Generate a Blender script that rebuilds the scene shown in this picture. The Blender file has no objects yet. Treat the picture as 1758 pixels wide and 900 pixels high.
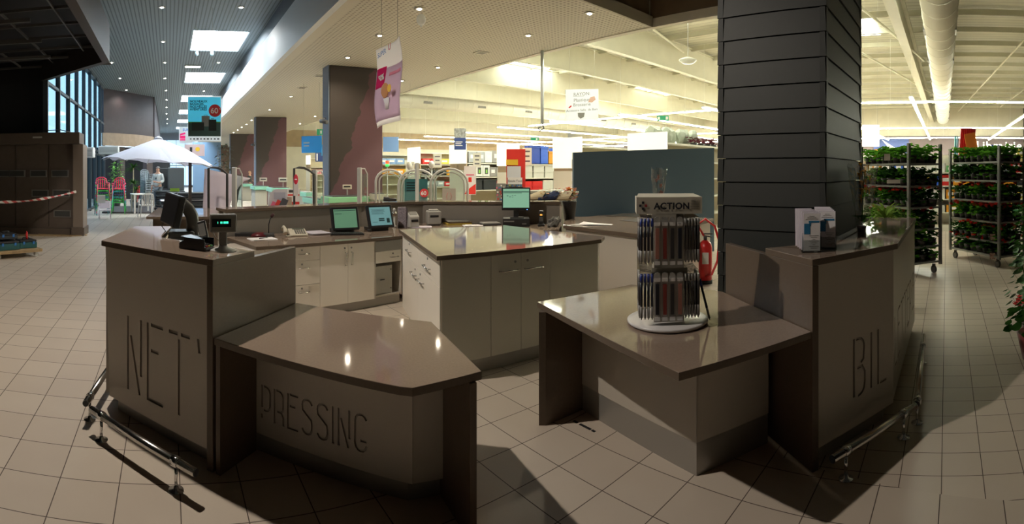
import bpy, bmesh, math, random
from mathutils import Vector, Matrix
random.seed(7)
sc = bpy.context.scene
C = sc.collection
PI = math.pi

# ------------------------------------------------------------------ camera
EYE = 1.55            # eye height, metres
F = 866.0             # pixels per radian of the phone panorama
AZ0 = 289.0           # picture column that looks along +Y (down the hall)
HOR = 296.0           # picture row of the horizon
cam_data = bpy.data.cameras.new('camera')
cam_data.type = 'PANO'
cam_data.panorama_type = 'CENTRAL_CYLINDRICAL'
cam_data.central_cylindrical_range_u_min = -879 / F
cam_data.central_cylindrical_range_u_max = 879 / F
cam_data.central_cylindrical_range_v_min = -(900 - HOR) / F
cam_data.central_cylindrical_range_v_max = HOR / F
cam_data.central_cylindrical_radius = 1.0
cam_data.clip_start = 0.05
cam_data.clip_end = 300
cam = bpy.data.objects.new('camera', cam_data)
C.objects.link(cam)
cam.location = (0, 0, EYE)
cam.rotation_euler = (PI / 2, 0, -(879 - AZ0) / F)
sc.camera = cam

# ------------------------------------------------------------------ picture settings
sc.view_settings.view_transform = 'Standard'
sc.view_settings.look = 'None'
sc.view_settings.exposure = 0.0
sc.view_settings.gamma = 1.0
sc.view_settings.use_curve_mapping = False
sc.cycles.use_denoising = True
sc.cycles.max_bounces = 8
sc.cycles.diffuse_bounces = 4
sc.cycles.glossy_bounces = 4
sc.cycles.transmission_bounces = 6
sc.cycles.transparent_max_bounces = 12
sc.cycles.caustics_reflective = False
sc.cycles.caustics_refractive = False
sc.cycles.sample_clamp_indirect = 6.0
sc.cycles.use_light_tree = True

world = bpy.data.worlds.new('sky')
sc.world = world
world.use_nodes = True
world.node_tree.nodes['Background'].inputs[0].default_value = (0.62, 0.80, 1.0, 1)
world.node_tree.nodes['Background'].inputs[1].default_value = 2.2

# light levels, all in one place
KEY_W = 620          # the downlight that throws the hard shadows on the counters
SPOT_HALL = 90
SPOT_STORE = 110
TUBE = 135.0          # store tubes
SKYLIGHT = 42.0
ROOFLIGHT = 16.0


def spot(loc, w, col=(1, .86, .68), size=150, blend=.6, rad=.05, aim=None):
    l = bpy.data.lights.new('downlight_lamp', 'SPOT')
    l.energy = w; l.color = col; l.spot_size = math.radians(size); l.spot_blend = blend
    l.shadow_soft_size = rad
    o = bpy.data.objects.new('downlight_lamp', l)
    o.location = loc
    if aim is not None:
        d = Vector(aim) - Vector(loc)
        o.rotation_euler = d.to_track_quat('-Z', 'Y').to_euler()
    C.objects.link(o)
    return o


def area(loc, sx, sy, w, col, rot=(0, 0, 0)):
    l = bpy.data.lights.new('daylight', 'AREA')
    l.shape = 'RECTANGLE'; l.size = sx; l.size_y = sy; l.energy = w; l.color = col
    o = bpy.data.objects.new('daylight', l)
    o.location = loc; o.rotation_euler = rot
    C.objects.link(o)
    return o


# the key downlight high in the hall, left of the counters
spot((-.7, 4.2, 5.0), KEY_W, (1, .90, .77), 150, .4, .045)


def at(px, py, z):
    """the point at height z that the photo shows at (px, py)"""
    az = (px - AZ0) / F
    d = (EYE - z) * F / (py - HOR)
    return Vector((d * math.sin(az), d * math.cos(az), z))


def atd(px, py, d):
    az = (px - AZ0) / F
    return Vector((d * math.sin(az), d * math.cos(az), EYE - (py - HOR) * d / F))


# ------------------------------------------------------------------ materials
MATS = {}
TAUPE_TOP = None


def mat(name, col, rough=.5, metal=0.0, emit=0, ecol=None, alpha=1, trans=0, spec=.5, noise=0, nscale=20, coat=0):
    if name in MATS:
        return MATS[name]
    m = bpy.data.materials.new(name); m.use_nodes = True
    nt = m.node_tree; b = nt.nodes['Principled BSDF']
    c = (*col, 1) if len(col) == 3 else col
    b.inputs['Base Color'].default_value = c
    b.inputs['Roughness'].default_value = rough
    b.inputs['Metallic'].default_value = metal
    b.inputs['Specular IOR Level'].default_value = spec
    b.inputs['Transmission Weight'].default_value = trans
    b.inputs['Alpha'].default_value = alpha
    b.inputs['Coat Weight'].default_value = coat
    if emit:
        b.inputs['Emission Color'].default_value = (*(ecol or col), 1)
        b.inputs['Emission Strength'].default_value = emit
    if noise:
        tc = nt.nodes.new('ShaderNodeTexCoord'); n = nt.nodes.new('ShaderNodeTexNoise')
        n.inputs['Scale'].default_value = nscale; n.inputs['Detail'].default_value = 4
        r = nt.nodes.new('ShaderNodeMapRange')
        r.inputs['From Min'].default_value = .3; r.inputs['From Max'].default_value = .7
        r.inputs['To Min'].default_value = 1 - noise; r.inputs['To Max'].default_value = 1 + noise
        mx = nt.nodes.new('ShaderNodeVectorMath'); mx.operation = 'SCALE'
        mx.inputs[0].default_value = c[:3]
        nt.links.new(tc.outputs['Object'], n.inputs['Vector'])
        nt.links.new(n.outputs['Fac'], r.inputs['Value'])
        nt.links.new(r.outputs['Result'], mx.inputs['Scale'])
        nt.links.new(mx.outputs['Vector'], b.inputs['Base Color'])
    MATS[name] = m
    return m


def glass_mat(name, tint=(.9, .95, .95), mix=.15, rough=.03):
    """clear sheet: mostly see-through with a glossy skin"""
    if name in MATS:
        return MATS[name]
    m = bpy.data.materials.new(name); m.use_nodes = True
    nt = m.node_tree; nt.nodes.clear()
    o = nt.nodes.new('ShaderNodeOutputMaterial'); t = nt.nodes.new('ShaderNodeBsdfTransparent')
    g = nt.nodes.new('ShaderNodeBsdfGlossy'); x = nt.nodes.new('ShaderNodeMixShader')
    f = nt.nodes.new('ShaderNodeLayerWeight'); f.inputs['Blend'].default_value = .12; a = nt.nodes.new('ShaderNodeMath'); a.operation = 'MULTIPLY_ADD'; a.inputs[2].default_value = mix
    a.inputs[1].default_value = .35; a.use_clamp = True
    t.inputs[0].default_value = (*tint, 1); g.inputs['Roughness'].default_value = rough
    nt.links.new(f.outputs['Facing'], a.inputs[0]); nt.links.new(a.outputs[0], x.inputs[0])
    nt.links.new(t.outputs[0], x.inputs[1]); nt.links.new(g.outputs[0], x.inputs[2])
    nt.links.new(x.outputs[0], o.inputs[0])
    MATS[name] = m
    return m


def sheet_mat(name, col, k=.5):
    """thin printed cloth or card that lets light through"""
    if name in MATS:
        return MATS[name]
    m = bpy.data.materials.new(name); m.use_nodes = True
    nt = m.node_tree; nt.nodes.clear()
    o = nt.nodes.new('ShaderNodeOutputMaterial'); d = nt.nodes.new('ShaderNodeBsdfDiffuse')
    t = nt.nodes.new('ShaderNodeBsdfTranslucent'); x = nt.nodes.new('ShaderNodeMixShader')
    d.inputs[0].default_value = (*col, 1); t.inputs[0].default_value = (*col, 1); x.inputs[0].default_value = k
    nt.links.new(d.outputs[0], x.inputs[1]); nt.links.new(t.outputs[0], x.inputs[2]); nt.links.new(x.outputs[0], o.inputs[0])
    MATS[name] = m
    return m


def N(nt, kind, **kw):
    n = nt.nodes.new(kind)
    for k, v in kw.items():
        setattr(n, k, v)
    return n


def math_node(nt, op, a, b=None, clamp=False):
    n = nt.nodes.new('ShaderNodeMath'); n.operation = op; n.use_clamp = clamp
    for i, v in enumerate((a, b)):
        if v is None:
            continue
        if isinstance(v, (int, float)):
            n.inputs[i].default_value = v
        else:
            nt.links.new(v, n.inputs[i])
    return n.outputs[0]


def floor_mat():
    m = bpy.data.materials.new('floor_tiles'); m.use_nodes = True
    nt = m.node_tree; b = nt.nodes['Principled BSDF']
    g = N(nt, 'ShaderNodeNewGeometry'); s = N(nt, 'ShaderNodeSeparateXYZ')
    nt.links.new(g.outputs['Position'], s.inputs[0])
    X, Y = s.outputs[0], s.outputs[1]

    def grid(x, y, size, px, py, grout):
        u = math_node(nt, 'SUBTRACT', math_node(nt, 'DIVIDE', x, size), px)
        v = math_node(nt, 'SUBTRACT', math_node(nt, 'DIVIDE', y, size), py)
        fu = math_node(nt, 'ABSOLUTE', math_node(nt, 'SUBTRACT', math_node(nt, 'FRACT', math_node(nt, 'ADD', u, .5)), .5))
        fv = math_node(nt, 'ABSOLUTE', math_node(nt, 'SUBTRACT', math_node(nt, 'FRACT', math_node(nt, 'ADD', v, .5)), .5))
        d = math_node(nt, 'MINIMUM', fu, fv)
        line = math_node(nt, 'LESS_THAN', d, grout / size / 2)
        cell = N(nt, 'ShaderNodeCombineXYZ')
        nt.links.new(math_node(nt, 'FLOOR', u), cell.inputs[0]); nt.links.new(math_node(nt, 'FLOOR', v), cell.inputs[1])
        w = N(nt, 'ShaderNodeTexWhiteNoise'); nt.links.new(cell.outputs[0], w.inputs['Vector'])
        return line, w.outputs['Value']
    l1, c1 = grid(X, Y, .3005, .19, .33, .0052)
    a = math.radians(1.6)
    xr = math_node(nt, 'ADD', math_node(nt, 'MULTIPLY', X, math.cos(a)), math_node(nt, 'MULTIPLY', Y, math.sin(a)))
    yr = math_node(nt, 'SUBTRACT', math_node(nt, 'MULTIPLY', Y, math.cos(a)), math_node(nt, 'MULTIPLY', X, math.sin(a)))
    l2, c2 = grid(xr, yr, .2106, .22, .12, .0045)
    # small tiles in the shop aisle: x beyond the joint and right of the desk, or anywhere in the shop
    m1 = math_node(nt, 'MULTIPLY', math_node(nt, 'GREATER_THAN', math_node(nt, 'SUBTRACT', X, math_node(nt, 'MULTIPLY', Y, .17)), 2.41), math_node(nt, 'LESS_THAN', Y, 1.0))
    m2 = math_node(nt, 'GREATER_THAN', X, 7.4)
    sel = math_node(nt, 'MAXIMUM', m1, m2)

    def pick(p, q):
        x = N(nt, 'ShaderNodeMix'); x.data_type = 'FLOAT'
        nt.links.new(sel, x.inputs[0]); nt.links.new(p, x.inputs[2]); nt.links.new(q, x.inputs[3])
        return x.outputs[0]
    line = pick(l1, l2); cell = pick(c1, c2)
    tone = N(nt, 'ShaderNodeMix'); tone.data_type = 'RGBA'
    tone.inputs[6].default_value = (.50, .42, .345, 1); tone.inputs[7].default_value = (.60, .52, .43, 1)
    nz = N(nt, 'ShaderNodeTexNoise'); nz.inputs['Scale'].default_value = 3.5; nz.inputs['Detail'].default_value = 5
    nt.links.new(g.outputs['Position'], nz.inputs['Vector'])
    nt.links.new(math_node(nt, 'ADD', math_node(nt, 'MULTIPLY', cell, .45), math_node(nt, 'MULTIPLY', nz.outputs[0], .6), True), tone.inputs[0])
    fin = N(nt, 'ShaderNodeMix'); fin.data_type = 'RGBA'
    fin.inputs[7].default_value = (.095, .07, .055, 1)
    nt.links.new(line, fin.inputs[0]); nt.links.new(tone.outputs[2], fin.inputs[6])
    nt.links.new(fin.outputs[2], b.inputs['Base Color'])
    nt.links.new(math_node(nt, 'ADD', math_node(nt, 'MULTIPLY', line, .4), .34), b.inputs['Roughness'])
    b.inputs['Specular IOR Level'].default_value = .4
    return m


def pattern_mat(name, base, dark, pitch, duty, axes='XY', rough=.6, metal=0.0, mode='dots', spec=.5):
    """perforated sheet (dots) or narrow battens (lines) laid out in metres on the surface"""
    m = bpy.data.materials.new(name); m.use_nodes = True
    nt = m.node_tree; b = nt.nodes['Principled BSDF']
    g = N(nt, 'ShaderNodeNewGeometry'); s = N(nt, 'ShaderNodeSeparateXYZ')
    nt.links.new(g.outputs['Position'], s.inputs[0])
    o = [s.outputs['XYZ'.index(a)] for a in axes]

    def tri(x, p):
        return math_node(nt, 'ABSOLUTE', math_node(nt, 'SUBTRACT', math_node(nt, 'FRACT', math_node(nt, 'DIVIDE', x, p)), .5))
    if mode == 'dots':
        u, v = tri(o[0], pitch), tri(o[1], pitch)
        d = math_node(nt, 'ADD', math_node(nt, 'MULTIPLY', u, u), math_node(nt, 'MULTIPLY', v, v))
        k = math_node(nt, 'LESS_THAN', d, duty * duty * .25)
    else:
        k = math_node(nt, 'LESS_THAN', tri(o[0], pitch), duty / 2)
    x = N(nt, 'ShaderNodeMix'); x.data_type = 'RGBA'
    x.inputs[6].default_value = (*base, 1); x.inputs[7].default_value = (*dark, 1)
    nt.links.new(k, x.inputs[0]); nt.links.new(x.outputs[2], b.inputs['Base Color'])
    b.inputs['Roughness'].default_value = rough; b.inputs['Metallic'].default_value = metal
    b.inputs['Specular IOR Level'].default_value = spec
    MATS[name] = m
    return m


# ------------------------------------------------------------------ mesh builder
class B:
    def __init__(s):
        s.bm = bmesh.new(); s.m = 0

    def _f(s, vs):
        try:
            f = s.bm.faces.new(vs); f.material_index = s.m
            return f
        except ValueError:
            return None

    def prism(s, poly, z0, z1):
        """horizontal outline pulled up from z0 to z1 (z may be one number or one per corner)"""
        n = len(poly)
        a0 = z0 if isinstance(z0, (list, tuple)) else [z0] * n
        a1 = z1 if isinstance(z1, (list, tuple)) else [z1] * n
        lo = [s.bm.verts.new((p[0], p[1], a0[i])) for i, p in enumerate(poly)]
        hi = [s.bm.verts.new((p[0], p[1], a1[i])) for i, p in enumerate(poly)]
        s._f(lo[::-1]); s._f(hi)
        for i in range(n):
            j = (i + 1) % n
            s._f([lo[i], lo[j], hi[j], hi[i]])
        return s

    def extr(s, pts, vec):
        """flat 3D outline pushed along vec"""
        vec = Vector(vec)
        a = [s.bm.verts.new(Vector(p)) for p in pts]; b = [s.bm.verts.new(Vector(p) + vec) for p in pts]
        n = len(pts); s._f(a[::-1]); s._f(b)
        for i in range(n):
            j = (i + 1) % n
            s._f([a[i], a[j], b[j], b[i]])
        return s

    def box(s, c, size, rz=0, M=None):
        hx, hy, hz = (v / 2 for v in size)
        R = Matrix.Rotation(rz, 3, 'Z') if M is None else M
        vs = [s.bm.verts.new(Vector(c) + R @ Vector((x, y, z))) for z in (-hz, hz) for y in (-hy, hy) for x in (-hx, hx)]
        for q in ((0, 2, 3, 1), (4, 5, 7, 6), (0, 1, 5, 4), (2, 6, 7, 3), (0, 4, 6, 2), (1, 3, 7, 5)):
            s._f([vs[i] for i in q])
        return s

    def bar(s, p, q, w, h, up=(0, 0, 1)):
        """rectangular bar from p to q, w across, h along up"""
        p, q = Vector(p), Vector(q); d = (q - p); L = d.length
        if L < 1e-6:
            return s
        d = d / L; u = Vector(up); side = d.cross(u)
        if side.length < 1e-4:
            side = d.cross(Vector((1, 0, 0)))
        side.normalize(); u = side.cross(d)
        M = Matrix((d, side, u)).transposed()
        return s.box((p + q) / 2, (L, w, h), M=M)

    def cyl(s, p, q, r, r2=None, n=14, caps=True):
        p, q = Vector(p), Vector(q); d = (q - p).normalized()
        a = d.orthogonal().normalized(); b = d.cross(a)
        r2 = r if r2 is None else r2
        R0 = [s.bm.verts.new(p + (a * math.cos(t) + b * math.sin(t)) * r) for t in [2 * PI * i / n for i in range(n)]]
        R1 = [s.bm.verts.new(q + (a * math.cos(t) + b * math.sin(t)) * r2) for t in [2 * PI * i / n for i in range(n)]]
        for i in range(n):
            j = (i + 1) % n
            f = s._f([R0[i], R0[j], R1[j], R1[i]])
            if f: f.smooth = True
        if caps:
            s._f(R0[::-1]); s._f(R1)
        return s

    def tube(s, pts, r, n=8, closed=False):
        pts = [Vector(p) for p in pts]; rings = []
        prev = None
        for i, p in enumerate(pts):
            a = pts[i - 1] if i or closed else pts[i]
            b = pts[(i + 1) % len(pts)] if i < len(pts) - 1 or closed else pts[i]
            d = (b - a).normalized()
            u = d.orthogonal().normalized() if prev is None else (prev - d * prev.dot(d)).normalized()
            prev = u; w = d.cross(u)
            rr = r[i] if isinstance(r, (list, tuple)) else r
            rings.append([s.bm.verts.new(p + (u * math.cos(t) + w * math.sin(t)) * rr) for t in [2 * PI * k / n for k in range(n)]])
        m = len(rings)
        for i in range(m if closed else m - 1):
            A, Bq = rings[i], rings[(i + 1) % m]
            for k in range(n):
                f = s._f([A[k], A[(k + 1) % n], Bq[(k + 1) % n], Bq[k]])
                if f: f.smooth = True
        if not closed:
            s._f(rings[0][::-1]); s._f(rings[-1])
        return s

    def lathe(s, prof, c=(0, 0, 0), n=24):
        c = Vector(c); rings = []
        for r, z in prof:
            if r < 1e-5:
                rings.append([s.bm.verts.new(c + Vector((0, 0, z)))])
            else:
                rings.append([s.bm.verts.new(c + Vector((r * math.cos(2 * PI * k / n), r * math.sin(2 * PI * k / n), z))) for k in range(n)])
        for A, D in zip(rings, rings[1:]):
            for k in range(n):
                j = (k + 1) % n
                if len(A) == 1 and len(D) == 1:
                    continue
                if len(A) == 1:
                    f = s._f([A[0], D[j], D[k]])
                elif len(D) == 1:
                    f = s._f([A[k], A[j], D[0]])
                else:
                    f = s._f([A[k], A[j], D[j], D[k]])
                if f: f.smooth = True
        if len(rings[0]) > 1: s._f(rings[0][::-1])
        if len(rings[-1]) > 1: s._f(rings[-1])
        return s

    def ball(s, c, r, sc3=(1, 1, 1), n=12, M=None):
        c = Vector(c)
        g = bmesh.ops.create_uvsphere(s.bm, u_segments=n, v_segments=max(6, n // 2 + 1), radius=r)
        for v in g['verts']:
            w = Vector((v.co.x * sc3[0], v.co.y * sc3[1], v.co.z * sc3[2]))
            v.co = c + (M @ w if M else w)
            for f in v.link_faces:
                f.smooth = True; f.material_index = s.m
        return s

    def quad(s, *p):
        s._f([s.bm.verts.new(Vector(q)) for q in p]); return s

    def build(s, name, mats, parent=None, world=True, bevel=0, label=None, smooth=False, seg=2):
        me = bpy.data.meshes.new(name)
        if world and parent is not None:
            off = Vector(parent.location)
            if parent.parent is not None: off += Vector(parent.parent.location)
            bmesh.ops.translate(s.bm, vec=-off, verts=s.bm.verts)
        bmesh.ops.recalc_face_normals(s.bm, faces=s.bm.faces)
        if smooth:
            for f in s.bm.faces: f.smooth = True
        s.bm.to_mesh(me); s.bm.free()
        for m in (mats if isinstance(mats, (list, tuple)) else [mats]):
            me.materials.append(m)
        o = bpy.data.objects.new(name, me)
        C.objects.link(o)
        if parent is not None: o.parent = parent
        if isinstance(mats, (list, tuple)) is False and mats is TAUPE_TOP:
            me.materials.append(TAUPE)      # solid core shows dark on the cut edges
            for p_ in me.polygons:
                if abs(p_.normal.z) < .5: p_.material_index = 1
        if bevel:
            bv = o.modifiers.new('edge', 'BEVEL'); bv.width = bevel; bv.segments = seg; bv.limit_method = 'ANGLE'
            bv.angle_limit = math.radians(50)
        if label: o['label'] = label
        return o


def thing(name, label, cat, loc=(0, 0, 0), rz=0, group=None):
    o = bpy.data.objects.new(name, None); C.objects.link(o)
    o.empty_display_size = .1
    o.location = loc; o.rotation_euler = (0, 0, rz)
    o['label'] = label; o['category'] = cat
    if group: o['group'] = group
    return o


def tag(o, label, cat, group=None, kind=None):
    o['label'] = label; o['category'] = cat
    if group: o['group'] = group
    if kind: o['kind'] = kind
    return o


def struct(name, b, m, **kw):
    o = b.build(name, m, None, **kw); o['kind'] = 'structure'
    return o


def dup(root, loc, rz=0, label=None, group=None, scale=None):
    r = root.copy(); C.objects.link(r); r.location = loc; r.rotation_euler = (0, 0, rz)
    if scale: r.scale = (scale, scale, scale)
    if label: r['label'] = label
    if group: r['group'] = group
    for ch in list(root.children):
        c = ch.copy(); C.objects.link(c); c.parent = r
        for g in ch.children:
            d = g.copy(); C.objects.link(d); d.parent = c
    return r


def text_bm(b, s, size, origin, right, up, depth=.002, align='LEFT', bold=0.0, spacing=1.0):
    """lettering as a thin solid: origin = baseline start, right/up unit vectors of the surface"""
    cu = bpy.data.curves.new('lettering', 'FONT'); cu.body = s; cu.size = size; cu.align_x = align
    cu.resolution_u = 3; cu.offset = bold; cu.space_character = spacing
    to = bpy.data.objects.new('lettering', cu); C.objects.link(to)
    dg = bpy.context.evaluated_depsgraph_get(); dg.update()
    me = bpy.data.meshes.new_from_object(to.evaluated_get(dg))
    right = Vector(right).normalized(); up = Vector(up).normalized(); nrm = right.cross(up)
    o = Vector(origin)
    vs = [b.bm.verts.new(o + right * v.co.x + up * v.co.y + nrm * depth) for v in me.vertices]
    for p in me.polygons:
        b._f([vs[i] for i in p.vertices])
    bpy.data.objects.remove(to); bpy.data.curves.remove(cu); bpy.data.meshes.remove(me)
    return b


ORD = ('first', 'second', 'third', 'fourth', 'fifth', 'sixth', 'seventh', 'eighth', 'ninth', 'tenth', 'eleventh', 'twelfth', 'thirteenth', 'fourteenth', 'fifteenth', 'sixteenth', 'seventeenth', 'eighteenth', 'nineteenth', 'twentieth')
# colours
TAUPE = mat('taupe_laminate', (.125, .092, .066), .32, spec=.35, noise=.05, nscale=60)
TAUPE_TOP = mat('polished_taupe_top', (.27, .202, .157), .055, spec=.38, noise=.06, nscale=90)
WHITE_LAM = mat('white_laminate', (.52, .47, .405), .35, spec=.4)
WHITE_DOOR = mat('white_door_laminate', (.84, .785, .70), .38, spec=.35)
PLINTH = mat('brushed_plinth', (.36, .34, .31), .38, metal=.5)
SHADOWGAP = mat('dark_gap', (.03, .026, .022), .8)
STEEL = mat('brushed_steel', (.62, .60, .57), .22, metal=1)
CHROME = mat('chrome', (.75, .75, .75), .12, metal=1)
BLACK = mat('black_plastic', (.018, .018, .02), .38)
DGREY = mat('dark_grey_plastic', (.06, .06, .062), .42)
MGREY = mat('mid_grey_plastic', (.22, .215, .20), .45)
LGREY = mat('light_grey_plastic', (.50, .49, .46), .45)
CREAM = mat('cream_plastic', (.62, .57, .46), .45)
PAPER = mat('white_paper', (.82, .80, .80), .8)
WHITE = mat('white_paint', (.80, .80, .78), .5)
RED = mat('red_paint', (.55, .02, .02), .3)
SCREEN_DARK = mat('dark_screen', (.015, .017, .02), .15)
# ================================================================== THE SETTING
HALL_Z = 5.63; SOF_Z = 4.2; ROOF_Z = 7.3
FX, EX = 2.58, 7.5       # the hall's inner edge and the shop's edge of the beige soffit
GY = 5.3                 # near end of the beige soffit

struct('floor', B().box((15, 18, -.1), (66, 72, .2)), floor_mat())

HALLC = pattern_mat('hall_batten_ceiling', (.17, .205, .215), (.065, .085, .09), .10, .32, 'X', mode='lines')
SOFC = pattern_mat('perforated_soffit', (.60, .56, .46), (.30, .27, .21), .085, .5, 'XY', mode='dots')
ROOFM = pattern_mat('corrugated_roof', (.50, .49, .39), (.36, .35, .27), .33, .22, 'X', mode='lines', rough=.55)
CREAMW = mat('cream_steel', (.58, .56, .44), .5, noise=.04, nscale=2)
GYP = mat('white_fascia', (.72, .75, .76), .6)
DARKW = mat('dark_wall', (.012, .012, .014), .7)
FACADE = mat('brown_facade', (.045, .032, .034), .6, noise=.08, nscale=6)
WOODB = mat('pale_wood_band', (.30, .215, .15), .5, noise=.1, nscale=5)
ALU = mat('dark_aluminium', (.07, .085, .095), .4, metal=.4)
GLASS = glass_mat('window_glass', (.70, .84, .90), .05)

# hall ceiling with openings for the skylights
sky_y = [(14.5, 16.9), (20.6, 23.0), (26.8, 29.2), (33.0, 35.4), (39.2, 41.6), (45.4, 47.8)]
sx0, sx1 = .72, 2.36
b = B()
b.box(((-3.35 + sx0) / 2, 18, HALL_Z + .05), (3.35 + sx0, 72, .1)).box((-7.7, -2.5, HALL_Z + .05), (8.8, 31, .1))
b.box(((sx1 + 2.7) / 2, 18, HALL_Z + .05), (2.7 - sx1, 72, .1))
ys = [-18] + [v for p in sky_y for v in p] + [54]
for i in range(0, len(ys), 2):
    b.box(((sx0 + sx1) / 2, (ys[i] + ys[i + 1]) / 2, HALL_Z + .05), (sx1 - sx0, ys[i + 1] - ys[i], .1))
struct('ceiling', b, HALLC)
SKYM = mat('daylit_skylight', (.9, .95, 1), .5, emit=SKYLIGHT, ecol=(.80, .92, 1))
for i, (y0, y1) in enumerate(sky_y):
    w = B()
    for (cx, cy, lx, ly) in (((sx0 + sx1) / 2, y0, sx1 - sx0, .04), ((sx0 + sx1) / 2, y1, sx1 - sx0, .04), (sx0, (y0 + y1) / 2, .04, y1 - y0), (sx1, (y0 + y1) / 2, .04, y1 - y0)):
        w.box((cx, cy, HALL_Z + .3), (lx, ly, .55))
    fr = struct('window_%d' % (i + 10), w, GYP)
    p = B().box(((sx0 + sx1) / 2, (y0 + y1) / 2, HALL_Z + .5), (sx1 - sx0, y1 - y0, .02)).build('pane', SKYM)
    p.parent = fr

# long fascia between the high hall and the beige soffit
struct('trim_1', B().box((FX + .06, 24.5, (SOF_Z + 5.1) / 2), (.12, 59, 5.1 - SOF_Z)), GYP)
struct('trim_2', B().box((FX + .16, 24.5, (5.1 + HALL_Z) / 2), (.1, 59, HALL_Z - 5.1)), mat('painted_shade_grey', (.10, .11, .12), .6))  # wall in shade, its darkness put into the colour
# beige perforated soffit
struct('ceiling.001', B().box(((FX + .3 + EX) / 2, (GY + 54) / 2, SOF_Z + .06), (EX - FX - .3, 54 - GY, .12)), SOFC)
struct('trim_8', B().box((FX + .21, 24.5, SOF_Z + .06), (.18, 59, .12)), mat('cream_border', (.62, .58, .48), .6))
struct('trim_3', B().box((EX + .05, (54 + 1.6) / 2, SOF_Z + .06), (.12, 52.4, .16)), mat('cream_edge_strip', (.74, .70, .58), .5))
struct('trim_4', B().box(((FX + EX) / 2, GY - .03, SOF_Z + .08), (EX - FX, .05, .2)), mat('grey_edge_strip', (.40, .36, .28), .5))
# raw dark structure over the counters, in front of the soffit
RAW = mat('raw_brown_structure', (.16, .11, .066), .8, noise=.15, nscale=3)
b = B().box(((FX + EX) / 2, -.2, 6.3), (EX - FX + .3, 11.4, .1))
struct('ceiling.002', b, RAW)
struct('wall_upper.002', B().box(((FX + EX) / 2, GY + .08, 5.32), (EX - FX, .1, 2.05)).box((FX + .02, -.2, 5.97), (.12, 11.4, .75)).box((EX + .05, -2.1, 6.85), (.1, 7.4, 1.1)), RAW)
for i, y in enumerate((1.2, 2.7, 4.2)):
    b = B().bar((FX, y, 5.5), (EX, y, 5.5), .12, .34).bar((FX, y, 5.35), (EX, y, 5.35), .22, .03).bar((FX, y, 5.66), (EX, y, 5.66), .22, .03)
    struct('trim_%d' % (5 + i), b, RAW)
b = B().tube([(6.6, 2.6, 4.35), (6.3, 3.2, 4.9), (6.4, 4.0, 5.3), (6.9, 4.9, 5.4)], .03)
tag(b.build('flexible_conduit', CREAMW), 'pale flexible conduit looping down under the raw brown roof structure', 'conduit')
struct('wall_upper', B().box((EX + .05, 29.65, (SOF_Z + ROOF_Z) / 2 + .1), (.1, 48.7, ROOF_Z - SOF_Z - .1)), CREAMW)
struct('wall_upper.001', B().box((EX + .05, 3.45, (SOF_Z + ROOF_Z) / 2 + .1), (.1, 3.7, ROOF_Z - SOF_Z - .1)), RAW)

# shop roof
struct('ceiling.003', B().box((26.5, 18, ROOF_Z + .05), (38.5, 72, .1)), ROOFM)
RL = mat('daylit_and_added_rooflight', (1, 1, .95), .5, emit=ROOFLIGHT, ecol=(.97, 1, .84))
for i, (x, y, lx, ly) in enumerate(((17.2, 20.4, 3.6, 2.4), (28.6, 21.2, 4.0, 2.6), (19.5, 4.5, 2.2, 2.4), (33, 9, 3, 3), (14.2, 31, 3, 2.4), (12.6, 1.6, 1.8, 2.2), (10.2, 3.4, 2.2, 2.0), (10.4, 9.2, 2.6, 2.4), (10.4, 13.5, 2.6, 2.4))):  # last four are unseen, added above the view to light aisle and goods
    struct('window_%d' % (20 + i), B().box((x, y, ROOF_Z - .03), (lx, ly, .05)), RL)
k = 10
for y in (11.7, 15.4, 20.2, 25.2, 30.5, 36.5):
    b = B().box((26.5, y, 6.55), (38, .10, 1.2)).box((26.5, y, 5.97), (38, .24, .05)).box((26.5, y, 7.13), (38, .24, .05))
    struct('trim_%d' % k, b, CREAMW); k += 1
b = B().bar((8, 1.75, 6.5), (45, 2.55, 6.5), .05, .95).bar((8, 1.75, 6.03), (45, 2.55, 6.03), .32, .05).bar((8, 1.75, 6.97), (45, 2.55, 6.97), .32, .05)
struct('trim_%d' % k, b, CREAMW); k += 1
for i in range(17):
    x = 9.2 + 2.1 * i
    b = B().box((x, 18, 7.14), (.07, 71, .2)).box((x + .05, 18, 7.05), (.12, 71, .02))
    struct('trim_%d' % k, b, CREAMW); k += 1
# diagonal wind braces under the roof
for (p, q) in (((9, 4.5, 6.9), (21, 1.5, 6.2)), ((12, 6.5, 6.9), (30, 1.8, 6.3)), ((13, -3.5, 7.0), (40, .2, 6.4)), ((9, 9, 6.8), (24, 13, 6.9)), ((14, -6, 7.0), (38, -3, 6.5))):
    struct('trim_%d' % k, B().cyl(p, q, .045, n=8), CREAMW); k += 1

# far walls
struct('wall_back', B().box((15, -5.7, 3.7), (66, .2, 7.6)), mat('unseen_dark_wall', (.06, .055, .045), .7))  # unseen wall, drawn in close and kept dark to cut fill light
struct('wall_left', B().box((-12, 3.5, 3), (.2, 19, 6)), DARKW)
SW = mat('cream_panel_wall', (.55, .51, .40), .6, noise=.05, nscale=1.5)
struct('wall_right', B().box((45.2, 18, 3.7), (.2, 72, 7.4)).box((45.05, 18, 4.95), (.1, 72, .12)), SW)
struct('wall_right.001', B().box((45.0, 18, 3.95), (.16, 72, 1.7)), mat('mauve_grey_band', (.115, .085, .085), .6))
struct('wall_far', B().box((26, 44, 3.7), (37, .2, 7.4)), SW)
struct('wall_far.001', B().box((26, 43.8, 4.6), (37, .16, 1.5)), mat('wood_band_far', (.32, .23, .13), .6, noise=.12, nscale=2))
# shop's back shelving level wall band and side brown band
struct('wall_far.002', B().box((5, 53, 2.3), (5.2, .2, 4.6)), mat('brown_shop_wall', (.16, .11, .07), .7))

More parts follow.
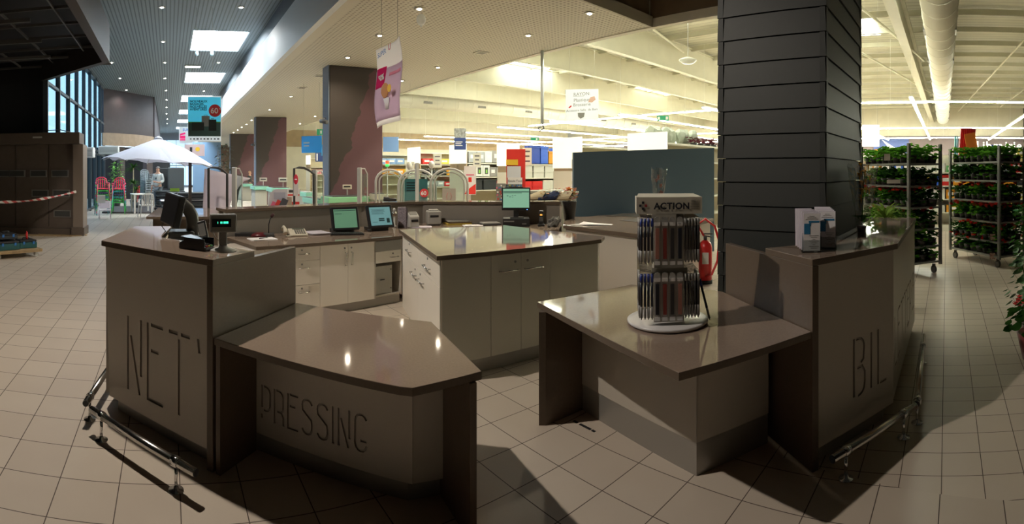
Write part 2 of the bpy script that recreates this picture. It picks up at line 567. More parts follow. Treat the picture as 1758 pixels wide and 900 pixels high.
# glazed entrance wall on the left, running away from the camera
GX = -3.15
gl = B(); fr = B()
for z in (.08, 2.35, 2.5, 3.9, HALL_Z - .05):
    fr.box((GX, 18.6, z), (.09, 11.8, .08))
for i in range(9):
    y = 12.7 + i * 1.475
    fr.box((GX, y, HALL_Z / 2), (.13, .09, HALL_Z))
w1 = struct('window_1', fr, ALU)
p = B().box((GX - .01, 18.6, HALL_Z / 2), (.012, 11.8, HALL_Z - .2)).build('pane', GLASS); p.parent = w1
b = B().box((GX + .02, 16.2, 1.05), (.02, 4.3, .05)).build('blue_strip', mat('blue_film', (.03, .20, .75), .4)); b.parent = w1
# door leaf with poster, pushed into the glazed wall
d = B().box((GX + .06, 17.8, 1.1), (.05, .95, .06)).box((GX + .06, 17.8, 2.1), (.05, .95, .08)).box((GX + .06, 17.33, 1.07), (.06, .06, 2.1)).box((GX + .06, 18.27, 1.07), (.06, .06, 2.1)).box((GX + .06, 17.8, .08), (.05, .95, .12))
dr = struct('door_1', d, ALU)
h = B().box((GX + .10, 17.8, 1.5), (.012, .5, .75)).build('notice', mat('pink_white_notice', (.75, .55, .58), .6)); h.parent = dr
# outside ground and pale street fronts seen through the glass
b = B().box((-30, 22, -.06), (35, 80, .1)); struct('floor.001', b, mat('outside_paving', (.45, .47, .50), .8))
b = B().box((-20, 24, 2.2), (.3, 30, 4.4))
for i in range(7):
    b.m = 1; b.box((-19.8, 12 + i * 4, 2.0), (.1, 2.2, 2.6)); b.m = 0
tag(b.build('street_building', [mat('pale_blue_render', (.45, .58, .70), .7), mat('street_window', (.10, .16, .22), .2)]), 'pale building across the street seen through the entrance glass', 'building')

# black wall and the low dark bulkhead on the left
struct('wall_left.001', B().box((-7.6, 12.95, HALL_Z / 2), (8.8, .2, HALL_Z)), DARKW)
BULK = mat('bulkhead_brown', (.055, .045, .040), .6)
zb, zt = 3.94, 4.75
c0 = Vector((-1.35, 10.86, 0)); c1 = Vector((-3.25, 12.8, 0)); cn = Vector((-1.35, -4, 0))
b = B()
b.bar((cn.x, cn.y, (zb + zt) / 2), (c0.x, c0.y, (zb + zt) / 2), .16, zt - zb)
b.bar((c0.x, c0.y, (zb + zt) / 2), (c1.x, c1.y, (zb + zt) / 2), .16, zt - zb)
struct('trim_90', b, BULK)
b = B().prism([(-1.43, -4), (-1.43, 10.85), (-3.3, 12.7), (-9, 12.7), (-9, -4)], 4.45, 4.5)
struct('ceiling.004', b, DARKW)
b = B(); gm = mat('ceiling_grid_bars', (.10, .095, .09), .5)
for i in range(14):
    y = 1.0 + i * .9
    b.bar((-8.5, y, 4.30), (-1.45, y, 4.30), .03, .05)
for i in range(7):
    x = -1.9 - i * .95
    b.bar((x, -2, 4.30), (x, 11.2 if x > -2.4 else 12.6, 4.30), .03, .05)
for i in range(5):
    b.bar((-7.5, 5.2 + i * 1.35, 4.12), (-2.0 - .15 * i, 5.5 + i * 1.35, 4.12), .06, .06)
tag(b.build('ceiling_grid', gm), 'bare dark suspension grid hanging under the black ceiling recess', 'ceiling grid')

# brown facade over the cafe, with its pale wood band
f0 = Vector((-3.2, 24.3, 0)); f1 = Vector((-.85, 27.4, 0)); f2 = Vector((-.85, 46, 0))
b = B().bar((f0.x, f0.y, 4.55), (f1.x, f1.y, 4.55), .2, 2.16).bar((f1.x, f1.y - .1, 4.55), (f2.x, f2.y, 4.55), .2, 2.16)
struct('wall_left.002', b, FACADE)
pts = [f0 + (f1 - f0) * t + Vector((.25, -.18, 0)) * math.sin(PI * t) for t in [i / 10 for i in range(11)]]
b = B()
for p, q in zip(pts, pts[1:]):
    b.bar((p.x, p.y, 3.17), (q.x, q.y, 3.17), .14, .62)
b.bar((f1.x, f1.y, 3.17), (f2.x, f2.y, 3.17), .14, .62)
struct('trim_91', b, WOODB)
b = B().box((-3.9, 29.2, 1.5), (8, .15, 3.0)); struct('wall_left.003', b, DARKW)
b = B().box((-2.4, 25.6, 1.4), (.35, .2, 2.9), rz=.9).box((-1.1, 27.2, 1.4), (.5, .25, 2.9), rz=.9)
struct('trim_92', b, FACADE)
# fan heaters over the entrance
for i, (px, py, d, lab) in enumerate(((140, 262, 17.5, 'white air curtain over the entrance door, nearer one'), (187, 258, 22.5, 'white box heater hanging under the wood band'))):
    c = atd(px, py, d)
    t = thing('air_curtain', lab, 'heater', c)
    B().box((0, 0, 0), (.9, .45, .36)).build('housing', WHITE, t, world=False, bevel=.03)
    b = B()
    for j in range(6): b.box((0, -.23, -.12 + j * .045), (.8, .012, .012))
    b.build('grille', MGREY, t, world=False)

# far end of the hall
FARW = mat('far_window_glow', (.55, .75, .95), .4, emit=.9, ecol=(.55, .75, .95))
b = B().box((1, 53, 3), (8, .2, 6)); struct('wall_far.003', b, mat('far_hall_wall', (.20, .22, .25), .7))
for i in range(4):
    o = struct('window_%d' % (2 + i), B().box((-.6 + i * .95, 52.8, 3.6), (.9, .1, 2.6)).box((-.6 + i * .95, 52.8, 1.2), (.9, .1, 2.0)), FARW)

# ------------------------------------------------------------------ the purple columns
COLM = bpy.data.materials.new('purple_column'); COLM.use_nodes = True
nt = COLM.node_tree; bs = nt.nodes['Principled BSDF']
tc = N(nt, 'ShaderNodeTexCoord'); se = N(nt, 'ShaderNodeSeparateXYZ'); nt.links.new(tc.outputs['Object'], se.inputs[0])
nz = N(nt, 'ShaderNodeTexNoise'); nz.inputs['Scale'].default_value = 1.6; nz.inputs['Detail'].default_value = 3
cb = N(nt, 'ShaderNodeCombineXYZ'); nt.links.new(se.outputs[2], cb.inputs[2]); nt.links.new(cb.outputs[0], nz.inputs['Vector'])
# a wavy rock-like edge that climbs to the right
edge = math_node(nt, 'ADD', math_node(nt, 'MULTIPLY', math_node(nt, 'SUBTRACT', se.outputs[2], 1.6), .36), math_node(nt, 'MULTIPLY', math_node(nt, 'SUBTRACT', nz.outputs[0], .5), .9))
side = math_node(nt, 'GREATER_THAN', math_node(nt, 'ADD', se.outputs[0], .45), edge)
mx = N(nt, 'ShaderNodeMix'); mx.data_type = 'RGBA'
mx.inputs[6].default_value = (.045, .034, .029, 1); mx.inputs[7].default_value = (.105, .046, .056, 1)
nt.links.new(side, mx.inputs[0]); nt.links.new(mx.outputs[2], bs.inputs['Base Color']); bs.inputs['Roughness'].default_value = .65
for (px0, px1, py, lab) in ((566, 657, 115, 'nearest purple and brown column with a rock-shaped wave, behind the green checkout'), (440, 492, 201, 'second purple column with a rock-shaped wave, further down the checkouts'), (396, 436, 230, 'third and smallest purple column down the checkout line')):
    d = (SOF_Z - EYE) * F / (HOR - py)
    p = atd(px0, 200, d); q = atd(px1, 200, d); p.z = q.z = 0
    y = (p.y + q.y) / 2; x0 = math.tan((px0 - AZ0) / F) * y; x1 = math.tan((px1 - AZ0) / F) * y
    t = thing('column', lab, 'column', ((x0 + x1) / 2, y, 0))
    w = x1 - x0
    B().box((0, .25, SOF_Z / 2), (w, .5, SOF_Z)).build('shaft', COLM, t, world=False, bevel=.02)
    B().box((-w / 2 - .015, .25, SOF_Z / 2), (.03, .46, SOF_Z)).build('daylight_strip', mat('painted_daylight_blue', (.13, .16, .21), .5), t, world=False)  # daylight on the column's side face, put into a blue colour

# ------------------------------------------------------------------ the dark boarded column
cx0, cx1, cy0, cy1 = 3.17, 4.35, .865, 1.66
t = thing('boarded_column', 'big charcoal column clad in overlapping horizontal boards, between the two counters', 'column', ((cx0 + cx1) / 2, (cy0 + cy1) / 2, 0))
CH = mat('charcoal_board', (.019, .021, .018), .55, noise=.06, nscale=30)
B().box(((cx0 + cx1) / 2, (cy0 + cy1) / 2, 3.1), (cx1 - cx0 - .09, cy1 - cy0 - .09, 6.2)).build('core', CH, t)
z = .0; i = 0
hB = .165
while z < 5.2:
    b = B(); g = .005
    z1 = z + hB - g
    for (x0, y0, x1, y1, nx, ny) in ((cx0, cy0, cx0, cy1, -1, 0), (cx1, cy0, cx1, cy1, 1, 0), (cx0, cy0, cx1, cy0, 0, -1), (cx0, cy1, cx1, cy1, 0, 1)):
        # each board leans out at its foot
        th = .028
        a = Vector((x0, y0, 0)); c = Vector((x1, y1, 0)); n = Vector((nx, ny, 0))
        if abs(ny):
            pass
        i0 = -n * .045
        poly = [a + i0 + Vector((0, 0, z)), a + Vector((0, 0, z)), a - n * .011 + Vector((0, 0, z1)), a + i0 + Vector((0, 0, z1))]
        b.extr(poly, c - a)
    b.build('board', CH, t)
    z += hB; i += 1
# ================================================================== COUNTERS
def buffered(pl, w):
    """outline of a poly-line stroke of width w with blunt ends"""
    L, R = [], []
    n = len(pl)
    for i, p in enumerate(pl):
        p = Vector(p)
        d0 = (p - Vector(pl[i - 1])).normalized() if i else None
        d1 = (Vector(pl[i + 1]) - p).normalized() if i < n - 1 else None
        d = (d0 + d1).normalized() if d0 is not None and d1 is not None else (d0 if d0 is not None else d1)
        nn = Vector((-d.y, d.x))
        k = 1.0
        if d0 is not None and d1 is not None:
            k = 1 / max(.5, nn.dot(Vector((-d0.y, d0.x))))
        e = Vector((0, 0))
        if i == 0: e = -d * w * .35
        if i == n - 1: e = d * w * .35
        L.append(p + nn * w / 2 * k + e); R.append(p - nn * w / 2 * k + e)
    return L + R[::-1]


def arc(cx, cy, rx, ry, a0, a1, n=6):
    return [(cx + rx * math.cos(math.radians(a0 + (a1 - a0) * i / n)), cy + ry * math.sin(math.radians(a0 + (a1 - a0) * i / n))) for i in range(n + 1)]


# slim stencil capitals, each a list of strokes in a box 1 high
GLY = {
    'N': (.34, [[(0, 0), (0, 1)], [(.08, .74), (.30, 0)], [(.34, 1), (.34, .26)]]),
    'E': (.34, [[(0, 1), (0, 0), (.34, 0)], [(.09, 1), (.34, 1)], [(.09, .66), (.24, .66)]]),
    'T': (.42, [[(0, 1), (.16, 1)], [(.21, 0), (.21, .92)], [(.27, 1), (.42, 1)]]),
    "'": (.05, [[(.02, 1), (.04, .86)]]),
    'P': (.32, [arc(.13, .8, .19, .2, 100, 0) + [(.32, .5)] + arc(.13, .42, .19, .16, -10, -100), [(0, 1), (0, .36)], [(0, .1), (0, .03)]]),
    'R': (.34, [arc(.13, .8, .2, .2, 100, 0) + [(.33, .55)] + arc(.2, .47, .13, .10, -10, -60, 3), [(0, 1), (0, .0)], [(.12, .36), (.26, .36), (.34, .22), (.34, 0)]]),
    'S': (.36, [arc(.18, .82, .17, .18, 20, 180) + [(.03, .68), (.33, .42)] + [(.35, .3)] + arc(.18, .18, .17, .18, 0, -160)]),
    'I': (.02, [[(0, 0), (0, 1)]]),
    'G': (.36, [arc(.19, .82, .17, .18, 20, 180) + arc(.19, .18, .18, .18, 180, 350), [(.2, .28), (.34, .28)]]),
    'B': (.32, [arc(.12, .83, .18, .17, 100, -10, 5) + [(.28, .60), (.22, .56)], [(0, 1), (0, .0)], [(.12, .48), (.24, .48)] + [(.32, .36), (.32, .18)] + arc(.14, .12, .17, .14, -20, -90, 3)]),
    'L': (.26, [[(0, 1), (0, 0)], [(.08, 0), (.26, 0)]]),
}


def word_strokes(word, x0, z0, h, x1=None, gap=.16, sw=.035):
    """strokes of a word from x0, stretched so that it ends at x1"""
    adv = []; x = 0
    for ch in word:
        adv.append(x); x += GLY[ch][0] + gap
    total = x - gap
    sx = h if x1 is None else (x1 - x0) / total
    out = []
    for ch, a in zip(word, adv):
        for st in GLY[ch][1]:
            out.append(buffered([(x0 + (a + p[0]) * sx, z0 + p[1] * h) for p in st], sw))
    return out


def carved_panel(name, p0, p1, z0, z1, th, strokes, parent, depth=.011, shear0=0):
    """upright board from p0 to p1 (front face on that line, thickness away from the eye) with routed letters"""
    p0, p1 = Vector((p0[0], p0[1], 0)), Vector((p1[0], p1[1], 0))
    L = (p1 - p0).length; d = (p1 - p0) / L
    n = Vector((d.y, -d.x, 0))
    if n.dot(-p0) < 0: n = -n           # n looks at the camera side
    b = B()
    cor = [p0 + Vector((0, 0, z0)) + d * shear0, p1 + Vector((0, 0, z0)), p1 + Vector((0, 0, z1)), p0 + Vector((0, 0, z1))]
    b.extr(cor, -n * th)
    o = b.build(name, [WHITE_LAM, GROOVE], parent)
    if strokes:
        c = B()
        for poly in strokes:
            pts = [p0 + d * q[0] + Vector((0, 0, q[1])) + n * .01 for q in poly]
            c.m = 1
            c.extr(pts, -n * (depth + .01))
        co = c.build('cutter', [WHITE_LAM, GROOVE], parent)
        md = o.modifiers.new('rout', 'BOOLEAN'); md.operation = 'DIFFERENCE'; md.solver = 'EXACT'; md.object = co
        md.use_self = True
        dg = bpy.context.evaluated_depsgraph_get(); dg.update()
        me = bpy.data.meshes.new_from_object(o.evaluated_get(dg))
        o.modifiers.clear(); o.data = me
        bpy.data.objects.remove(co)
    return o


GROOVE = mat('routed_groove', (.36, .32, .27), .7)  # darker than the panel: shading in the recess put into the colour


def oncol(px, p0, p1):
    """distance along the line p0-p1 at which the photo column px crosses it"""
    az = (px - AZ0) / F; s, c = math.sin(az), math.cos(az)
    d = Vector(p1) - Vector(p0); L = d.length; d /= L
    # cross(p0 + d t, dir) = 0
    return (p0[1] * s - p0[0] * c) / (d.x * c - d.y * s)


# ---- tall counter lettered NET'
A = Vector((.228, 2.59)); dirF = Vector((-.686, .728)).normalized(); dirG = Vector((.707, .707))
H1 = 1.10; TH = .036
Lf = .975
FL = A + dirF * Lf                         # front left corner of the top
t = thing('tall_counter', 'tall taupe counter with the letters NET routed into its white front, holding the payment terminal', 'counter', (A.x - .1, A.y + .5, 0))
bl = Vector((-.279, 4.22)); br = Vector((.03, 4.22)); inn = Vector((-.05, 3.50)); notch = A + dirG * .375
top = [A - dirF * .0 , FL, bl, br, inn, notch]
B().prism([(p.x, p.y) for p in top], H1 - TH, H1).build('worktop', TAUPE_TOP, t, bevel=.003)
gEnd = A + dirG * .84
side = Vector((-.707, .707))
g0 = A - Vector((.0, .0))
B().prism([(g0.x, g0.y), (gEnd.x, gEnd.y), (gEnd.x + side.x * .04, gEnd.y + side.y * .04), (g0.x + side.x * .04, g0.y + side.y * .04)], 0, H1 - TH).build('end_panel', TAUPE, t, bevel=.002)
pA = A + dirF * .042 + dirG * .012; pB = A + dirF * (Lf - .03) + dirG * .012
W_N = word_strokes("NET'", 0, 0, 1)
Lp = (pB - pA).length
sN, sT = Lp - 0, 0
def frac(px): return oncol(px, pB, pA)
x0, x1 = frac(220), frac(343)
zN = .235
st = word_strokes("NET'", x0, .213, .442, x1, gap=.17, sw=.019)
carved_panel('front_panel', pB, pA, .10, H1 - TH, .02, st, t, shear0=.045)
# left flank, set back plinth and inner carcass
l0 = pB; l1 = bl + Vector((.03, -.03))
B().prism([(l0.x + .003, l0.y + .01), (l1.x, l1.y), (l1.x + .02, l1.y - .01), (l0.x + .03, l0.y + .01)], .10, H1 - TH).build('side_panel', WHITE_LAM, t)
B().prism([((A + dirF * .05 + dirG * .07).x, (A + dirF * .05 + dirG * .07).y), ((pB + dirG * .06 - dirF * .06).x, (pB + dirG * .06 - dirF * .06).y), (bl.x + .07, bl.y - .08), (br.x - .05, br.y - .08), (inn.x, inn.y), ((notch - dirF * -.05 - dirG * .06).x, (notch - dirG * .06).y)], 0, .10).build('plinth', PLINTH, t)
q = [pA + dirG * .022, pB + dirG * .03 - dirF * .03, bl + Vector((.06, -.05)), br - Vector((.03, .05)), inn - Vector((.01, .0)), notch + dirF * .04 - dirG * .02]
B().prism([(p.x, p.y) for p in q], .10, H1 - TH - .002).build('carcass', WHITE_DOOR, t)

# ---- low counter lettered PRESSING
H2 = .70
t = thing('low_counter', 'low taupe counter with PRESSING routed into its shaded white front', 'counter', (.9, 2.2, 0))
e = .003
TL = A + Vector((e, -e)) + Vector((.004, -.012)); TBk = A + dirG * .84 + Vector((e, -e))
poly = [TL, Vector((.885, 1.795)), Vector((.925, 1.76)), Vector((1.255, 1.752)), Vector((1.43, 2.49)), TBk]
B().prism([(p.x, p.y) for p in poly], H2 - TH, H2).build('worktop', TAUPE_TOP, t, bevel=.003)
P0 = Vector((.463, 2.80)) + Vector((.006, -.006)); P1 = Vector((1.09, 2.074))
x0, x1 = oncol(450, P0, P1), oncol(629, P0, P1)
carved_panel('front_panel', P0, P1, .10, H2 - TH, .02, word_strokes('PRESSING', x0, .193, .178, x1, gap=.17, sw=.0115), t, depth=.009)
P2 = Vector((1.243, 2.04))
B().prism([(P1.x + .002, P1.y + .004), (P2.x, P2.y), (P2.x, P2.y + .02), (P1.x + .004, P1.y + .03)], .10, H2 - TH).build('side_panel', WHITE_LAM, t)
nb = Vector((.70, .71)) * .03
B().prism([(P0.x + .01, P0.y + .0), (P1.x + .0, P1.y + .045), (P2.x, P2.y + .04), (1.26, 2.42), (.88, 3.12)], 0, .10).build('plinth', PLINTH, t)
B().prism([(P0.x + .03, P0.y + .02), (P1.x + .008, P1.y + .036), (P2.x, P2.y + .022), (1.20, 2.40), (.85, 3.12)], .10, H2 - TH - .001).build('carcass', WHITE_DOOR, t)
B().prism([(1.188, 1.745), (1.222, 1.742), (1.335, 2.44), (1.30, 2.44)], 0, H2 - TH).build('leg_panel', TAUPE, t, bevel=.002)
B().prism([(A.x + .016, A.y - .008), (P0.x - .0, P0.y - .006), (P0.x + .02, P0.y - .024), (A.x + .035, A.y - .03)], 0, H2 - TH).build('back_panel', TAUPE, t)

# ---- tall counter lettered BIL / LETTERIE on the right
R0 = Vector((2.489, .753)); R1 = Vector((3.096, 1.567)); dR = (R1 - R0).normalized()
T1 = Vector((3.17, .398)); T2 = Vector((4.97, .44)); T3 = Vector((4.97, .855)); T4 = Vector((3.165, .855)); T5 = R0 + dR * .47
t = thing('tall_counter', 'tall taupe counter with BIL routed into its white front, holding the leaflet racks', 'counter', (3.2, .75, 0))
B().prism([(p.x, p.y) for p in (R0, T1, T2, T3, T4 + Vector((0, -.003)), T5)], H1 - TH, H1).build('worktop', TAUPE_TOP, t, bevel=.003)
sd = Vector((dR.y, -dR.x))
B().prism([(R0.x, R0.y), (R1.x, R1.y - .01), (R1.x + sd.x * .04, R1.y - .01 + sd.y * .04), (R0.x + sd.x * .04, R0.y + sd.y * .04)], 0, H1 - TH).build('end_panel', TAUPE, t, bevel=.002)
u = (T1 - R0).normalized(); nn = Vector((-u.y, u.x))
q0 = R0 + u * .045 + nn * .012; q1 = T1 - u * .03 + nn * .012
x0, x1 = oncol(1466, q0, q1), oncol(1521, q0, q1)
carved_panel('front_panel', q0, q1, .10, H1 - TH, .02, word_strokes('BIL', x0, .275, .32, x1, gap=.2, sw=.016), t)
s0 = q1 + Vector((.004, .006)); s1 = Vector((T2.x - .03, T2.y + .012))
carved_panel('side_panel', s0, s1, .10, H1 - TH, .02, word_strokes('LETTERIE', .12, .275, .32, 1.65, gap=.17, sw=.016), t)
B().prism([(p.x, p.y) for p in (q0 + nn * .05, q1 + nn * .05 - u * .05, s1 + Vector((-.05, .05)), Vector((T3.x - .03, T3.y - .03)), Vector((3.30, .82)), q0 + nn * .2)], 0, .10).build('plinth', PLINTH, t)
B().prism([(p.x, p.y) for p in (q0 + nn * .022, q1 + nn * .022 - u * .0, s1 + Vector((-.0, .022)), Vector((T3.x - .02, T3.y - .02)), Vector((3.2, .845)), T5 + u * .05)], .10, H1 - TH - .001).build('carcass', WHITE_DOOR, t)

# ---- low counter on the right with the pen display
H3 = .73
t = thing('low_counter', 'low taupe counter with a blank white base, carrying the revolving pen display', 'counter', (2.4, 1.6, 0))
LR = R0 + Vector((-.004, .004)); 
poly = [Vector((2.133, 2.378)), Vector((1.75, 1.094)), LR, R1 + Vector((-.012, .004)), Vector((3.10, 1.69)), Vector((2.93, 2.24))]
B().prism([(p.x, p.y) for p in poly], H3 - TH, H3).build('worktop', TAUPE_TOP, t, bevel=.003)
B().prism([(2.068, 2.290), (2.10, 2.262), (2.43, 2.24), (2.44, 2.28), (2.10, 2.32)], 0, H3 - TH).build('leg_panel', TAUPE, t, bevel=.002)
w0, w1, w2 = Vector((2.405, 2.245)), Vector((2.225, 1.285)), Vector((2.684, 1.075))
B().prism([(w0.x, w0.y), (w1.x, w1.y), (w1.x + .02, w1.y + .01), (w0.x + .02, w0.y)], .17, H3 - TH).build('front_panel', WHITE_LAM, t)
B().prism([(w1.x + .004, w1.y), (w2.x, w2.y), (w2.x + .01, w2.y + .02), (w1.x + .024, w1.y + .014)], .17, H3 - TH).build('side_panel', WHITE_LAM, t)
B().prism([(w0.x + .004, w0.y), (w1.x + .003, w1.y + .002), (w2.x, w2.y + .004), (2.95, 1.5), (2.9, 2.2)], 0, .17).build('plinth', PLINTH, t)
B().prism([(w0.x + .03, w0.y - .02), (w1.x + .028, w1.y + .018), (w2.x + .0, w2.y + .03), (2.93, 1.48), (2.88, 2.15)], .17, H3 - TH - .001).build('carcass', WHITE_DOOR, t)

B().prism([(2.90, 1.46), (3.07, 1.555), (3.05, 1.60), (2.88, 1.50)], 0, H3 - TH - .001).build('back_panel', TAUPE, t)  # unseen panel, added to block light leaking under the worktop
# dark scrap of tape on the floor by the leg panel
b = B()
for i, (a0, a1) in enumerate(((0, .035), (.055, .15), (.16, .185))):
    p = at(985, 723, 0); q = at(1034, 748, 0); dd = (q - p).normalized()
    b.bar(p + dd * a0 + Vector((0, 0, .001)), p + dd * a1 + Vector((0, 0, .001)), .018, .002)
tag(b.build('floor_tape', BLACK), 'short broken strip of black tape on the floor tiles beside the taupe leg panel', 'tape')


# ---- kick rails
def rail(p, q, lab, posts, grp='steel kick rails around the counters', ext=.09):
    p, q = Vector((p[0], p[1], .14)), Vector((q[0], q[1], .14)); d = (q - p).normalized(); L = (q - p).length
    t = thing('kick_rail', lab, 'rail', ((p.x + q.x) / 2, (p.y + q.y) / 2, 0), group=None)
    B().cyl(p, q, .021, n=20).build('tube', STEEL, t)
    B().cyl(p + d * .001, p - d * .004, .0185, n=20).build('end_cap', BLACK, t)
    B().cyl(q - d * .001, q + d * .004, .0185, n=20).build('end_cap', BLACK, t)
    for s in posts:
        c = p + d * s
        pb = B().cyl((c.x, c.y, 0), (c.x, c.y, .125), .009, n=12).lathe([(0, .001), (.038, .001), (.038, .005), (.014, .008), (.011, .02), (0, .02)], (c.x, c.y, 0), 24).build('post', CHROME, t)
        B().cyl(c - d * .022, c + d * .022, .0265, n=20).build('sleeve', CHROME, t)
    return t


p = at(157, 703, .14); q = at(336, 812, .14)
rail(p, q, 'steel kick rail in front of the NET counter, throwing a hard shadow', (.10, (q - p).length - .13))
p = at(147, 693, .14); q = p + Vector((.13, .99, 0)) * 1.15
rail(p, q, 'steel kick rail running back along the left flank of the NET counter', (.09, 1.0))
p = at(1429, 789, .14); q = at(1571, 697, .14)
rail(p, q, 'steel kick rail in front of the BIL lettering', (.10, (q - p).length - .12))
p = at(1574, 694, .14); q = at(1586, 577, .14)
rail(p, q, 'steel kick rail running back along the right side of the tall counter', (.05, (q - p).length - .25))


# ---- handle / lock helpers (small sub-parts)
def handle(p, d, n, L, parent):
    """bow handle centred at p, along d, standing off along n"""
    p, d, n = Vector(p), Vector(d).normalized(), Vector(n).normalized()
    b = B()
    b.tube([p - d * L / 2, p - d * L / 2 + n * .026, p + d * L / 2 + n * .026, p + d * L / 2], .0055, n=8)
    return b.build('handle', STEEL, parent)


def lock(p, n, parent):
    p, n = Vector(p), Vector(n).normalized()
    return B().cyl(p - n * .002, p + n * .006, .010, n=14).build('lock', MGREY, parent)


def front(name, p, q, z0, z1, n, parent, th=.018, m=None, gap=.003):
    """drawer or door front between ground points p and q, face looking along n"""
    p, q = Vector((p[0], p[1], 0)), Vector((q[0], q[1], 0)); d = (q - p).normalized(); n = Vector((n[0], n[1], 0)).normalized()
    a, c = p + d * gap / 2, q - d * gap / 2
    b = B().extr([a + Vector((0, 0, z0 + gap / 2)), c + Vector((0, 0, z0 + gap / 2)), c + Vector((0, 0, z1 - gap / 2)), a + Vector((0, 0, z1 - gap / 2))], -n * th)
    return b.build(name, m or WHITE_DOOR, parent, bevel=.0015)


# ---- back run of desks
HB = .80
DF0, DF1 = Vector((.90, 5.04)), Vector((2.74, 5.38))
def dfpt(px):
    s = oncol(px, DF0, DF1); return DF0 + (DF1 - DF0).normalized() * s
nD = Vector(((DF1 - DF0).y, -(DF1 - DF0).x)).normalized()
run = [(400, 507), (507, 549.5), (549.5, 643), (643, 690)]
ctr = lambda a, c: (a + c) / 2
depth = -nD * .52
zt_ = HB - TH
for k_, (a, c) in enumerate(run):
    p, q = dfpt(a), dfpt(c)
    lab = ('white base cabinet with shallow drawers half hidden behind the NET counter', 'white three-drawer unit under the back desk', 'white double-door cupboard under the back desk', 'white base unit with an open bay holding a computer tower')[k_]
    t = thing('base_cabinet', lab, 'cabinet', ((p.x + q.x) / 2, (p.y + q.y) / 2, 0))
    d = (q - p).normalized(); n3 = (nD.x, nD.y, 0); d3 = (d.x, d.y, 0)
    pb, qb = p - nD * .02, q - nD * .02
    if k_ != 3:
        B().prism([(pb.x, pb.y), (qb.x, qb.y), (qb.x + depth.x, qb.y + depth.y), (pb.x + depth.x, pb.y + depth.y)], .10, zt_ - .002).build('body', WHITE_LAM, t)
    pl, ql = p - nD * .05, q - nD * .05
    B().prism([(pl.x, pl.y), (ql.x, ql.y), (ql.x + depth.x * .8, ql.y + depth.y * .8), (pl.x + depth.x * .8, pl.y + depth.y * .8)], 0, .10).build('plinth', PLINTH, t)
    L = (q - p).length
    def P(s, z): return (p.x + d.x * s, p.y + d.y * s, z)
    if k_ == 0:
        for i in range(2):
            a2, c2 = p + d * L * i / 2, p + d * L * (i + 1) / 2
            for (z0, z1) in ((.61, zt_), (.36, .61), (.10, .36)):
                f = front('drawer', a2, c2, z0, z1, nD, t); m_ = (a2 + c2) / 2
                handle((m_.x, m_.y, z1 - .07), d3, n3, .13, f); lock((m_.x, m_.y, z1 - .03), n3, f)
    elif k_ == 1:
        for (z0, z1) in ((.615, zt_), (.36, .615), (.10, .36)):
            f = front('drawer', p, q, z0, z1, nD, t)
            handle(P(.10, z1 - .075), d3, n3, .12, f); lock(P(.075, z1 - .035), n3, f)
    elif k_ == 2:
        f = front('door', p, p + d * L / 2, .10, zt_, nD, t); handle(P(L / 2 - .035, zt_ - .17), (0, 0, 1), n3, .14, f); lock(P(L / 2 - .045, zt_ - .05), n3, f)
        f = front('door', p + d * L / 2, q, .10, zt_, nD, t); handle(P(L / 2 + .045, zt_ - .17), (0, 0, 1), n3, .14, f); lock(P(L / 2 + .04, zt_ - .05), n3, f)
    else:
        for pp in (p, q):
            off = d * (.009 if pp is p else -.009)
            c_ = pp + off
            e_ = c_ + depth
            B().bar((c_.x, c_.y, .43), (e_.x, e_.y, .43), .018, .66, ).build('side_wall', WHITE_LAM, t)
        c_ = (p + q) / 2 + depth * .5
        for z in (.11, .50):
            B().prism([(p.x - nD.x * .01, p.y - nD.y * .01), (q.x - nD.x * .01, q.y - nD.y * .01), (q.x + depth.x, q.y + depth.y), (p.x + depth.x, p.y + depth.y)], z, z + .018).build('shelf', WHITE_LAM, t)
        front('drawer', p, q, .635, .755, nD, t, m=mat('grey_cash_drawer', (.30, .29, .27), .5))
        f = front('drawer', p, q, .50, .635, nD, t); handle(P(L * .7, .56), d3, n3, .11, f); lock(P(L * .66, .60), n3, f)
# computer tower standing in the open bay
p, q = dfpt(645), dfpt(679)
d = (q - p).normalized(); pc = (p + q) / 2 - nD * .22
t = thing('computer_tower', 'pale grey computer tower tucked in the open bay under the desk', 'computer', (pc.x, pc.y, .128), math.atan2(d.y, d.x))
w = (q - p).length * .86
B().box((0, 0, .165), (w, .36, .33)).build('case', mat('beige_grey_case', (.42, .41, .37), .5), t, world=False, bevel=.006)
B().box((-.02, -.183, .17), (.06, .006, .012)).box((w / 2 - .02, -.183, .28), (.012, .006, .012)).box((w / 2 - .02, -.183, .06), (.012, .006, .012)).build('front_buttons', DGREY, t, world=False)

# continuous desk top following the cabinets, round to the right
LP = [Vector((.66, 5.86)), Vector((2.62, 6.50)), Vector((3.62, 6.56)), Vector((5.20, 5.28))]
desk = [DF0 + Vector((-.02, -.03)), DF1 + Vector((.0, -.03)), Vector((3.35, 5.55)), Vector((4.62, 4.72)), Vector((4.76, 4.86)), LP[3] + Vector((-.02, -.04)), LP[2] + Vector((0, -.03)), LP[1] + Vector((0, -.03)), LP[0] + Vector((.0, -.03))]
tk = B().prism([(p.x, p.y) for p in desk], HB - TH, HB).build('desk_worktop', TAUPE_TOP, bevel=.003)
tag(tk, 'long taupe desk top along the back of the island, strewn with office equipment', 'worktop')
t = thing('base_cabinet', 'white base cabinet under the far corner of the back desk, behind the central island', 'cabinet', (4.0, 5.1, 0))
B().prism([(2.80, 5.42), (3.36, 5.62), (4.58, 4.80), (4.98, 5.2), (3.62, 6.4), (2.80, 6.3)], .1, zt_ - .002).build('body', WHITE_LAM, t)
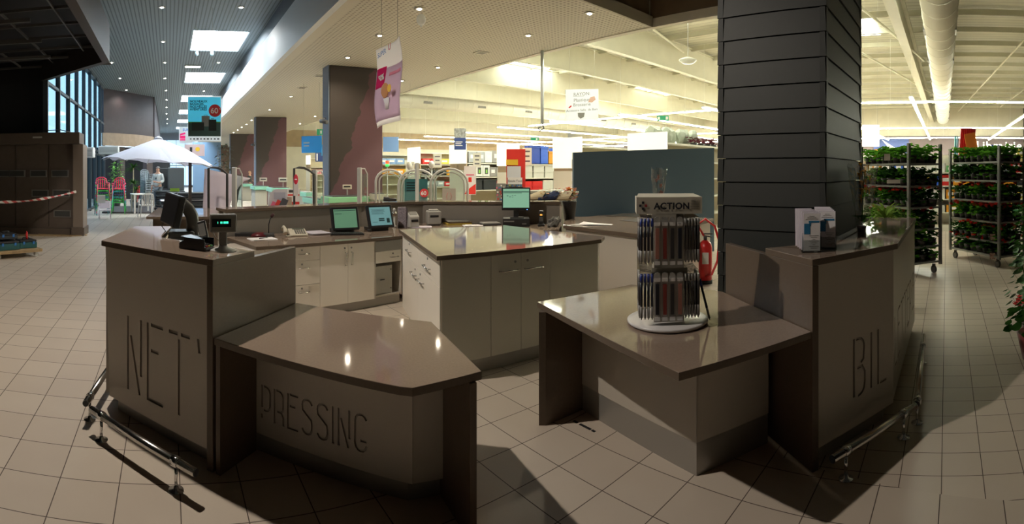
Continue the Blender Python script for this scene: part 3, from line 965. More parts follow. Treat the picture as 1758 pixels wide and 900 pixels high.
B().prism([(2.84, 5.48), (3.38, 5.68), (4.56, 4.88), (4.95, 5.2), (3.62, 6.35), (2.84, 6.25)], 0, .1).build('plinth', PLINTH, t)

# raised partition with its ledge
LEDZ = 1.12
t = thing('ledge_partition', 'taupe partition with a raised polished ledge behind the back desk', 'partition', (2.9, 6.5, 0))
b = B(); c = B()
out = [Vector((-.25, .93)).normalized() * .3, Vector((-.15, .95)).normalized() * .3, Vector((.22, .95)).normalized() * .3, Vector((.6, .8)).normalized() * .3]
for i in range(3):
    a, e2 = LP[i], LP[i + 1]; ao, eo = a + out[i], e2 + out[i + 1]
    c.prism([(a.x, a.y), (e2.x, e2.y), (e2.x + out[i + 1].x * .15, e2.y + out[i + 1].y * .15), (a.x + out[i].x * .15, a.y + out[i].y * .15)], 0, LEDZ - TH)
ins = [p - o * .1 for p, o in zip(LP, out)]
poly = [(p.x, p.y) for p in ins] + [((p + o).x, (p + o).y) for p, o in zip(LP, out)][::-1]
c.build('wall_panel', mat('grey_taupe_panel', (.235, .21, .18), .55), t)
B().prism(poly, LEDZ - TH, LEDZ).build('ledge', TAUPE_TOP, t, bevel=.003)
c = B()
for i in range(3):
    a, e2 = LP[i] + out[i] * .75, LP[i + 1] + out[i + 1] * .75
    c.bar((a.x, a.y, (LEDZ - TH) / 2 + .05), (e2.x, e2.y, (LEDZ - TH) / 2 + .05), .02, LEDZ - TH - .1)
c.build('outer_panel', WHITE_LAM, t)
e2 = LP[3]
B().bar((e2.x, e2.y, (LEDZ - TH) / 2), (e2.x + out[3].x * .8, e2.y + out[3].y * .8, (LEDZ - TH) / 2), .03, LEDZ - TH).build('end_panel', WHITE_LAM, t)
# return of the low customer shelf on the far left
t = thing('side_counter', 'white-topped counter end seen behind the swan-neck monitor, beside the hall aisle', 'counter', (.4, 6.6, 0))
pa = [at(251, 372, .98), at(330, 372, .98), at(388, 372, .98), at(388, 358, .98), at(272, 357, .98)]
B().prism([(p.x, p.y) for p in pa], .945, .98).build('worktop', TAUPE_TOP, t)
cc = sum((Vector((p.x, p.y)) for p in pa), Vector((0, 0))) / 5
B().prism([((p.x - cc.x) * .86 + cc.x, (p.y - cc.y) * .86 + cc.y) for p in pa], 0, .945).build('body', TAUPE, t)
t2 = at(330, 366, 1.13)

# right-hand desk
HR = .84
rd = [at(967, 386, HR), at(1095, 402, HR), at(1128, 398, HR), at(1225, 375, HR), at(1088, 365.5, HR), at(1000, 372.5, HR), at(970, 372, HR)]
t = thing('corner_desk', 'white desk with a taupe top in front of the slate-blue screen panel', 'counter', (rd[1].x, rd[1].y + .4, 0))
B().prism([(p.x, p.y) for p in rd], HR - .05, HR).build('worktop', TAUPE_TOP, t, bevel=.003)
cc = sum((Vector((p.x, p.y)) for p in rd), Vector((0, 0))) / len(rd)
ip = [((p.x - cc.x) * .96 + cc.x, (p.y - cc.y) * .96 + cc.y) for p in rd]
B().prism(ip, 0, HR - .05).build('body', WHITE_LAM, t)
b = B().prism([(v.x, v.y) for v in (at(1040, 371, HR), at(1070, 366.5, HR), at(1110, 369, HR), at(1090, 373, HR))], HR, HR + .004).prism([(v.x, v.y) for v in (at(1063, 379, HR), at(1092, 375, HR), at(1120, 378, HR), at(1100, 382, HR))], HR, HR + .004)
b.build('dark_inset', SHADOWGAP, t)

# blue screen panel behind it
p0 = atd(985, 300, 8.35); p1 = atd(1085, 300, 9.3); p2 = atd(1226, 300, 9.9)
b = B()
def wallseg(b, p, q, z0, z1p, z1q, th=.06):
    p, q = Vector((p.x, p.y, 0)), Vector((q.x, q.y, 0)); d = (q - p).normalized(); n = Vector((-d.y, d.x, 0))
    b.extr([p + Vector((0, 0, z0)), q + Vector((0, 0, z0)), q + Vector((0, 0, z1q)), p + Vector((0, 0, z1p))], n * th)
p1s = p0 + (p2 - p0) * .47
wallseg(b, p0, p2, 0, 1.88, 2.03)
tag(b.build('screen_panel', mat('slate_blue_panel', (.085, .135, .18), .55)), 'tall plain slate-blue screen panel between the desk and the shop', 'partition')

# ---- central island
HI = .94
I0, I1, I2, I3, I4 = Vector((1.862, 3.163)), Vector((3.475, 3.0)), Vector((3.66, 3.12)), Vector((3.60, 4.58)), Vector((2.38, 4.835))
ti = B().prism([(p.x, p.y) for p in (I0, I1, I2, I3, I4)], HI - .034, HI).build('island_worktop', TAUPE_TOP, bevel=.003)
tag(ti, 'wide polished taupe top of the central island, mirroring the shop lights', 'worktop')
cI = (I0 + I1 + I2 + I3 + I4) / 5
s_ = .965
J0, J1, J2, J3, J4 = [(p - cI) * s_ + cI for p in (I0, I1, I2, I3, I4)]
t = thing('island_cabinet', 'white central island cabinet with doors in front and drawers on its left side', 'cabinet', (cI.x, cI.y, 0))
zi = HI - .034
B().prism([(p.x + (cI.x - p.x) * .02, p.y + (cI.y - p.y) * .02) for p in (J0, J1, J2, J3, J4)], .12, zi).build('body', WHITE_LAM, t)
B().prism([(p.x + (cI.x - p.x) * .07, p.y + (cI.y - p.y) * .07) for p in (J0, J1, J2, J3, J4)], 0, .12).build('plinth', PLINTH, t)
d = (J1 - J0).normalized(); n = Vector((d.y, -d.x)); Lf2 = (J1 - J0).length; n3 = (n.x, n.y, 0)
cuts = [oncol(755, J0, J1), oncol(843, J0, J1), oncol(895, J0, J1), oncol(944, J0, J1), Lf2]
cuts[0] = .0
GREYD = mat('grey_beige_door', (.54, .52, .45), .42)
for i in range(4):
    a, c = J0 + d * cuts[i], J0 + d * cuts[i + 1]
    f = front('door' if i in (1, 2) else 'front_panel', a, c, .12, zi - .004, n, t, m=GREYD)
    if i in (1, 2):
        m_ = (a + c) / 2
        handle((m_.x + d.x * (.02 if i == 1 else -.03), m_.y + d.y * .0, zi - .135), (d.x, d.y, 0), n3, .17, f)
        e3 = a + d * ((c - a).length - .06) if i == 1 else a + d * .06
        lock((e3.x, e3.y, zi - .07), n3, f)
d = (J4 - J0).normalized(); n = Vector((-d.y, d.x)); Ls = (J4 - J0).length; n3 = (n.x, n.y, 0); d3 = (d.x, d.y, 0)
for (a, c) in ((0, Ls / 2), (Ls / 2, Ls)):
    f = front('drawer', J0 + d * a, J0 + d * c, zi - .21, zi - .004, n, t)
    m_ = J0 + d * (a + c) / 2
    handle((m_.x, m_.y, zi - .13), d3, n3, .2, f); lock((m_.x, m_.y, zi - .06), n3, f)
for k_, (a, c) in enumerate(((0, Ls / 2), (Ls / 2, Ls))):
    f = front('door', J0 + d * a, J0 + d * c, .12, zi - .21, n, t)
    e3 = J0 + d * (Ls / 2 + (-.17 if k_ == 0 else .17))
    handle((e3.x, e3.y, zi - .30), d3, n3, .2, f); lock((e3.x - d.x * .05 * (1 if k_ else -1), e3.y - d.y * .05 * (1 if k_ else -1), zi - .25), n3, f)
# ================================================================== THINGS ON AND AROUND THE COUNTERS
SEG = mat('green_digits', (.05, .9, .5), .5, emit=2.2, ecol=(.05, .9, .5))
SCR = mat('green_screen', (.12, .30, .20), .3, emit=.13, ecol=(.40, .80, .50))
SCRL = mat('green_screen_light', (.2, .42, .3), .3, emit=.36, ecol=(.42, .82, .58))
SCRB = mat('blue_screen', (.14, .34, .38), .3, emit=.20, ecol=(.38, .75, .80))
SCRK = mat('screen_dark_lines', (.02, .06, .07), .4)


def local(c, rz):
    """frame at point c turned by rz: returns function local->world (unused for rotated roots)"""
    return Matrix.Translation(c) @ Matrix.Rotation(rz, 4, 'Z')


def facing(p, extra=0):
    """rotation about Z so that local -Y looks at the camera"""
    return math.atan2(p[1], p[0]) - PI / 2 + extra


# --- swan-neck till monitor seen from behind
p = at(316, 402, 1.0)
p = at(318, 408, 1.10); p.z = 1.02
b0 = atd(316, 400, 3.75)
t = thing('till_monitor', 'dark grey till monitor on a thick curved swan neck, seen from behind', 'monitor', (b0.x, b0.y, 1.045), facing(b0))
B().box((0, .05, .0), (.24, .26, .08)).box((-.02, .0, .05), (.19, .2, .05)).build('base', DGREY, t, world=False, bevel=.012)
B().box((.03, -.14, -.02), (.36, .16, .03)).build('base_tray', MGREY, t, world=False, bevel=.006)
neck = [(.062, .02, .05), (.068, .02, .12), (.058, .02, .18), (.03, .015, .232), (-.005, .01, .262), (-.05, 0, .275)]
b = B()
for i, (a, c) in enumerate(zip(neck, neck[1:])):
    pass
b = B(); prev = None
prof = [(.065, .03), (.062, .034), (.058, .036), (.054, .036), (.052, .036), (.05, .034)]
rings = []
for i, (q, (w, h)) in enumerate(zip(neck, prof)):
    q = Vector(q)
    d = (Vector(neck[min(i + 1, 5)]) - Vector(neck[max(i - 1, 0)])).normalized()
    u = d.cross(Vector((0, 1, 0))).normalized(); v = Vector((0, 1, 0))
    ring = []
    for k in range(12):
        a = 2 * PI * k / 12
        ring.append(b.bm.verts.new(q + u * math.copysign(abs(math.cos(a)) ** .5, math.cos(a)) * .048 + v * math.copysign(abs(math.sin(a)) ** .5, math.sin(a)) * w))
    rings.append(ring)
for a, c in zip(rings, rings[1:]):
    for k in range(12):
        f = b._f([a[k], a[(k + 1) % 12], c[(k + 1) % 12], c[k]])
        if f: f.smooth = True
b._f(rings[0][::-1]); b._f(rings[-1])
b.build('neck', mat('swan_neck_grey', (.10, .097, .09), .38), t, world=False)
M = Matrix.Rotation(math.radians(12), 3, 'Y') @ Matrix.Rotation(math.radians(22), 3, 'Z')
B().box((-.085, .02, .225), (.06, .30, .235), M=M).build('screen_housing', BLACK, t, world=False, bevel=.012)
B().tube([(-.06, .06, .30), (-.14, .1, .18), (-.17, .12, .09), (-.12, .1, .03)], .004, n=6).build('cable', BLACK, t, world=False)

# --- payment terminal
p = at(337, 428, H1)
t = thing('payment_terminal', 'black card payment terminal with coloured keys on the NET counter', 'payment terminal', p, facing(p, .9))
b = B().extr([(-.042, -.10, 0), (-.042, .10, 0), (-.042, .10, .035), (-.042, .05, .062), (-.042, -.01, .045), (-.042, -.10, .022)], (.084, 0, 0))
b.build('body', BLACK, t, world=False, bevel=.006)
b = B()
for i in range(4):
    for j in range(3):
        b.box((-.022 + j * .022, -.085 + i * .018, .030 + i * .0045), (.015, .012, .006))
b.build('keypad', DGREY, t, world=False)
b = B().box((-.022, -.093, .028), (.016, .006, .007)); b.m = 1; b.box((0, -.093, .028), (.016, .006, .007)); b.m = 2; b.box((.022, -.093, .028), (.016, .006, .007))
b.build('colour_keys', [RED, mat('yellow_key', (.75, .55, .03), .4), mat('green_key', (.05, .4, .08), .4)], t, world=False)
B().box((0, .022, .0575), (.055, .038, .004), M=Matrix.Rotation(math.radians(16), 3, 'X')).build('display', mat('lcd_green', (.20, .28, .14), .3), t, world=False)
B().box((0, .03, .068), (.094, .10, .004), M=Matrix.Rotation(math.radians(8), 3, 'X')).box((-.046, -.02, .045), (.004, .15, .05)).box((.046, -.02, .045), (.004, .15, .05)).build('privacy_shield', BLACK, t, world=False)

# --- handset leaning behind it
p = at(349, 419, H1)
t = thing('card_reader', 'slim black handheld reader leaning in its cradle behind the payment terminal', 'scanner', p, facing(p, -.3))
M = Matrix.Rotation(math.radians(-24), 3, 'X') @ Matrix.Rotation(math.radians(-18), 3, 'Y')
B().box((0, .0, .075), (.055, .022, .15), M=M).build('body', BLACK, t, world=False, bevel=.006)
B().box((-.004, -.014, .09), (.040, .004, .085), M=M).build('display', MGREY, t, world=False)
B().box((0, .02, .01), (.08, .08, .02)).build('cradle', DGREY, t, world=False, bevel=.004)
b = B().tube([(.03, .03, .13), (.07, .02, .05), (.12, -.0, .004), (.16, .03, .004)], .003, n=6)
b.build('cable', MGREY, t, world=False)

# --- customer display
p = at(383, 430, H1)
t = thing('customer_display', 'grey customer price display with green digits on a white round foot', 'display', p, facing(p, .12))
B().lathe([(.0, 0), (.078, 0), (.078, .006), (.03, .018), (.026, .03), (0, .03)]).build('foot', mat('white_foot', (.62, .62, .62), .35), t, world=False)
B().box((0, 0, .07), (.046, .03, .09)).build('stem', MGREY, t, world=False, bevel=.008)
B().box((0, 0, .158), (.155, .05, .105)).build('housing', mat('housing_grey', (.20, .195, .175), .45), t, world=False, bevel=.01)
B().box((-.012, -.027, .16), (.11, .004, .046)).build('window', SCREEN_DARK, t, world=False)
b = B()
for i, w in enumerate((.004, 0, .012, .006, .012, .012, .012)):
    if w: b.box((-.034 + i * .0095, -.0295, .163), (w * .55, .001, .011))
b.build('digits', SEG, t, world=False)

# --- loose items on the back desk
def thing_at(px, py, z=HB):
    return at(px, py, z)

p = thing_at(450, 411)
t = thing('notepad', 'white sheets of notes on the back desk, behind the customer display', 'paper', p, facing(p, .3))
B().box((0, 0, .003), (.30, .20, .006)).build('sheets', PAPER, t, world=False)
B().box((.01, .0, .0075), (.29, .20, .0015), rz=.06).build('top_sheet', PAPER, t, world=False)
p = thing_at(452, 409, HB + .012)
o = B().cyl((-.05, -.02, 0), (.05, .03, 0), .005, n=8).cyl((.05, .03, 0), (.062, .036, 0), .0035, .001, n=8).build('pen', BLACK, None, world=False)
o.location = p; tag(o, 'black pen lying on the sheet of notes', 'pen')
p = thing_at(424, 405)
o = B().box((0, 0, .018), (.28, .16, .036)).box((.02, -.0, .038), (.2, .1, .006)).build('network_box', BLACK, None, world=False, bevel=.005)
o.location = p; o.rotation_euler.z = facing(p); tag(o, 'flat black box lying on the back desk left of the microphone', 'device')
p = thing_at(457, 406)
t = thing('desk_microphone', 'gooseneck desk microphone with a dark red base on the back desk', 'microphone', p, facing(p))
B().lathe([(0, 0), (.12, 0), (.12, .018), (.10, .035), (.04, .042), (0, .042)], (-.08, .04, 0)).build('base_dish', mat('dark_red_base', (.10, .012, .018), .35), t, world=False)
B().box((.03, 0, .02), (.13, .11, .04)).build('base', DGREY, t, world=False, bevel=.01)
B().tube([(.03, 0, .04), (.03, 0, .14), (.045, 0, .20), (.065, -.01, .235)], .006, n=8).build('neck', BLACK, t, world=False)
B().cyl((.06, -.01, .228), (.085, -.018, .265), .017, n=12).build('mic_head', mat('mic_red_black', (.05, .01, .012), .7), t, world=False)
p = thing_at(477, 395)
t = thing('radio_handset', 'small black handset standing upright against the partition behind the telephone', 'phone', p, facing(p))
B().box((0, .05, .09), (.05, .03, .15)).build('body', BLACK, t, world=False, bevel=.01)
B().box((0, .04, .01), (.09, .09, .03)).build('cradle', DGREY, t, world=False, bevel=.008)

# telephone
p = thing_at(499, 404)
t = thing('telephone', 'cream desk telephone with its handset on the left and a coiled cord', 'telephone', p, facing(p, .15))
B().extr([(-.02, -.12, 0), (-.02, .12, 0), (-.02, .12, .07), (-.02, -.12, .02)], (.21, 0, 0)).build('body', CREAM, t, world=False, bevel=.008)
b = B()
M = Matrix.Rotation(math.radians(11.8), 3, 'X')
for i in range(4):
    for j in range(5):
        b.box((.055 + j * .026, -.08 + i * .036, .034 + i * .0075), (.018, .022, .008), M=M)
b.build('keys', MGREY, t, world=False)
B().box((.10, .085, .068), (.14, .04, .006), M=M).build('display', mat('lcd_dark', (.13, .14, .11), .3), t, world=False)
B().tube([(-.075, -.11, .035), (-.075, -.07, .075), (-.075, 0, .09), (-.075, .07, .09), (-.075, .11, .06)], [.03, .022, .018, .022, .03], n=10).build('handset', CREAM, t, world=False)
pts = [(-.07 + .016 * math.cos(a * 1.9) + a * .004, -.15 + .016 * math.sin(a * 1.9) - .0 * a, .01 + .006 * math.sin(a)) for a in [i * .4 for i in range(36)]]
B().tube(pts, .003, n=5).build('coiled_cord', CREAM, t, world=False)
# papers
def paper_pile(px, py, z, n, lab, sx=.21, sy=.297, ex=0, m=PAPER, cat='papers', grp=None):
    p = at(px, py, z)
    b = B(); rr = random.Random(px)
    for i in range(n):
        b.box((rr.uniform(-.015, .015), rr.uniform(-.015, .015), .002 + i * .004), (sx, sy, .003), rz=rr.uniform(-.15, .15))
    o = b.build('paper_pile', m, None, world=False); o.location = p; o.rotation_euler.z = facing(p, ex)
    return tag(o, lab, cat, grp)
LIL = mat('lilac_paper', (.66, .62, .70), .8)
paper_pile(545, 401, HB, 5, 'loose pile of lilac-white papers between the telephone and the left screen', .26, .3, .4, LIL)
p = thing_at(541, 394, HB + .0)
b = B()
for i in range(9):
    b.box((.02 * math.sin(i), .0, .03 + .012 * i), (.18 - .01 * i, .12, .008), rz=.2 * math.sin(i * 2.1), )
o = b.build('crumpled_bag', mat('purple_grey_bag', (.16, .13, .15), .7), None, world=False)
o.location = p + Vector((.02, .15, -.025)); tag(o, 'crumpled purple-grey bag heaped against the partition behind the papers', 'bag')


def monitor(px, py, d_w, d_h, tilt, yaw, screen, lab, lines, base=True):
    p = thing_at(px, py)
    t = thing('touch_screen', lab, 'monitor', p, facing(p, yaw))
    T = Matrix.Rotation(math.radians(-tilt), 3, 'X')
    c = Vector((0, 0, d_h / 2 + .03))
    B().box(c, (d_w, .045, d_h), M=T).build('bezel', BLACK, t, world=False, bevel=.008)
    nrm = T @ Vector((0, -1, 0)); up = T @ Vector((0, 0, 1))
    B().box(c + nrm * .0235, (d_w * .83, .002, d_h * .80), M=T).build('screen', screen, t, world=False)
    if lines:
        b = B()
        for (x, z, w, h) in lines:
            b.box(c + nrm * .0255 + up * (z * d_h) + Vector((x * d_w, 0, 0)), (w * d_w, .001, h * d_h), M=T)
        b.build('screen_content', SCRK, t, world=False)
    B().box((0, .10, .02), (d_w * .7, .22, .04)).box((0, .09, .11), (.12, .05, .2), M=Matrix.Rotation(.35, 3, 'X')).build('stand', BLACK, t, world=False, bevel=.006)
    return t


monitor(592, 400, .36, .29, 16, .38, SCR, 'black touch screen with a plain green picture, left of the two on the back desk', [(0, .34, .8, .02), (-.25, .2, .25, .015)])
monitor(652, 396, .36, .30, 20, .48, SCRB, 'black till touch screen showing a blue-green list and buttons, right of the two', [(-.08, .30, .55, .012), (-.08, .25, .5, .012), (-.08, .20, .55, .012), (-.1, .15, .45, .012), (-.1, .10, .5, .012), (.02, -.12, .22, .06), (.02, -.20, .22, .05), (.28, -.2, .12, .2), (-.25, -.25, .2, .012)])
p = thing_at(596, 403)
t = thing('keyboard', 'black keyboard lying in front of the left green screen', 'keyboard', p, facing(p, .1))
B().box((0, 0, .01), (.40, .14, .018)).build('body', BLACK, t, world=False, bevel=.004)
b = B()
for i in range(5):
    for j in range(15):
        b.box((-.18 + j * .0257, -.05 + i * .024, .022), (.02, .018, .006))
b.build('keys', DGREY, t, world=False)
p = thing_at(634, 397)
o = B().ball((0, 0, .012), .03, (1, 1.5, .6)).build('mouse', BLACK, None, world=False); o.location = p
tag(o, 'small black computer mouse right of the keyboard', 'mouse')
p = thing_at(677, 390)
t = thing('webcam', 'silver ball-headed webcam on a short white stalk beside the right screen', 'webcam', p, facing(p))
B().lathe([(0, 0), (.035, 0), (.03, .02), (.012, .035), (.010, .15), (0, .15)]).build('stalk', LGREY, t, world=False)
B().ball((0, 0, .18), .038).cyl((0, -.03, .178), (0, -.046, .175), .022, n=16).build('head', STEEL, t, world=False)
B().ball((0, 0, .235), .02, (1, 1, 1.3)).build('top_knob', LGREY, t, world=False)
p = thing_at(690, 391)
o = B().box((0, 0, .14), (.11, .03, .28), M=Matrix.Rotation(.08, 3, 'X')).box((.02, .02, .13), (.12, .02, .26)).build('standing_folder', mat('mottled_lilac_card', (.34, .31, .36), .8, noise=.35, nscale=60), None, world=False)
o.location = p; o.rotation_euler.z = facing(p, .2); tag(o, 'upright mottled lilac folder standing left of the receipt printer', 'folder')
p = thing_at(707, 390)
t = thing('receipt_printer', 'pale grey receipt printer with a dark paper slot, right of the lilac folder', 'printer', p, facing(p, .45))
B().extr([(-.075, -.09, 0), (-.075, .10, 0), (-.075, .10, .20), (-.075, .0, .21), (-.075, -.09, .15)], (.15, 0, 0)).build('body', LGREY, t, world=False, bevel=.014)
B().box((0, -.091, .095), (.10, .01, .03)).build('slot', BLACK, t, world=False)
B().box((0, -.03, .19), (.11, .07, .008), M=Matrix.Rotation(.6, 3, 'X')).build('cover', MGREY, t, world=False)
p = thing_at(744, 386)
t = thing('card_printer', 'boxy grey card printer with a lever slot standing alone by the partition', 'printer', p, facing(p, .15))
B().box((0, 0, .105), (.20, .20, .19)).build('body', mat('warm_grey_case', (.36, .35, .32), .45), t, world=False, bevel=.016)
B().box((0, -.102, .13), (.12, .006, .03)).build('slot', BLACK, t, world=False)
B().box((0, 0, .21), (.13, .11, .025)).build('lid', LGREY, t, world=False, bevel=.006)
p = thing_at(723, 390)
o = B().box((0, 0, .003), (.28, .2, .005)).box((.01, .01, .007), (.27, .2, .002), rz=.05).build('paper_sheet', LIL, None, world=False)
o.location = p; o.rotation_euler.z = facing(p); tag(o, 'lilac-white sheet lying flat in front of the card printer', 'paper')
p = thing_at(785, 385)
t = thing('folder_stack', 'stack of yellow and brown folders on the back desk, right of the card printer', 'folders', p, facing(p, .3))
b = B(); b.box((0, 0, .012), (.36, .25, .02)); b.build('yellow_folder', mat('yellow_card', (.55, .40, .06), .6), t, world=False)
B().box((.02, .01, .033), (.33, .25, .018), rz=.06).build('brown_folder', mat('brown_card', (.20, .14, .09), .6), t, world=False)
B().box((.0, .0, .048), (.32, .24, .008), rz=-.05).build('grey_folder', MGREY, t, world=False)
paper_pile(812, 388, HB, 3, 'thin white sheets between the yellow folders and the grey tray', .25, .2, .1)
p = thing_at(840, 386)
t = thing('document_tray', 'low dark tray of papers on the desk just left of the desktop computer', 'tray', p, facing(p, .2))
B().box((0, 0, .012), (.30, .24, .02)).build('tray', DGREY, t, world=False, bevel=.004)
B().box((.01, 0, .03), (.25, .2, .014), rz=.1).build('papers', LGREY, t, world=False)

# desktop computer with monitor
p = thing_at(886, 388)
t = thing('desktop_computer', 'flat black desktop computer serving as a plinth for the office monitor', 'computer', p, facing(p, .02))
B().box((0, .05, .055), (.37, .34, .11)).build('case', BLACK, t, world=False, bevel=.005)
B().box((-.10, -.122, .075), (.14, .004, .016)).box((.11, -.122, .04), (.06, .004, .012)).build('drive_slot', MGREY, t, world=False)
B().box((-.13, -.10, .118), (.09, .06, .016)).build('card_stack', LGREY, t, world=False)
pm = p + Vector((0, 0, .112))
t = thing('office_monitor', 'black flat monitor showing a pale green spreadsheet page, standing on the desktop computer', 'monitor', pm, facing(p, .02))
B().box((0, .04, .005), (.22, .17, .012)).box((0, .06, .07), (.07, .025, .14)).build('stand', BLACK, t, world=False, bevel=.003)
cz = .265
B().box((0, .02, cz), (.40, .035, .32)).build('bezel', BLACK, t, world=False, bevel=.006)
B().box((0, .001, cz + .008), (.365, .002, .27)).build('screen', SCRL, t, world=False)
b = B()
b.box((0, -.0012, cz + .10), (.36, .001, .010)).box((-.05, -.0012, cz + .083), (.26, .001, .006))
for i in range(7):
    b.box((-.12 + .035 * (i % 4), -.0012, cz + .05 - .012 * (i % 3)), (.022, .001, .004))
b.box((0, -.0012, cz - .125), (.36, .001, .006))
b.build('page_lines', mat('screen_lines', (.02, .10, .08), .5), t, world=False)
B().box((.155, .001, cz - .148), (.014, .002, .008)).build('power_light', mat('blue_led', (.1, .3, 1), .5, emit=4, ecol=(.1, .3, 1)), t, world=False)
B().box((0, .02, cz + .167), (.19, .03, .014)).build('speaker_strip', DGREY, t, world=False)

p = thing_at(929, 388)
t = thing('cordless_phone', 'black cordless phone standing in its charger right of the office monitor', 'phone', p, facing(p))
B().box((0, 0, .015), (.10, .10, .03)).build('charger', BLACK, t, world=False, bevel=.01)
B().box((0, .01, .12), (.062, .03, .19)).build('handset', BLACK, t, world=False, bevel=.012)
B().box((0, -.006, .155), (.034, .004, .02)).build('display', mat('amber_display', (.8, .35, .05), .4, emit=1.0, ecol=(1, .45, .08)), t, world=False)
b = B()
for i in range(4):
    for j in range(3): b.box((-.016 + .016 * j, -.006, .07 + .016 * i), (.011, .004, .010))
b.build('keys', MGREY, t, world=False)
p = thing_at(950, 389)
b = B()
rr = random.Random(4)
g = bmesh.ops.create_icosphere(b.bm, subdivisions=3, radius=.12)
for v in g['verts']:
    n_ = .75 + .25 * math.sin(v.co.x * 70 + 1) * math.sin(v.co.y * 55) + rr.uniform(-.05, .05)
    v.co = Vector((v.co.x * 1.25 * n_, v.co.y * .8 * n_, max(0, v.co.z * .75 * n_ + .055 + v.co.x * .35)))
o = b.build('crumpled_cloth', mat('grey_cloth', (.15, .145, .135), .9), None, world=False)
o.location = p; tag(o, 'crumpled grey cloth heaped at the end of the back desk', 'cloth')
# sheet on the right desk
p = at(1012, 386, HR + .002)
b = B()
P_ = [(-.30, 0, .002), (-.15, .05, .004), (-.08, .09, .035), (.10, .03, .018), (.32, .03, .004), (.30, -.06, .002), (.0, -.07, .012), (-.12, -.05, .003)]
vs = [b.bm.verts.new(Vector(q)) for q in P_]; cv = b.bm.verts.new(Vector((.0, 0, .022)))
for i in range(8): b._f([vs[i], vs[(i + 1) % 8], cv])
o = b.build('paper_sheet', PAPER, None, world=False); o.location = p; o.rotation_euler.z = facing(p)
so = o.modifiers.new('t', 'SOLIDIFY'); so.thickness = .001
tag(o, 'single creased white sheet lying on the right desk before the blue panel', 'paper')

# scanner on the ledge
p = at(667, 346.5, LEDZ)
t = thing('barcode_scanner', 'black handheld barcode scanner lying on the ledge above the till screen', 'scanner', p, facing(p))
B().box((.02, 0, .03), (.2, .10, .045)).build('body', BLACK, t, world=False, bevel=.018)
B().box((-.03, 0, .058), (.09, .07, .03)).build('head', DGREY, t, world=False, bevel=.012)

# --- flowers
def petals(b, c, r, n=6, mi=0, tilt=.3, rr=random):
    b.m = mi
    c = Vector(c)
    for k in range(n):
        a = 2 * PI * k / n + rr.uniform(-.2, .2); d = Vector((math.cos(a), math.sin(a), tilt)); s = Vector((-math.sin(a), math.cos(a), 0))
        p = [c, c + d * r * .6 + s * r * .35, c + d * r, c + d * r * .6 - s * r * .35]
        b._f([b.bm.verts.new(q) for q in p])


def leaf(b, c, d, L, w, mi=0, droop=.3):
    b.m = mi
    c, d = Vector(c), Vector(d).normalized()
    s = d.cross(Vector((0, 0, 1)));
    if s.length < .05: s = Vector((1, 0, 0))
    s.normalize(); up = s.cross(d)
    m1 = c + d * L * .45; tip = c + d * L - Vector((0, 0, droop * L))
    vs = [b.bm.verts.new(q) for q in (c, m1 + s * w / 2 + up * w * .12, tip, m1 - s * w / 2 + up * w * .12, m1 - up * 0)]
    f = b._f([vs[0], vs[4], vs[1]]); f = b._f([vs[4], vs[2], vs[1]]); b._f([vs[0], vs[3], vs[4]]); b._f([vs[4], vs[3], vs[2]])


LEAFD = sheet_mat('leaf_green', (.030, .088, .016), .35)
LEAFL = sheet_mat('leaf_bright_green', (.10, .30, .025), .4)
FLR = mat('red_petals', (.55, .03, .02), .6)
FLY = mat('yellow_petals', (.80, .50, .03), .6)
FLO = mat('orange_petals', (.75, .22, .03), .6)
FLP = mat('pink_petals', (.62, .12, .22), .6)
FLW = mat('cream_petals', (.85, .80, .60), .6)
CELLO = glass_mat('cellophane', (.90, .92, .90), .20, .16)
KRAFT = mat('cream_wrap', (.72, .63, .42), .8)


def bouquet(px, py, lab, ax, mix, wrap, L=.38):
    """bunch of flowers lying on the ledge"""
    p = at(px, py, LEDZ + .0)
    t = thing('bouquet', lab, 'flowers', p, facing(p, ax), 'bouquets lying on the ledge')
    rr = random.Random(int(px))
    b = B(); n = 10; R0 = []; R1 = []
    for k in range(n):
        a = 2 * PI * k / n
        R0.append(b.bm.verts.new((-L / 2, math.cos(a) * .025, .03 + math.sin(a) * .025)))
        R1.append(b.bm.verts.new((L * .28 + .03 * math.sin(3 * a), math.cos(a) * .09, .085 + math.sin(a) * .08)))
    for k in range(n):
        b._f([R0[k], R0[(k + 1) % n], R1[(k + 1) % n], R1[k]])
    o = b.build('wrapping', wrap, t, world=False); so = o.modifiers.new('t', 'SOLIDIFY'); so.thickness = .002
    b = B()
    for k in range(26):
        c = (L * .26 + rr.uniform(-.05, .11), rr.uniform(-.09, .09), .085 + rr.uniform(-.06, .10))
        petals(b, c, rr.uniform(.02, .035), 6, rr.randrange(len(mix)), .4, rr)
    b.build('blooms', mix, t, world=False)
    b = B()
    for k in range(16):
        leaf(b, (L * .2, rr.uniform(-.05, .05), .08), (1, rr.uniform(-.8, .8), rr.uniform(-.2, 1)), .11, .035)
    b.build('leaves', LEAFD, t, world=False)


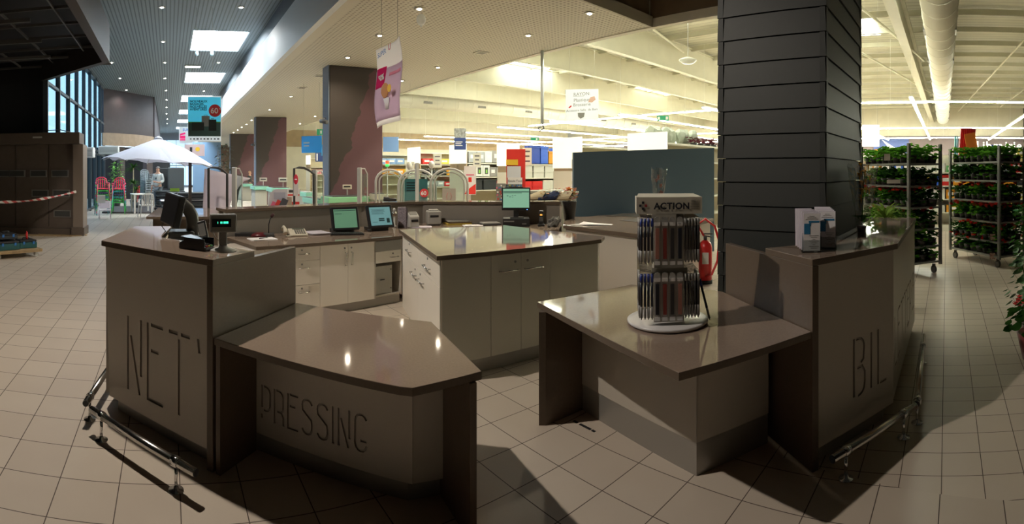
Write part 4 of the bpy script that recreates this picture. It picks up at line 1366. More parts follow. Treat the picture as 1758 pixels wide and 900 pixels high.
bouquet(920, 345, 'cream-wrapped bouquet of small yellow blooms, leftmost on the ledge', .1, [FLY, FLW, FLO], KRAFT)
bouquet(944, 345, 'bouquet with dark blue and white wrapping in the middle of the ledge', .3, [FLR, FLW, FLW], mat('navy_wrap', (.03, .05, .13), .5))
bouquet(968, 345, 'bouquet of orange and red blooms at the right end of the ledge', -.1, [FLO, FLR, FLY], KRAFT)
p = at(977, 376, HR)
t = thing('flower_bucket', 'black bucket of red and yellow cut flowers standing by the ledge end', 'flower bucket', p, 0)
B().lathe([(0, 0), (.085, 0), (.115, .26), (.12, .27), (.108, .27), (.08, .02), (0, .02)]).build('bucket', BLACK, t, world=False)
rr = random.Random(3); b = B()
for k in range(46):
    a = rr.uniform(0, 6.28); r = rr.uniform(0, .15)
    petals(b, (r * math.cos(a), r * math.sin(a), .42 + rr.uniform(-.06, .07) - r * .3), .032, 6, rr.randrange(3), .5, rr)
b.build('blooms', [FLR, FLY, FLO], t, world=False)
b = B()
for k in range(30):
    a = rr.uniform(0, 6.28)
    leaf(b, (0, 0, .24), (math.cos(a) * .5, math.sin(a) * .5, 1), .2, .05)
b.build('leaves', LEAFD, t, world=False)
B().lathe([(.06, .1), (.14, .36), (.16, .42), (.158, .42), (.138, .36), (.058, .1)]).build('wrapping', CELLO, t, world=False)

# --- revolving pen display
pc = Vector((2.315, 1.52, H3))
t = thing('pen_display', 'revolving pen display with an ACTION header and two tiers of pens on a white turntable', 'display stand', pc, facing(pc, .10))
CARD = mat('ivory_card', (.60, .56, .47), .6)
B().lathe([(0, .004), (.215, .004), (.222, .010), (.222, .018), (.215, .022), (0, .022)], n=48).lathe([(0, 0), (.12, 0), (.12, .004), (0, .004)], n=32).build('turntable', mat('white_turntable', (.62, .60, .60), .3), t, world=False)
B().box((0, 0, .33), (.16, .16, .62)).build('core', mat('ivory_core', (.40, .37, .30), .6), t, world=False)
hw, hd = .175, .10
b = B().extr([(-hw, -hd, .600), (hw, -hd, .600), (hw, -hd, .688), (-hw, -hd, .688)], (0, .2, 0))
b.build('header', CARD, t, world=False)
B().extr([(-hw, -hd, .689), (hw, -hd, .689), (hw * .9, hd, .700), (-hw * .9, hd, .700)], (0, 0, -.001)).build('header_top', CARD, t, world=False)
INK = mat('dark_ink', (.018, .018, .028), .5)
b = text_bm(B(), 'ACTION', .047, (-.082, -hd - .001, .626), (1, 0, 0), (0, 0, 1), .001, bold=.0016, spacing=1.08)
b.build('header_lettering', INK, t, world=False)
b = B(); b.m = 0
for (x, z, m_) in ((-.140, .660, 0), (-.155, .644, 0), (-.140, .628, 0), (-.125, .644, 1)):
    b.m = m_; b.box((x, -hd - .001, z), (.0125, .002, .0125))
b.build('header_logo', [INK, mat('dull_red', (.32, .02, .03), .5)], t, world=False)
b = B()
for i in range(6): b.box((.135, -hd - .001, .672 - i * .0085), (.045 - .006 * (i % 2), .001, .0022))
b.build('header_small_print', MGREY, t, world=False)
B().box((-.03, -.10, .578), (.13, .004, .04)).box((0, -.10, .285), (.19, .004, .06)).build('tier_card', CARD, t, world=False)
pens = {'b': mat('blue_cap', (.015, .035, .22), .35), 'k': mat('navy_barrel', (.012, .014, .025), .35), 'g': mat('grey_barrel', (.30, .29, .28), .4), 'c': mat('clear_blister', (.42, .41, .39), .3), 'r': mat('brick_red_refill', (.26, .04, .03), .4), 'p': mat('pale_pink_refill', (.40, .17, .13), .45), 'd': mat('dark_refill', (.04, .035, .035), .4)}
b = B()
for z in (.575, .29):
    for k in range(4):
        a = k * PI / 2
        for j in range(8):
            s = -.10 + j * .029
            R = Matrix.Rotation(a, 3, 'Z')
            b.cyl(R @ Vector((s, -.08, z)), R @ Vector((s, -.155, z + .01)), .0018, n=6, caps=False)
b.build('hook', STEEL, t, world=False)
# the pens: loose sheaves left and right, blister packs in the middle
pen_label = {}
proto = {}
def pen_obj(kind, parent_t):
    pass
def make_pen(cap, barrel):
    o = thing('pen', '', 'pen')
    b = B().cyl((0, 0, 0), (0, 0, -.028), .0062, n=8); b.build('cap', pens[cap], o, world=False)
    b = B().cyl((0, 0, -.028), (0, 0, -.125), .0058, n=8); b.build('barrel', pens[barrel], o, world=False)
    b = B().cyl((0, 0, -.125), (0, 0, -.17), .0058, n=8).cyl((0, 0, -.17), (0, 0, -.178), .0045, .0015, n=8); b.build('tip', pens['g'], o, world=False)
    return o
def make_blister(refill):
    o = thing('pen_pack', '', 'pen pack')
    b = B(); w = .0155
    b.extr([(-w, 0, -.02), (-w, 0, -.20), (-w * .6, 0, -.212), (w * .6, 0, -.212), (w, 0, -.20), (w, 0, -.02), (w * .7, 0, -.005), (0, 0, 0), (-w * .7, 0, -.005)], (0, .006, 0))
    b.build('backing_card', pens['c'], o, world=False)
    B().box((0, -.004, -.115), (.016, .008, .13)).build('pen', pens[refill], o, world=False)
    B().box((0, -.003, -.032), (.026, .004, .014)).box((0, -.003, -.198), (.024, .004, .016)).build('label_strip', PAPER, o, world=False)
    return o
base_rz = t.rotation_euler.z
Rz = Matrix.Rotation(base_rz, 3, 'Z')
used = {}
def hang(kind, make, x, y, z, rz, lab, grp):
    loc = pc + Rz @ Vector((x, y, z))
    if kind not in used:
        o = make(); used[kind] = o; o.scale = (1.15, 1, 1.22) if kind[:2] == 'pk' else (1.15, 1, 1.30); o.location = loc; o.rotation_euler = (0, 0, base_rz + rz)
    else:
        o = dup(used[kind], loc, base_rz + rz)
    o['label'] = lab; o['group'] = grp
    return o
for tier, z, nm in ((0, .59, 'upper'), (1, .30, 'lower')):
    for i in range(4):
        for j in range(2):
            hang('bk', lambda: make_pen('b', 'k'), -.150 + i * .0185, -.118 - j * .018, z - .012 - .004 * j, 0, 'navy pen with a blue cap, %s from the left, %s row of the %s tier' % (ORD[i], ('front', 'rear')[1 - j], nm), 'navy pens, %s tier' % nm)
    for i in range(5):
        for j in range(2):
            hang('gg', lambda: make_pen('g', 'd' if 1 else 'g'), .082 + i * .0165, -.118 - j * .018, z - .012, 0, 'slim grey pen, %s in the right sheaf, %s row, %s tier' % (ORD[i], ('front', 'rear')[1 - j], nm), 'grey pens, %s tier' % nm)
    for i, (rf, lab) in enumerate((('p', 'pink'), ('r', 'dark red'), ('d', 'black'), ('k', 'navy')) if tier == 0 else (('k', 'navy'), ('r', 'dark red'), ('d', 'black'), ('p', 'pink'))):
        hang('pk' + rf, lambda rf=rf: make_blister(rf), -.068 + i * .0395, -.142, z - .0, 0, 'blister pack of one %s refill on the front of the %s tier' % (lab, nm), 'pen packs, %s tier' % nm)
    for s in (-1, 1):
        for i in range(5):
            hang('gg', None, s * .158, -.09 + i * .035, z - .02, s * PI / 2, 'grey pen on the %s side of the display, %s from the front, %s tier' % ('left' if s < 0 else 'right', ORD[i], nm), 'side pens %s %s' % ('left' if s < 0 else 'right', nm))
o = hang('bk', None, .17, -.05, .24, 0, 'single dark pen swinging out at a slant on the right side of the lower tier', 'slanting pen')
o.rotation_euler = (0, math.radians(-14), base_rz)

# --- leaflet racks
def leaflet_rack(px, py, lab, yaw):
    p = at(px, py, H1)
    t = thing('leaflet_rack', lab, 'leaflet holder', p, facing(p, yaw), None)
    ac = glass_mat('clear_acrylic', (.82, .86, .86), .10)
    w = .052
    B().box((0, 0, .003), (2 * w, .09, .006)).build('base_plate', ac, t, world=False)
    b = B().box((0, -.042, .055), (2 * w, .003, .11)).box((0, .042, .07), (2 * w, .003, .14)).box((-w, 0, .045), (.003, .088, .09)).box((w, 0, .045), (.003, .088, .09))
    b.build('pocket', ac, t, world=False)
    LP_ = mat('pale_leaflet', (.80, .78, .80), .6); LE = mat('leaflet_lilac_edge', (.62, .52, .68), .7)
    for i in range(5):
        y = -.034 + i * .016
        M = Matrix.Rotation(math.radians(3 - i * 3), 3, 'X')
        c = Vector((-.009 * i, y, .006)) + M @ Vector((0, 0, .11 + .005 * i))
        o = thing('leaflet', '%s leaflet in the %s' % (('front', 'second', 'third', 'fourth', 'rearmost')[i] + ' pale', lab), 'leaflet', p, 0)
        o.location = t.matrix_basis @ c if False else Vector(p) + Matrix.Rotation(t.rotation_euler.z, 3, 'Z') @ c
        o.rotation_euler = (Matrix.Rotation(t.rotation_euler.z, 3, 'Z') @ M).to_euler()
        B().box((0, 0, 0), (.096, .010, .215)).build('pages', [LE], o, world=False)
        B().box((0, -.0056, 0), (.094, .001, .213)).build('cover', LP_, o, world=False)
        if i == 0:
            b = B(); b.box((-.026, -.0068, .018), (.034, .001, .060)).box((.012, -.0068, .058), (.06, .001, .010)).box((-.01, -.0068, .043), (.01, .001, .02))
            b.build('blue_print', mat('blue_print', (.015, .16, .33), .5), o, world=False)
            b = B()
            for k in range(8): b.box((.012, -.0068, -.02 - k * .010), (.055 - .02 * (k % 3), .001, .0022))
            for k in range(3): b.box((.0, -.0068, .072 + k * .009), (.07 - .02 * k, .001, .0022))
            b.build('small_print', MGREY, o, world=False)
leaflet_rack(1392, 432, 'clear rack nearer the front corner of the tall counter', .12)
leaflet_rack(1421, 426, 'clear rack beside it, nearer the boarded column', -.05)
for (x, y) in ((2.93, 1.02),):
    o = B().box((0, 0, .03), (.16, .1, .06)).tube([(-.1, 0, .05), (-.14, 0, .09), (-.1, .02, .12)], .006, n=6).build('desk_tidy', BLACK, None, world=False, bevel=.004)
    o.location = (2.98, 1.02, H1 - TH - .0); o.location = (3.02, .93, H1)
    tag(o, 'small black box half hidden behind the leaflet racks', 'box')

# --- orchid wrapped in film
def film_orchid(p, lab, r, h, mixc, lean=(0, 0), nb=9):
    t = thing('wrapped_orchid', lab, 'plant', p)
    B().lathe([(0, 0), (.030, 0), (.036, .05), (.03, .05), (0, .04)]).build('pot', mat('clay_pot_dark', (.06, .035, .02), .6), t, world=False)
    b = B(); n = 20; rings = []
    for i in range(7):
        u = i / 6; z = h * u; rad = .035 + (r - .035) * u
        rings.append([b.bm.verts.new((lean[0] * u + rad * (1 + .16 * math.sin(5 * a + i)) * math.cos(a), lean[1] * u + rad * (1 + .16 * math.sin(5 * a + i)) * math.sin(a), z + (.02 * math.sin(4 * a) if i == 6 else 0))) for a in [2 * PI * k / n for k in range(n)]])
    for A_, D_ in zip(rings, rings[1:]):
        for k in range(n): b._f([A_[k], A_[(k + 1) % n], D_[(k + 1) % n], D_[k]])
    b.build('film', CELLO, t, world=False)
    rr = random.Random(5)
    st = [(lean[0] * u + .02 * math.sin(u * 3), lean[1] * u, .08 + (h * .82) * u) for u in [i / 8 for i in range(9)]]
    B().tube(st, .003, n=6).build('stem', LEAFD, t, world=False)
    b = B()
    for k in range(nb):
        q = Vector(st[4 + k % 5]); c = q + Vector((rr.uniform(-1, 1) * r * .5, rr.uniform(-1, 1) * r * .35, rr.uniform(-.05, .04)))
        petals(b, c, .028, 5, 0, .1, rr); petals(b, c + Vector((0, 0, .004)), .02, 5, 0, 1.2, rr)
        for z_ in (0, .8):
            a = rr.uniform(0, 6.3)
            d = Vector((math.cos(a), .2, math.sin(a))); 
            for q2 in range(5):
                aa = 2 * PI * q2 / 5 + a
                v = Vector((math.cos(aa) * .026, -.004, math.sin(aa) * .026)); s = Vector((-math.sin(aa) * .011, 0, math.cos(aa) * .011))
                b._f([b.bm.verts.new(c), b.bm.verts.new(c + v * .6 + s), b.bm.verts.new(c + v), b.bm.verts.new(c + v * .6 - s)])
    b.build('blooms', mixc, t, world=False)
    b = B()
    for k in range(6):
        a = k * 1.05
        leaf(b, (0, 0, .08), (math.cos(a), math.sin(a), .9), .13, .05)
    b.build('leaves', LEAFD, t, world=False)
film_orchid(Vector((3.70, .735, H1)), 'yellow orchid in a flared clear film sleeve at the back of the tall counter', .115, .50, sheet_mat('ochre_petals', (.80, .40, .04), .5), (.03, -.01), 16)
pf = atd(1131, 300, 6.6)
film_orchid(Vector((pf.x, pf.y, HR)), 'pink orchid in a narrow clear sleeve, rising behind the pen display header', .10, .76, mat('dusty_pink_petals', (.42, .17, .15), .6), (0, 0))

# --- fire extinguisher
p = at(1211, 486, 0)
t = thing('fire_extinguisher', 'red fire extinguisher with a looping red hose, behind the pen display', 'fire extinguisher', p, facing(p))
k = 1.06
B().lathe([(0, .03), (.085, .03), (.095, .05), (.095, .50), (.08, .56), (.035, .60), (0, .60)]).build('cylinder', RED, t, world=False)
B().lathe([(0, 0), (.10, 0), (.10, .05), (.09, .05), (0, .03)]).build('foot_ring', BLACK, t, world=False)
B().cyl((0, 0, .6), (0, 0, .66), .025, n=12).box((.03, 0, .69), (.14, .03, .02)).box((.03, 0, .655), (.12, .03, .015), M=Matrix.Rotation(.2, 3, 'Y')).build('valve', DGREY, t, world=False)
b = B().tube([(-.02, 0, .66), (-.11, -.03, .82), (.0, -.04, .90), (.13, -.03, .80), (.19, -.03, .60), (.17, -.04, .32), (.09, -.09, .14), (.0, -.11, .10)], .017, n=8)
b.build('hose', RED, t, world=False)
B().box((0, -.096, .36), (.09, .004, .16)).build('instruction_label', mat('dull_white_label', (.5, .48, .45), .6), t, world=False)
# ================================================================== THE HALL
# --- hanging posters
p = atd(351, 204, 12.5)
t = thing('hanging_poster', 'hanging luggage poster, turquoise with a red 60 disc, over the hall aisle', 'poster', p, facing(p))
w, h = .83, 1.12
B().box((0, 0, 0), (w, .012, h)).build('board', sheet_mat('poster_white', (.93, .95, .96), .85), t, world=False)
B().box((0, -.008, .195), (w * .97, .002, h * .60)).build('sky_print', sheet_mat('poster_turquoise', (.30, .78, .90), .85), t, world=False)
B().box((0, -.008, -.09), (w * .97, .0021, .03)).build('grass_print', sheet_mat('poster_grass', (.22, .45, .12), .6), t, world=False)
B().box((0, -.008, -.27), (w * .97, .0022, .33)).build('ground_print', sheet_mat('poster_ground', (.14, .20, .18), .7), t, world=False)
b = B()
for i, s in enumerate(('NOUVEAUX', 'BAGAGES,', 'NOUVELLES', 'AVENTURES')):
    text_bm(b, s, .078, (-.36, -.010, .405 - i * .066), (1, 0, 0), (0, 0, 1), .0, bold=.0022)
b.build('headline', mat('poster_ink', (.005, .03, .06), .6), t, world=False)
B().cyl((.26, -.011, .20), (.26, -.014, .20), .155, n=32).build('red_disc', mat('poster_red', (.62, .04, .05), .5), t, world=False)
b = text_bm(B(), '60', .19, (.15, -.0155, .135), (1, 0, 0), (0, 0, 1), 0, bold=.004); text_bm(b, '%', .07, (.36, -.0155, .22), (1, 0, 0), (0, 0, 1), 0)
b.build('price_lettering', PAPER, t, world=False)
b = B(); b.box((.03, -.012, -.06), (.20, .006, .26)).box((.03, -.012, .09), (.10, .006, .012)).box((.07, -.012, .08), (.008, .006, .03)).box((-.01, -.012, .08), (.008, .006, .03))
b.build('grey_suitcase_print', mat('print_grey', (.27, .28, .28), .5), t, world=False, bevel=.02)
b = B(); b.box((-.16, -.013, -.19), (.30, .006, .20)).box((.20, -.014, -.16), (.19, .006, .28)).box((.2, -.013, .0), (.08, .004, .012))
b.build('dark_suitcase_print', mat('print_black', (.02, .025, .025), .5), t, world=False, bevel=.015)
b = B()
for i in range(9): b.box((-.34 + i * .085, -.0075, -.50), (.035 + .01 * (i % 3), .002, .03))
b.build('product_strip', INK, t, world=False)
for s in (-1, 1):
    B().cyl((s * .2, 0, h / 2), (s * .2, 0, HALL_Z - p.z), .004, n=5).build('hanging_wire', LGREY, t, world=False)
p = atd(319, 232, 19)
t = thing('hanging_poster', 'white hanging poster with a magenta price block, partly behind the luggage poster', 'poster', p, facing(p))
B().box((.0, 0, 0), (.52, .012, .62)).build('board', sheet_mat('poster_white', (.9, .9, .9)), t, world=False)
MAG = sheet_mat('magenta_print', (.85, .05, .25), .5)
b = B().extr([(-.22, -.008, -.02), (-.02, -.008, .03), (-.02, -.008, .10), (-.22, -.008, .05)], (0, -.002, 0)).box((-.12, -.008, -.08), (.2, .002, .12)).box((-.12, -.008, -.18), (.2, .002, .05))
b.build('price_block', MAG, t, world=False)
B().cyl((-.2, 0, .3), (-.2, 0, HALL_Z - p.z), .004, n=5).cyl((.2, 0, .3), (.2, 0, HALL_Z - p.z), .004, n=5).build('hanging_wire', LGREY, t, world=False)
b = text_bm(B(), 'SUPER', .14, (-.12, -.009, .15), (1, 0, 0), (0, 0, 1), 0, bold=.003); b.build('lettering', mat('logo_blue', (.02, .16, .5), .5), t, world=False)
p = atd(334, 258, 20)
t = thing('hanging_poster', 'small pale poster with a yellow drop, low under the luggage poster', 'poster', p, facing(p))
B().box((0, 0, 0), (.8, .012, .46)).build('board', sheet_mat('pale_pink_board', (.85, .72, .72), .6), t, world=False)
B().cyl((-.3, 0, .2), (-.3, 0, HALL_Z - p.z), .004, n=5).cyl((.3, 0, .2), (.3, 0, HALL_Z - p.z), .004, n=5).build('hanging_wire', LGREY, t, world=False)
B().cyl((.12, -.01, .04), (.12, -.012, .04), .09, n=16).build('yellow_drop', FLY, t, world=False)
B().box((-.14, -.009, .02), (.1, .002, .2)).build('dark_figure', INK, t, world=False)

# fabric-like price banner
p = atd(666, 144, 7.2)
t = thing('hanging_banner', 'white and pink hanging price banner curling at its edges, under the beige soffit', 'banner', p, facing(p, .0) - 1.12)
def banner_pt(u, v, off=0):
    """u,v in -.5...5 ; gently waved sheet"""
    x = u * .66; z = v * 1.16 + u * .06
    y = .05 * math.sin(u * 4 + v * 2) + .03 * math.sin(v * 6) - off
    return Vector((x, y, z))
def banner_patch(u0, u1, v0, v1, off, mt, name, nx=8, nz=12, th=.0):
    b = B(); g = [[b.bm.verts.new(banner_pt(u0 + (u1 - u0) * i / nx, v0 + (v1 - v0) * j / nz, off)) for i in range(nx + 1)] for j in range(nz + 1)]
    for j in range(nz):
        for i in range(nx): b._f([g[j][i], g[j][i + 1], g[j + 1][i + 1], g[j + 1][i]])
    o = b.build(name, mt, t, world=False, smooth=True); so = o.modifiers.new('t', 'SOLIDIFY'); so.thickness = .002
    return o
banner_patch(-.5, .5, -.5, .5, 0, sheet_mat('banner_white', (.92, .90, .92), .6), 'cloth', 14, 20)
banner_patch(-.5, .5, -.44, .22, .004, sheet_mat('banner_lilac', (.80, .66, .78), .6), 'lilac_field', 10, 10)
banner_patch(-.46, -.12, -.02, .24, .008, MAG, 'magenta_block', 6, 6)
banner_patch(.0, .42, .10, .14, .008, mat('pink_print', (.75, .25, .35), .7), 'pink_line', 4, 2)
b = text_bm(B(), '-50%', .115, (-.29, -.035, .06), (1, 0, .09), (0, 0, 1), 0, bold=.004)
b.build('price_lettering', PAPER, t, world=False)
b = text_bm(B(), 'SUPER', .10, (-.22, -.06, .40), (1, 0, .09), (0, 0, 1), 0, bold=.002); b.build('blue_lettering', mat('logo_blue', (.02, .16, .5), .5), t, world=False)
b = text_bm(B(), 'U', .12, (.17, -.08, .43), (1, 0, .09), (0, 0, 1), 0, bold=.004); b.build('red_logo', RED, t, world=False)
b = B().ball((0, -.05, -.10), .13, (1, .12, .85)); b.build('biscuit_print', mat('biscuit', (.55, .24, .08), .7), t, world=False)
b = B().lathe([(0, 0), (.10, 0), (.12, .16), (0, .16)], (0, -.0, -.37), n=16)
for v in b.bm.verts: v.co.y = v.co.y * .15 - .04
b.build('cup_print', mat('pale_cup', (.70, .66, .68), .6), t, world=False)
B().cyl((.22, -.085, -.10), (.22, -.09, -.10), .055, n=16).build('yellow_badge', FLY, t, world=False)
for u in (-.3, .35):
    q = banner_pt(u, .5)
    B().cyl(q, q + Vector((0, 0, SOF_Z - p.z - q.z)), .004, n=5).build('hanging_cord', LGREY, t, world=False)

# small smoke detector / balloon under the soffit
p = at(723, 34, SOF_Z - .32)
t = thing('balloon', 'small white balloon on a string just under the beige soffit', 'balloon', p)
B().ball((0, 0, 0), .075, (1, 1, 1.2)).cyl((0, 0, -.085), (0, 0, -.11), .012, .02, n=8).build('skin', sheet_mat('balloon_white', (.92, .92, .90), .5), t, world=False)
B().cyl((0, 0, -.1), (0, 0, -.18), .002, n=5).cyl((0, 0, .09), (0, 0, .32), .002, n=5).build('string', LGREY, t, world=False)

# --- downlights
DLW = mat('lit_lamp_glass', (1, .93, .8), .5, emit=60, ecol=(1, .90, .74))
DLC = mat('lit_lamp_glass_cool', (1, .97, .92), .5, emit=60, ecol=(1, .96, .9))
RIM = mat('lamp_rim', (.55, .5, .4), .3, metal=.6)
def downlight_proto(z, cool):
    t = thing('downlight', '', 'ceiling light', (0, 0, z))
    B().lathe([(.045, -.002), (.085, -.002), (.09, -.012), (.05, -.02), (.045, -.012)], n=20).build('rim', RIM, t, world=False)
    B().lathe([(0, -.03), (.03, -.026), (.046, -.006), (0, -.004)], n=16).build('lamp', DLC if cool else DLW, t, world=False)
    return t
hall = [(278, 12), (414, 12), (280, 71), (192, 107), (283, 107), (375, 107), (206, 134), (283, 134), (217, 154), (285, 155), (350, 156), (286, 171), (286, 184), (286, 195), (287, 204), (225, 170), (287, 212)]
d0 = downlight_proto(HALL_Z, True); first = True
names = {(278, 12): 'nearest downlight of the middle row in the blue-grey hall ceiling', (414, 12): 'downlight in the blue-grey hall ceiling, right of the nearest skylight', (280, 71): 'second downlight of the middle row in the hall ceiling', (192, 107): 'nearest downlight of the left row, over the glazed wall', (375, 107): 'downlight between the two nearest skylights', (350, 156): 'downlight just above the luggage poster'}
for i, q in enumerate(hall):
    p = at(q[0], q[1], HALL_Z)
    o = d0 if first else dup(d0, p)
    first = False; o.location = p
    o['label'] = names.get(q, 'hall ceiling downlight of the %s row, %s light from the camera end of that row' % (('left', ORD[{134: 1, 154: 2, 170: 3}.get(q[1], 0)]) if q[0] < 260 else ('middle', ORD[{107: 2, 134: 3, 155: 4, 171: 5, 184: 6, 195: 7, 204: 8, 212: 9}.get(q[1], 0)])))
    o['group'] = 'downlights in the hall ceiling'
    if i in (0, 1, 2, 3, 5, 8, 10, 13): spot(p - Vector((0, 0, .06)), SPOT_HALL, (1, .93, .84), 140, .8, .05)
soff = [(720, 14), (1012, 22), (652, 60), (907, 60), (597, 98), (752, 115), (690, 138), (500, 165), (463, 188), (541, 199), (515, 212), (432, 206), (423, 213), (415, 218), (408, 223), (401, 227), (395, 231), (631, 215)]
snames = {(720, 14): 'soffit downlight just above the small white balloon', (1012, 22): 'soffit downlight nearest the raw brown structure', (652, 60): 'soffit downlight just above the price banner', (907, 60): 'soffit downlight left of the white hanging pole', (597, 98): 'soffit downlight over the nearest purple column', (752, 115): 'soffit downlight right of the price banner', (690, 138): 'soffit downlight touching the right edge of the price banner', (500, 165): 'soffit downlight over the second purple column', (463, 188): 'soffit downlight left above the second purple column', (541, 199): 'soffit downlight right of the second purple column, upper of two', (515, 212): 'soffit downlight right of the second purple column, lower of two'}
e0 = downlight_proto(SOF_Z, False); first = True
for i, q in enumerate(soff):
    p = at(q[0], q[1], SOF_Z)
    if q[0] == 631: continue
    o = e0 if first else dup(e0, p)
    first = False; o.location = p
    o['label'] = snames.get(q, 'far soffit downlight of the row along the pale fascia, %s towards the hall end' % ORD[max(0, i - 11)])
    o['group'] = 'downlights in the beige soffit'
    if i in (0, 1, 2, 3, 4, 5, 7, 9, 13): spot(p - Vector((0, 0, .06)), SPOT_STORE, (1, .85, .62), 150, .8, .04)

# --- umbrella
p = Vector((-.3, 15.2, 0))
t = thing('parasol', 'large open white parasol over the cafe terrace in the hall', 'parasol', p)
top_z = 1.55 + 59 * 15.2 / 866; ez = 1.55 + 16 * 15.2 / 866
b = B(); apex = b.bm.verts.new((0, 0, top_z)); n = 8; R = 1.72
rim = []; mid = []
for k in range(n * 4):
    a = 2 * PI * k / (n * 4) + .25; on = (k % 4 == 0); s = 1 - .045 * (1 - abs(((k % 4) - 2) / 2)) * 2
    sag = .07 * (1 - abs(((k % 4) - 2) / 2))
    mid.append(b.bm.verts.new((R * .5 * math.cos(a) * (1 - .02 * (k % 4 > 0)), R * .5 * math.sin(a), top_z - (top_z - ez) * .42 - sag * .4)))
    rim.append(b.bm.verts.new((R * s * math.cos(a), R * s * math.sin(a), ez + (.06 if not on else 0) - .12 * math.cos(a))))
m_ = n * 4
for k in range(m_):
    j = (k + 1) % m_
    b._f([apex, mid[k], mid[j]]); b._f([mid[k], rim[k], rim[j], mid[j]])
o = b.build('canopy', sheet_mat('white_canvas', (.84, .83, .90), .35), t, world=False); so = o.modifiers.new('t', 'SOLIDIFY'); so.thickness = .006
B().lathe([(0, top_z - .03), (.14, top_z - .045), (.1, top_z + .02), (0, top_z + .06)]).build('vent_cap', MATS['white_canvas'], t, world=False)
for k in range(n):
    a = 2 * PI * k / n + .25
    B().cyl((0, 0, top_z - .08), (R * .97 * math.cos(a), R * .97 * math.sin(a), ez - .03 - .12 * math.cos(a)), .012, n=6).build('rib', LGREY, t, world=False)
B().box((.97, .35, 1.1), (.10, .10, 2.2)).bar((.97, .35, 2.15), (.2, .1, top_z - .12), .05, .07).build('side_pole', mat('dark_post', (.05, .035, .03), .6), t, world=False)
B().box((.97, .35, .04), (.7, .7, .08)).build('base', DGREY, t, world=False)

# --- plastic chairs
def plastic_chair(col, name='plastic_chair'):
    t = thing(name, '', 'chair')
    b = B().box((0, 0, .43), (.44, .42, .03)); b.build('seat', col, t, world=False, bevel=.012)
    pts = [(-.20, .22, .42), (-.21, .26, .62), (-.18, .30, .78), (-.08, .31, .84), (.08, .31, .84), (.18, .30, .78), (.21, .26, .62), (.20, .22, .42)]
    b = B().tube(pts, .018, n=6)
    for k in range(4):
        x = -.12 + k * .08
        b.bar((x, .23, .44), (x, .30, .80), .035, .012)
    b.build('backrest', col, t, world=False)
    for sx in (-1, 1):
        b = B().tube([(sx * .21, .25, .62), (sx * .25, .05, .64), (sx * .24, -.18, .60)], .017, n=6); b.build('armrest', col, t, world=False)
        for sy in (-1, 1):
            b = B().cyl((sx * .20, sy * .19, .43 if sy > 0 else .60), (sx * .25, sy * .24, 0), .02, .014, n=7); b.build('leg', col, t, world=False)
    return t
cols = {n_: mat('chair_' + n_, c, .35) for n_, c in (('red', (.72, .03, .09)), ('green', (.06, .52, .07)), ('teal', (.03, .30, .33)), ('purple', (.055, .02, .11)), ('white', (.72, .68, .62)))}
cp = {n_: None for n_ in cols}
def put_chair(col, loc, rz, lab, grp, sc_=1):
    if cp[col] is None:
        cp[col] = plastic_chair(cols[col]); o = cp[col]; o.location = loc; o.rotation_euler = (0, 0, rz)
        o['label'] = lab
        if grp: o['group'] = grp
    else:
        o = dup(cp[col], loc, rz, lab, grp)
    return o
p = at(176, 369, 0)
for i, c in enumerate(('teal', 'red', 'green', 'teal', 'green', 'purple', 'green', 'red')):
    put_chair(c, p + Vector((0, 0, .0 + i * .075)), facing(p, .15), c + ' plastic chair, %s from the floor in the left colourful stack' % ORD[i], 'left chair stack')
p = at(204, 367, 0)
for i, c in enumerate(('green', 'green', 'teal', 'purple', 'teal', 'red')):
    put_chair(c, p + Vector((0, 0, i * .10)), facing(p, -.1), c + ' plastic chair, %s from the floor in the right colourful stack' % ORD[i], 'right chair stack')
# little pale folding chair with a card
p = at(180, 376, 0)
t = thing('folding_chair', 'small white folding chair with a printed seat, in front of the colourful stacks', 'chair', p, facing(p, .1))
PKW = mat('pinkish_white', (.82, .72, .76), .5)
B().box((0, 0, .30), (.36, .32, .02)).build('seat', PKW, t, world=False, bevel=.006)
B().box((.02, .16, .46), (.36, .02, .26), M=Matrix.Rotation(-.2, 3, 'X')).build('backrest', PKW, t, world=False, bevel=.006)
for sx in (-1, 1):
    B().cyl((sx * .18, -.15, .31), (sx * .19, .17, 0), .012, n=6).build('leg', PKW, t, world=False)
    B().cyl((sx * .19, -.17, 0), (sx * .18, .18, .56), .012, n=6).build('leg', PKW, t, world=False)
p = at(174, 350, .55)
p = atd(174, 342, 16.4)
o = B().box((0, 0, 0), (.26, .01, .26)).box((0, -.007, .12), (.26, .004, .03)).build('price_card', PAPER, None, world=False); o.location = p; o.rotation_euler.z = facing(p)
tag(o, 'white price card with a yellow spot leaning on the left chair stack', 'card')
# tables and white armchair
def table(px, py, lab, w=.8):
    p = at(px, py, 0)
    t = thing('cafe_table', lab, 'table', p, facing(p, .2))
    B().box((0, 0, .72), (w, w, .04)).build('tabletop', cols['white'], t, world=False, bevel=.01)
    for sx in (-1, 1):
        for sy in (-1, 1): B().box((sx * (w / 2 - .05), sy * (w / 2 - .05), .35), (.06, .06, .70)).build('leg', cols['white'], t, world=False, bevel=.005)
table(243, 366, 'pale square cafe table in front of the man', .75)
p = at(251, 374, 0)
put_chair('white', p, facing(p, .2) + PI, 'white armchair with its back to the camera at the pale table', None)
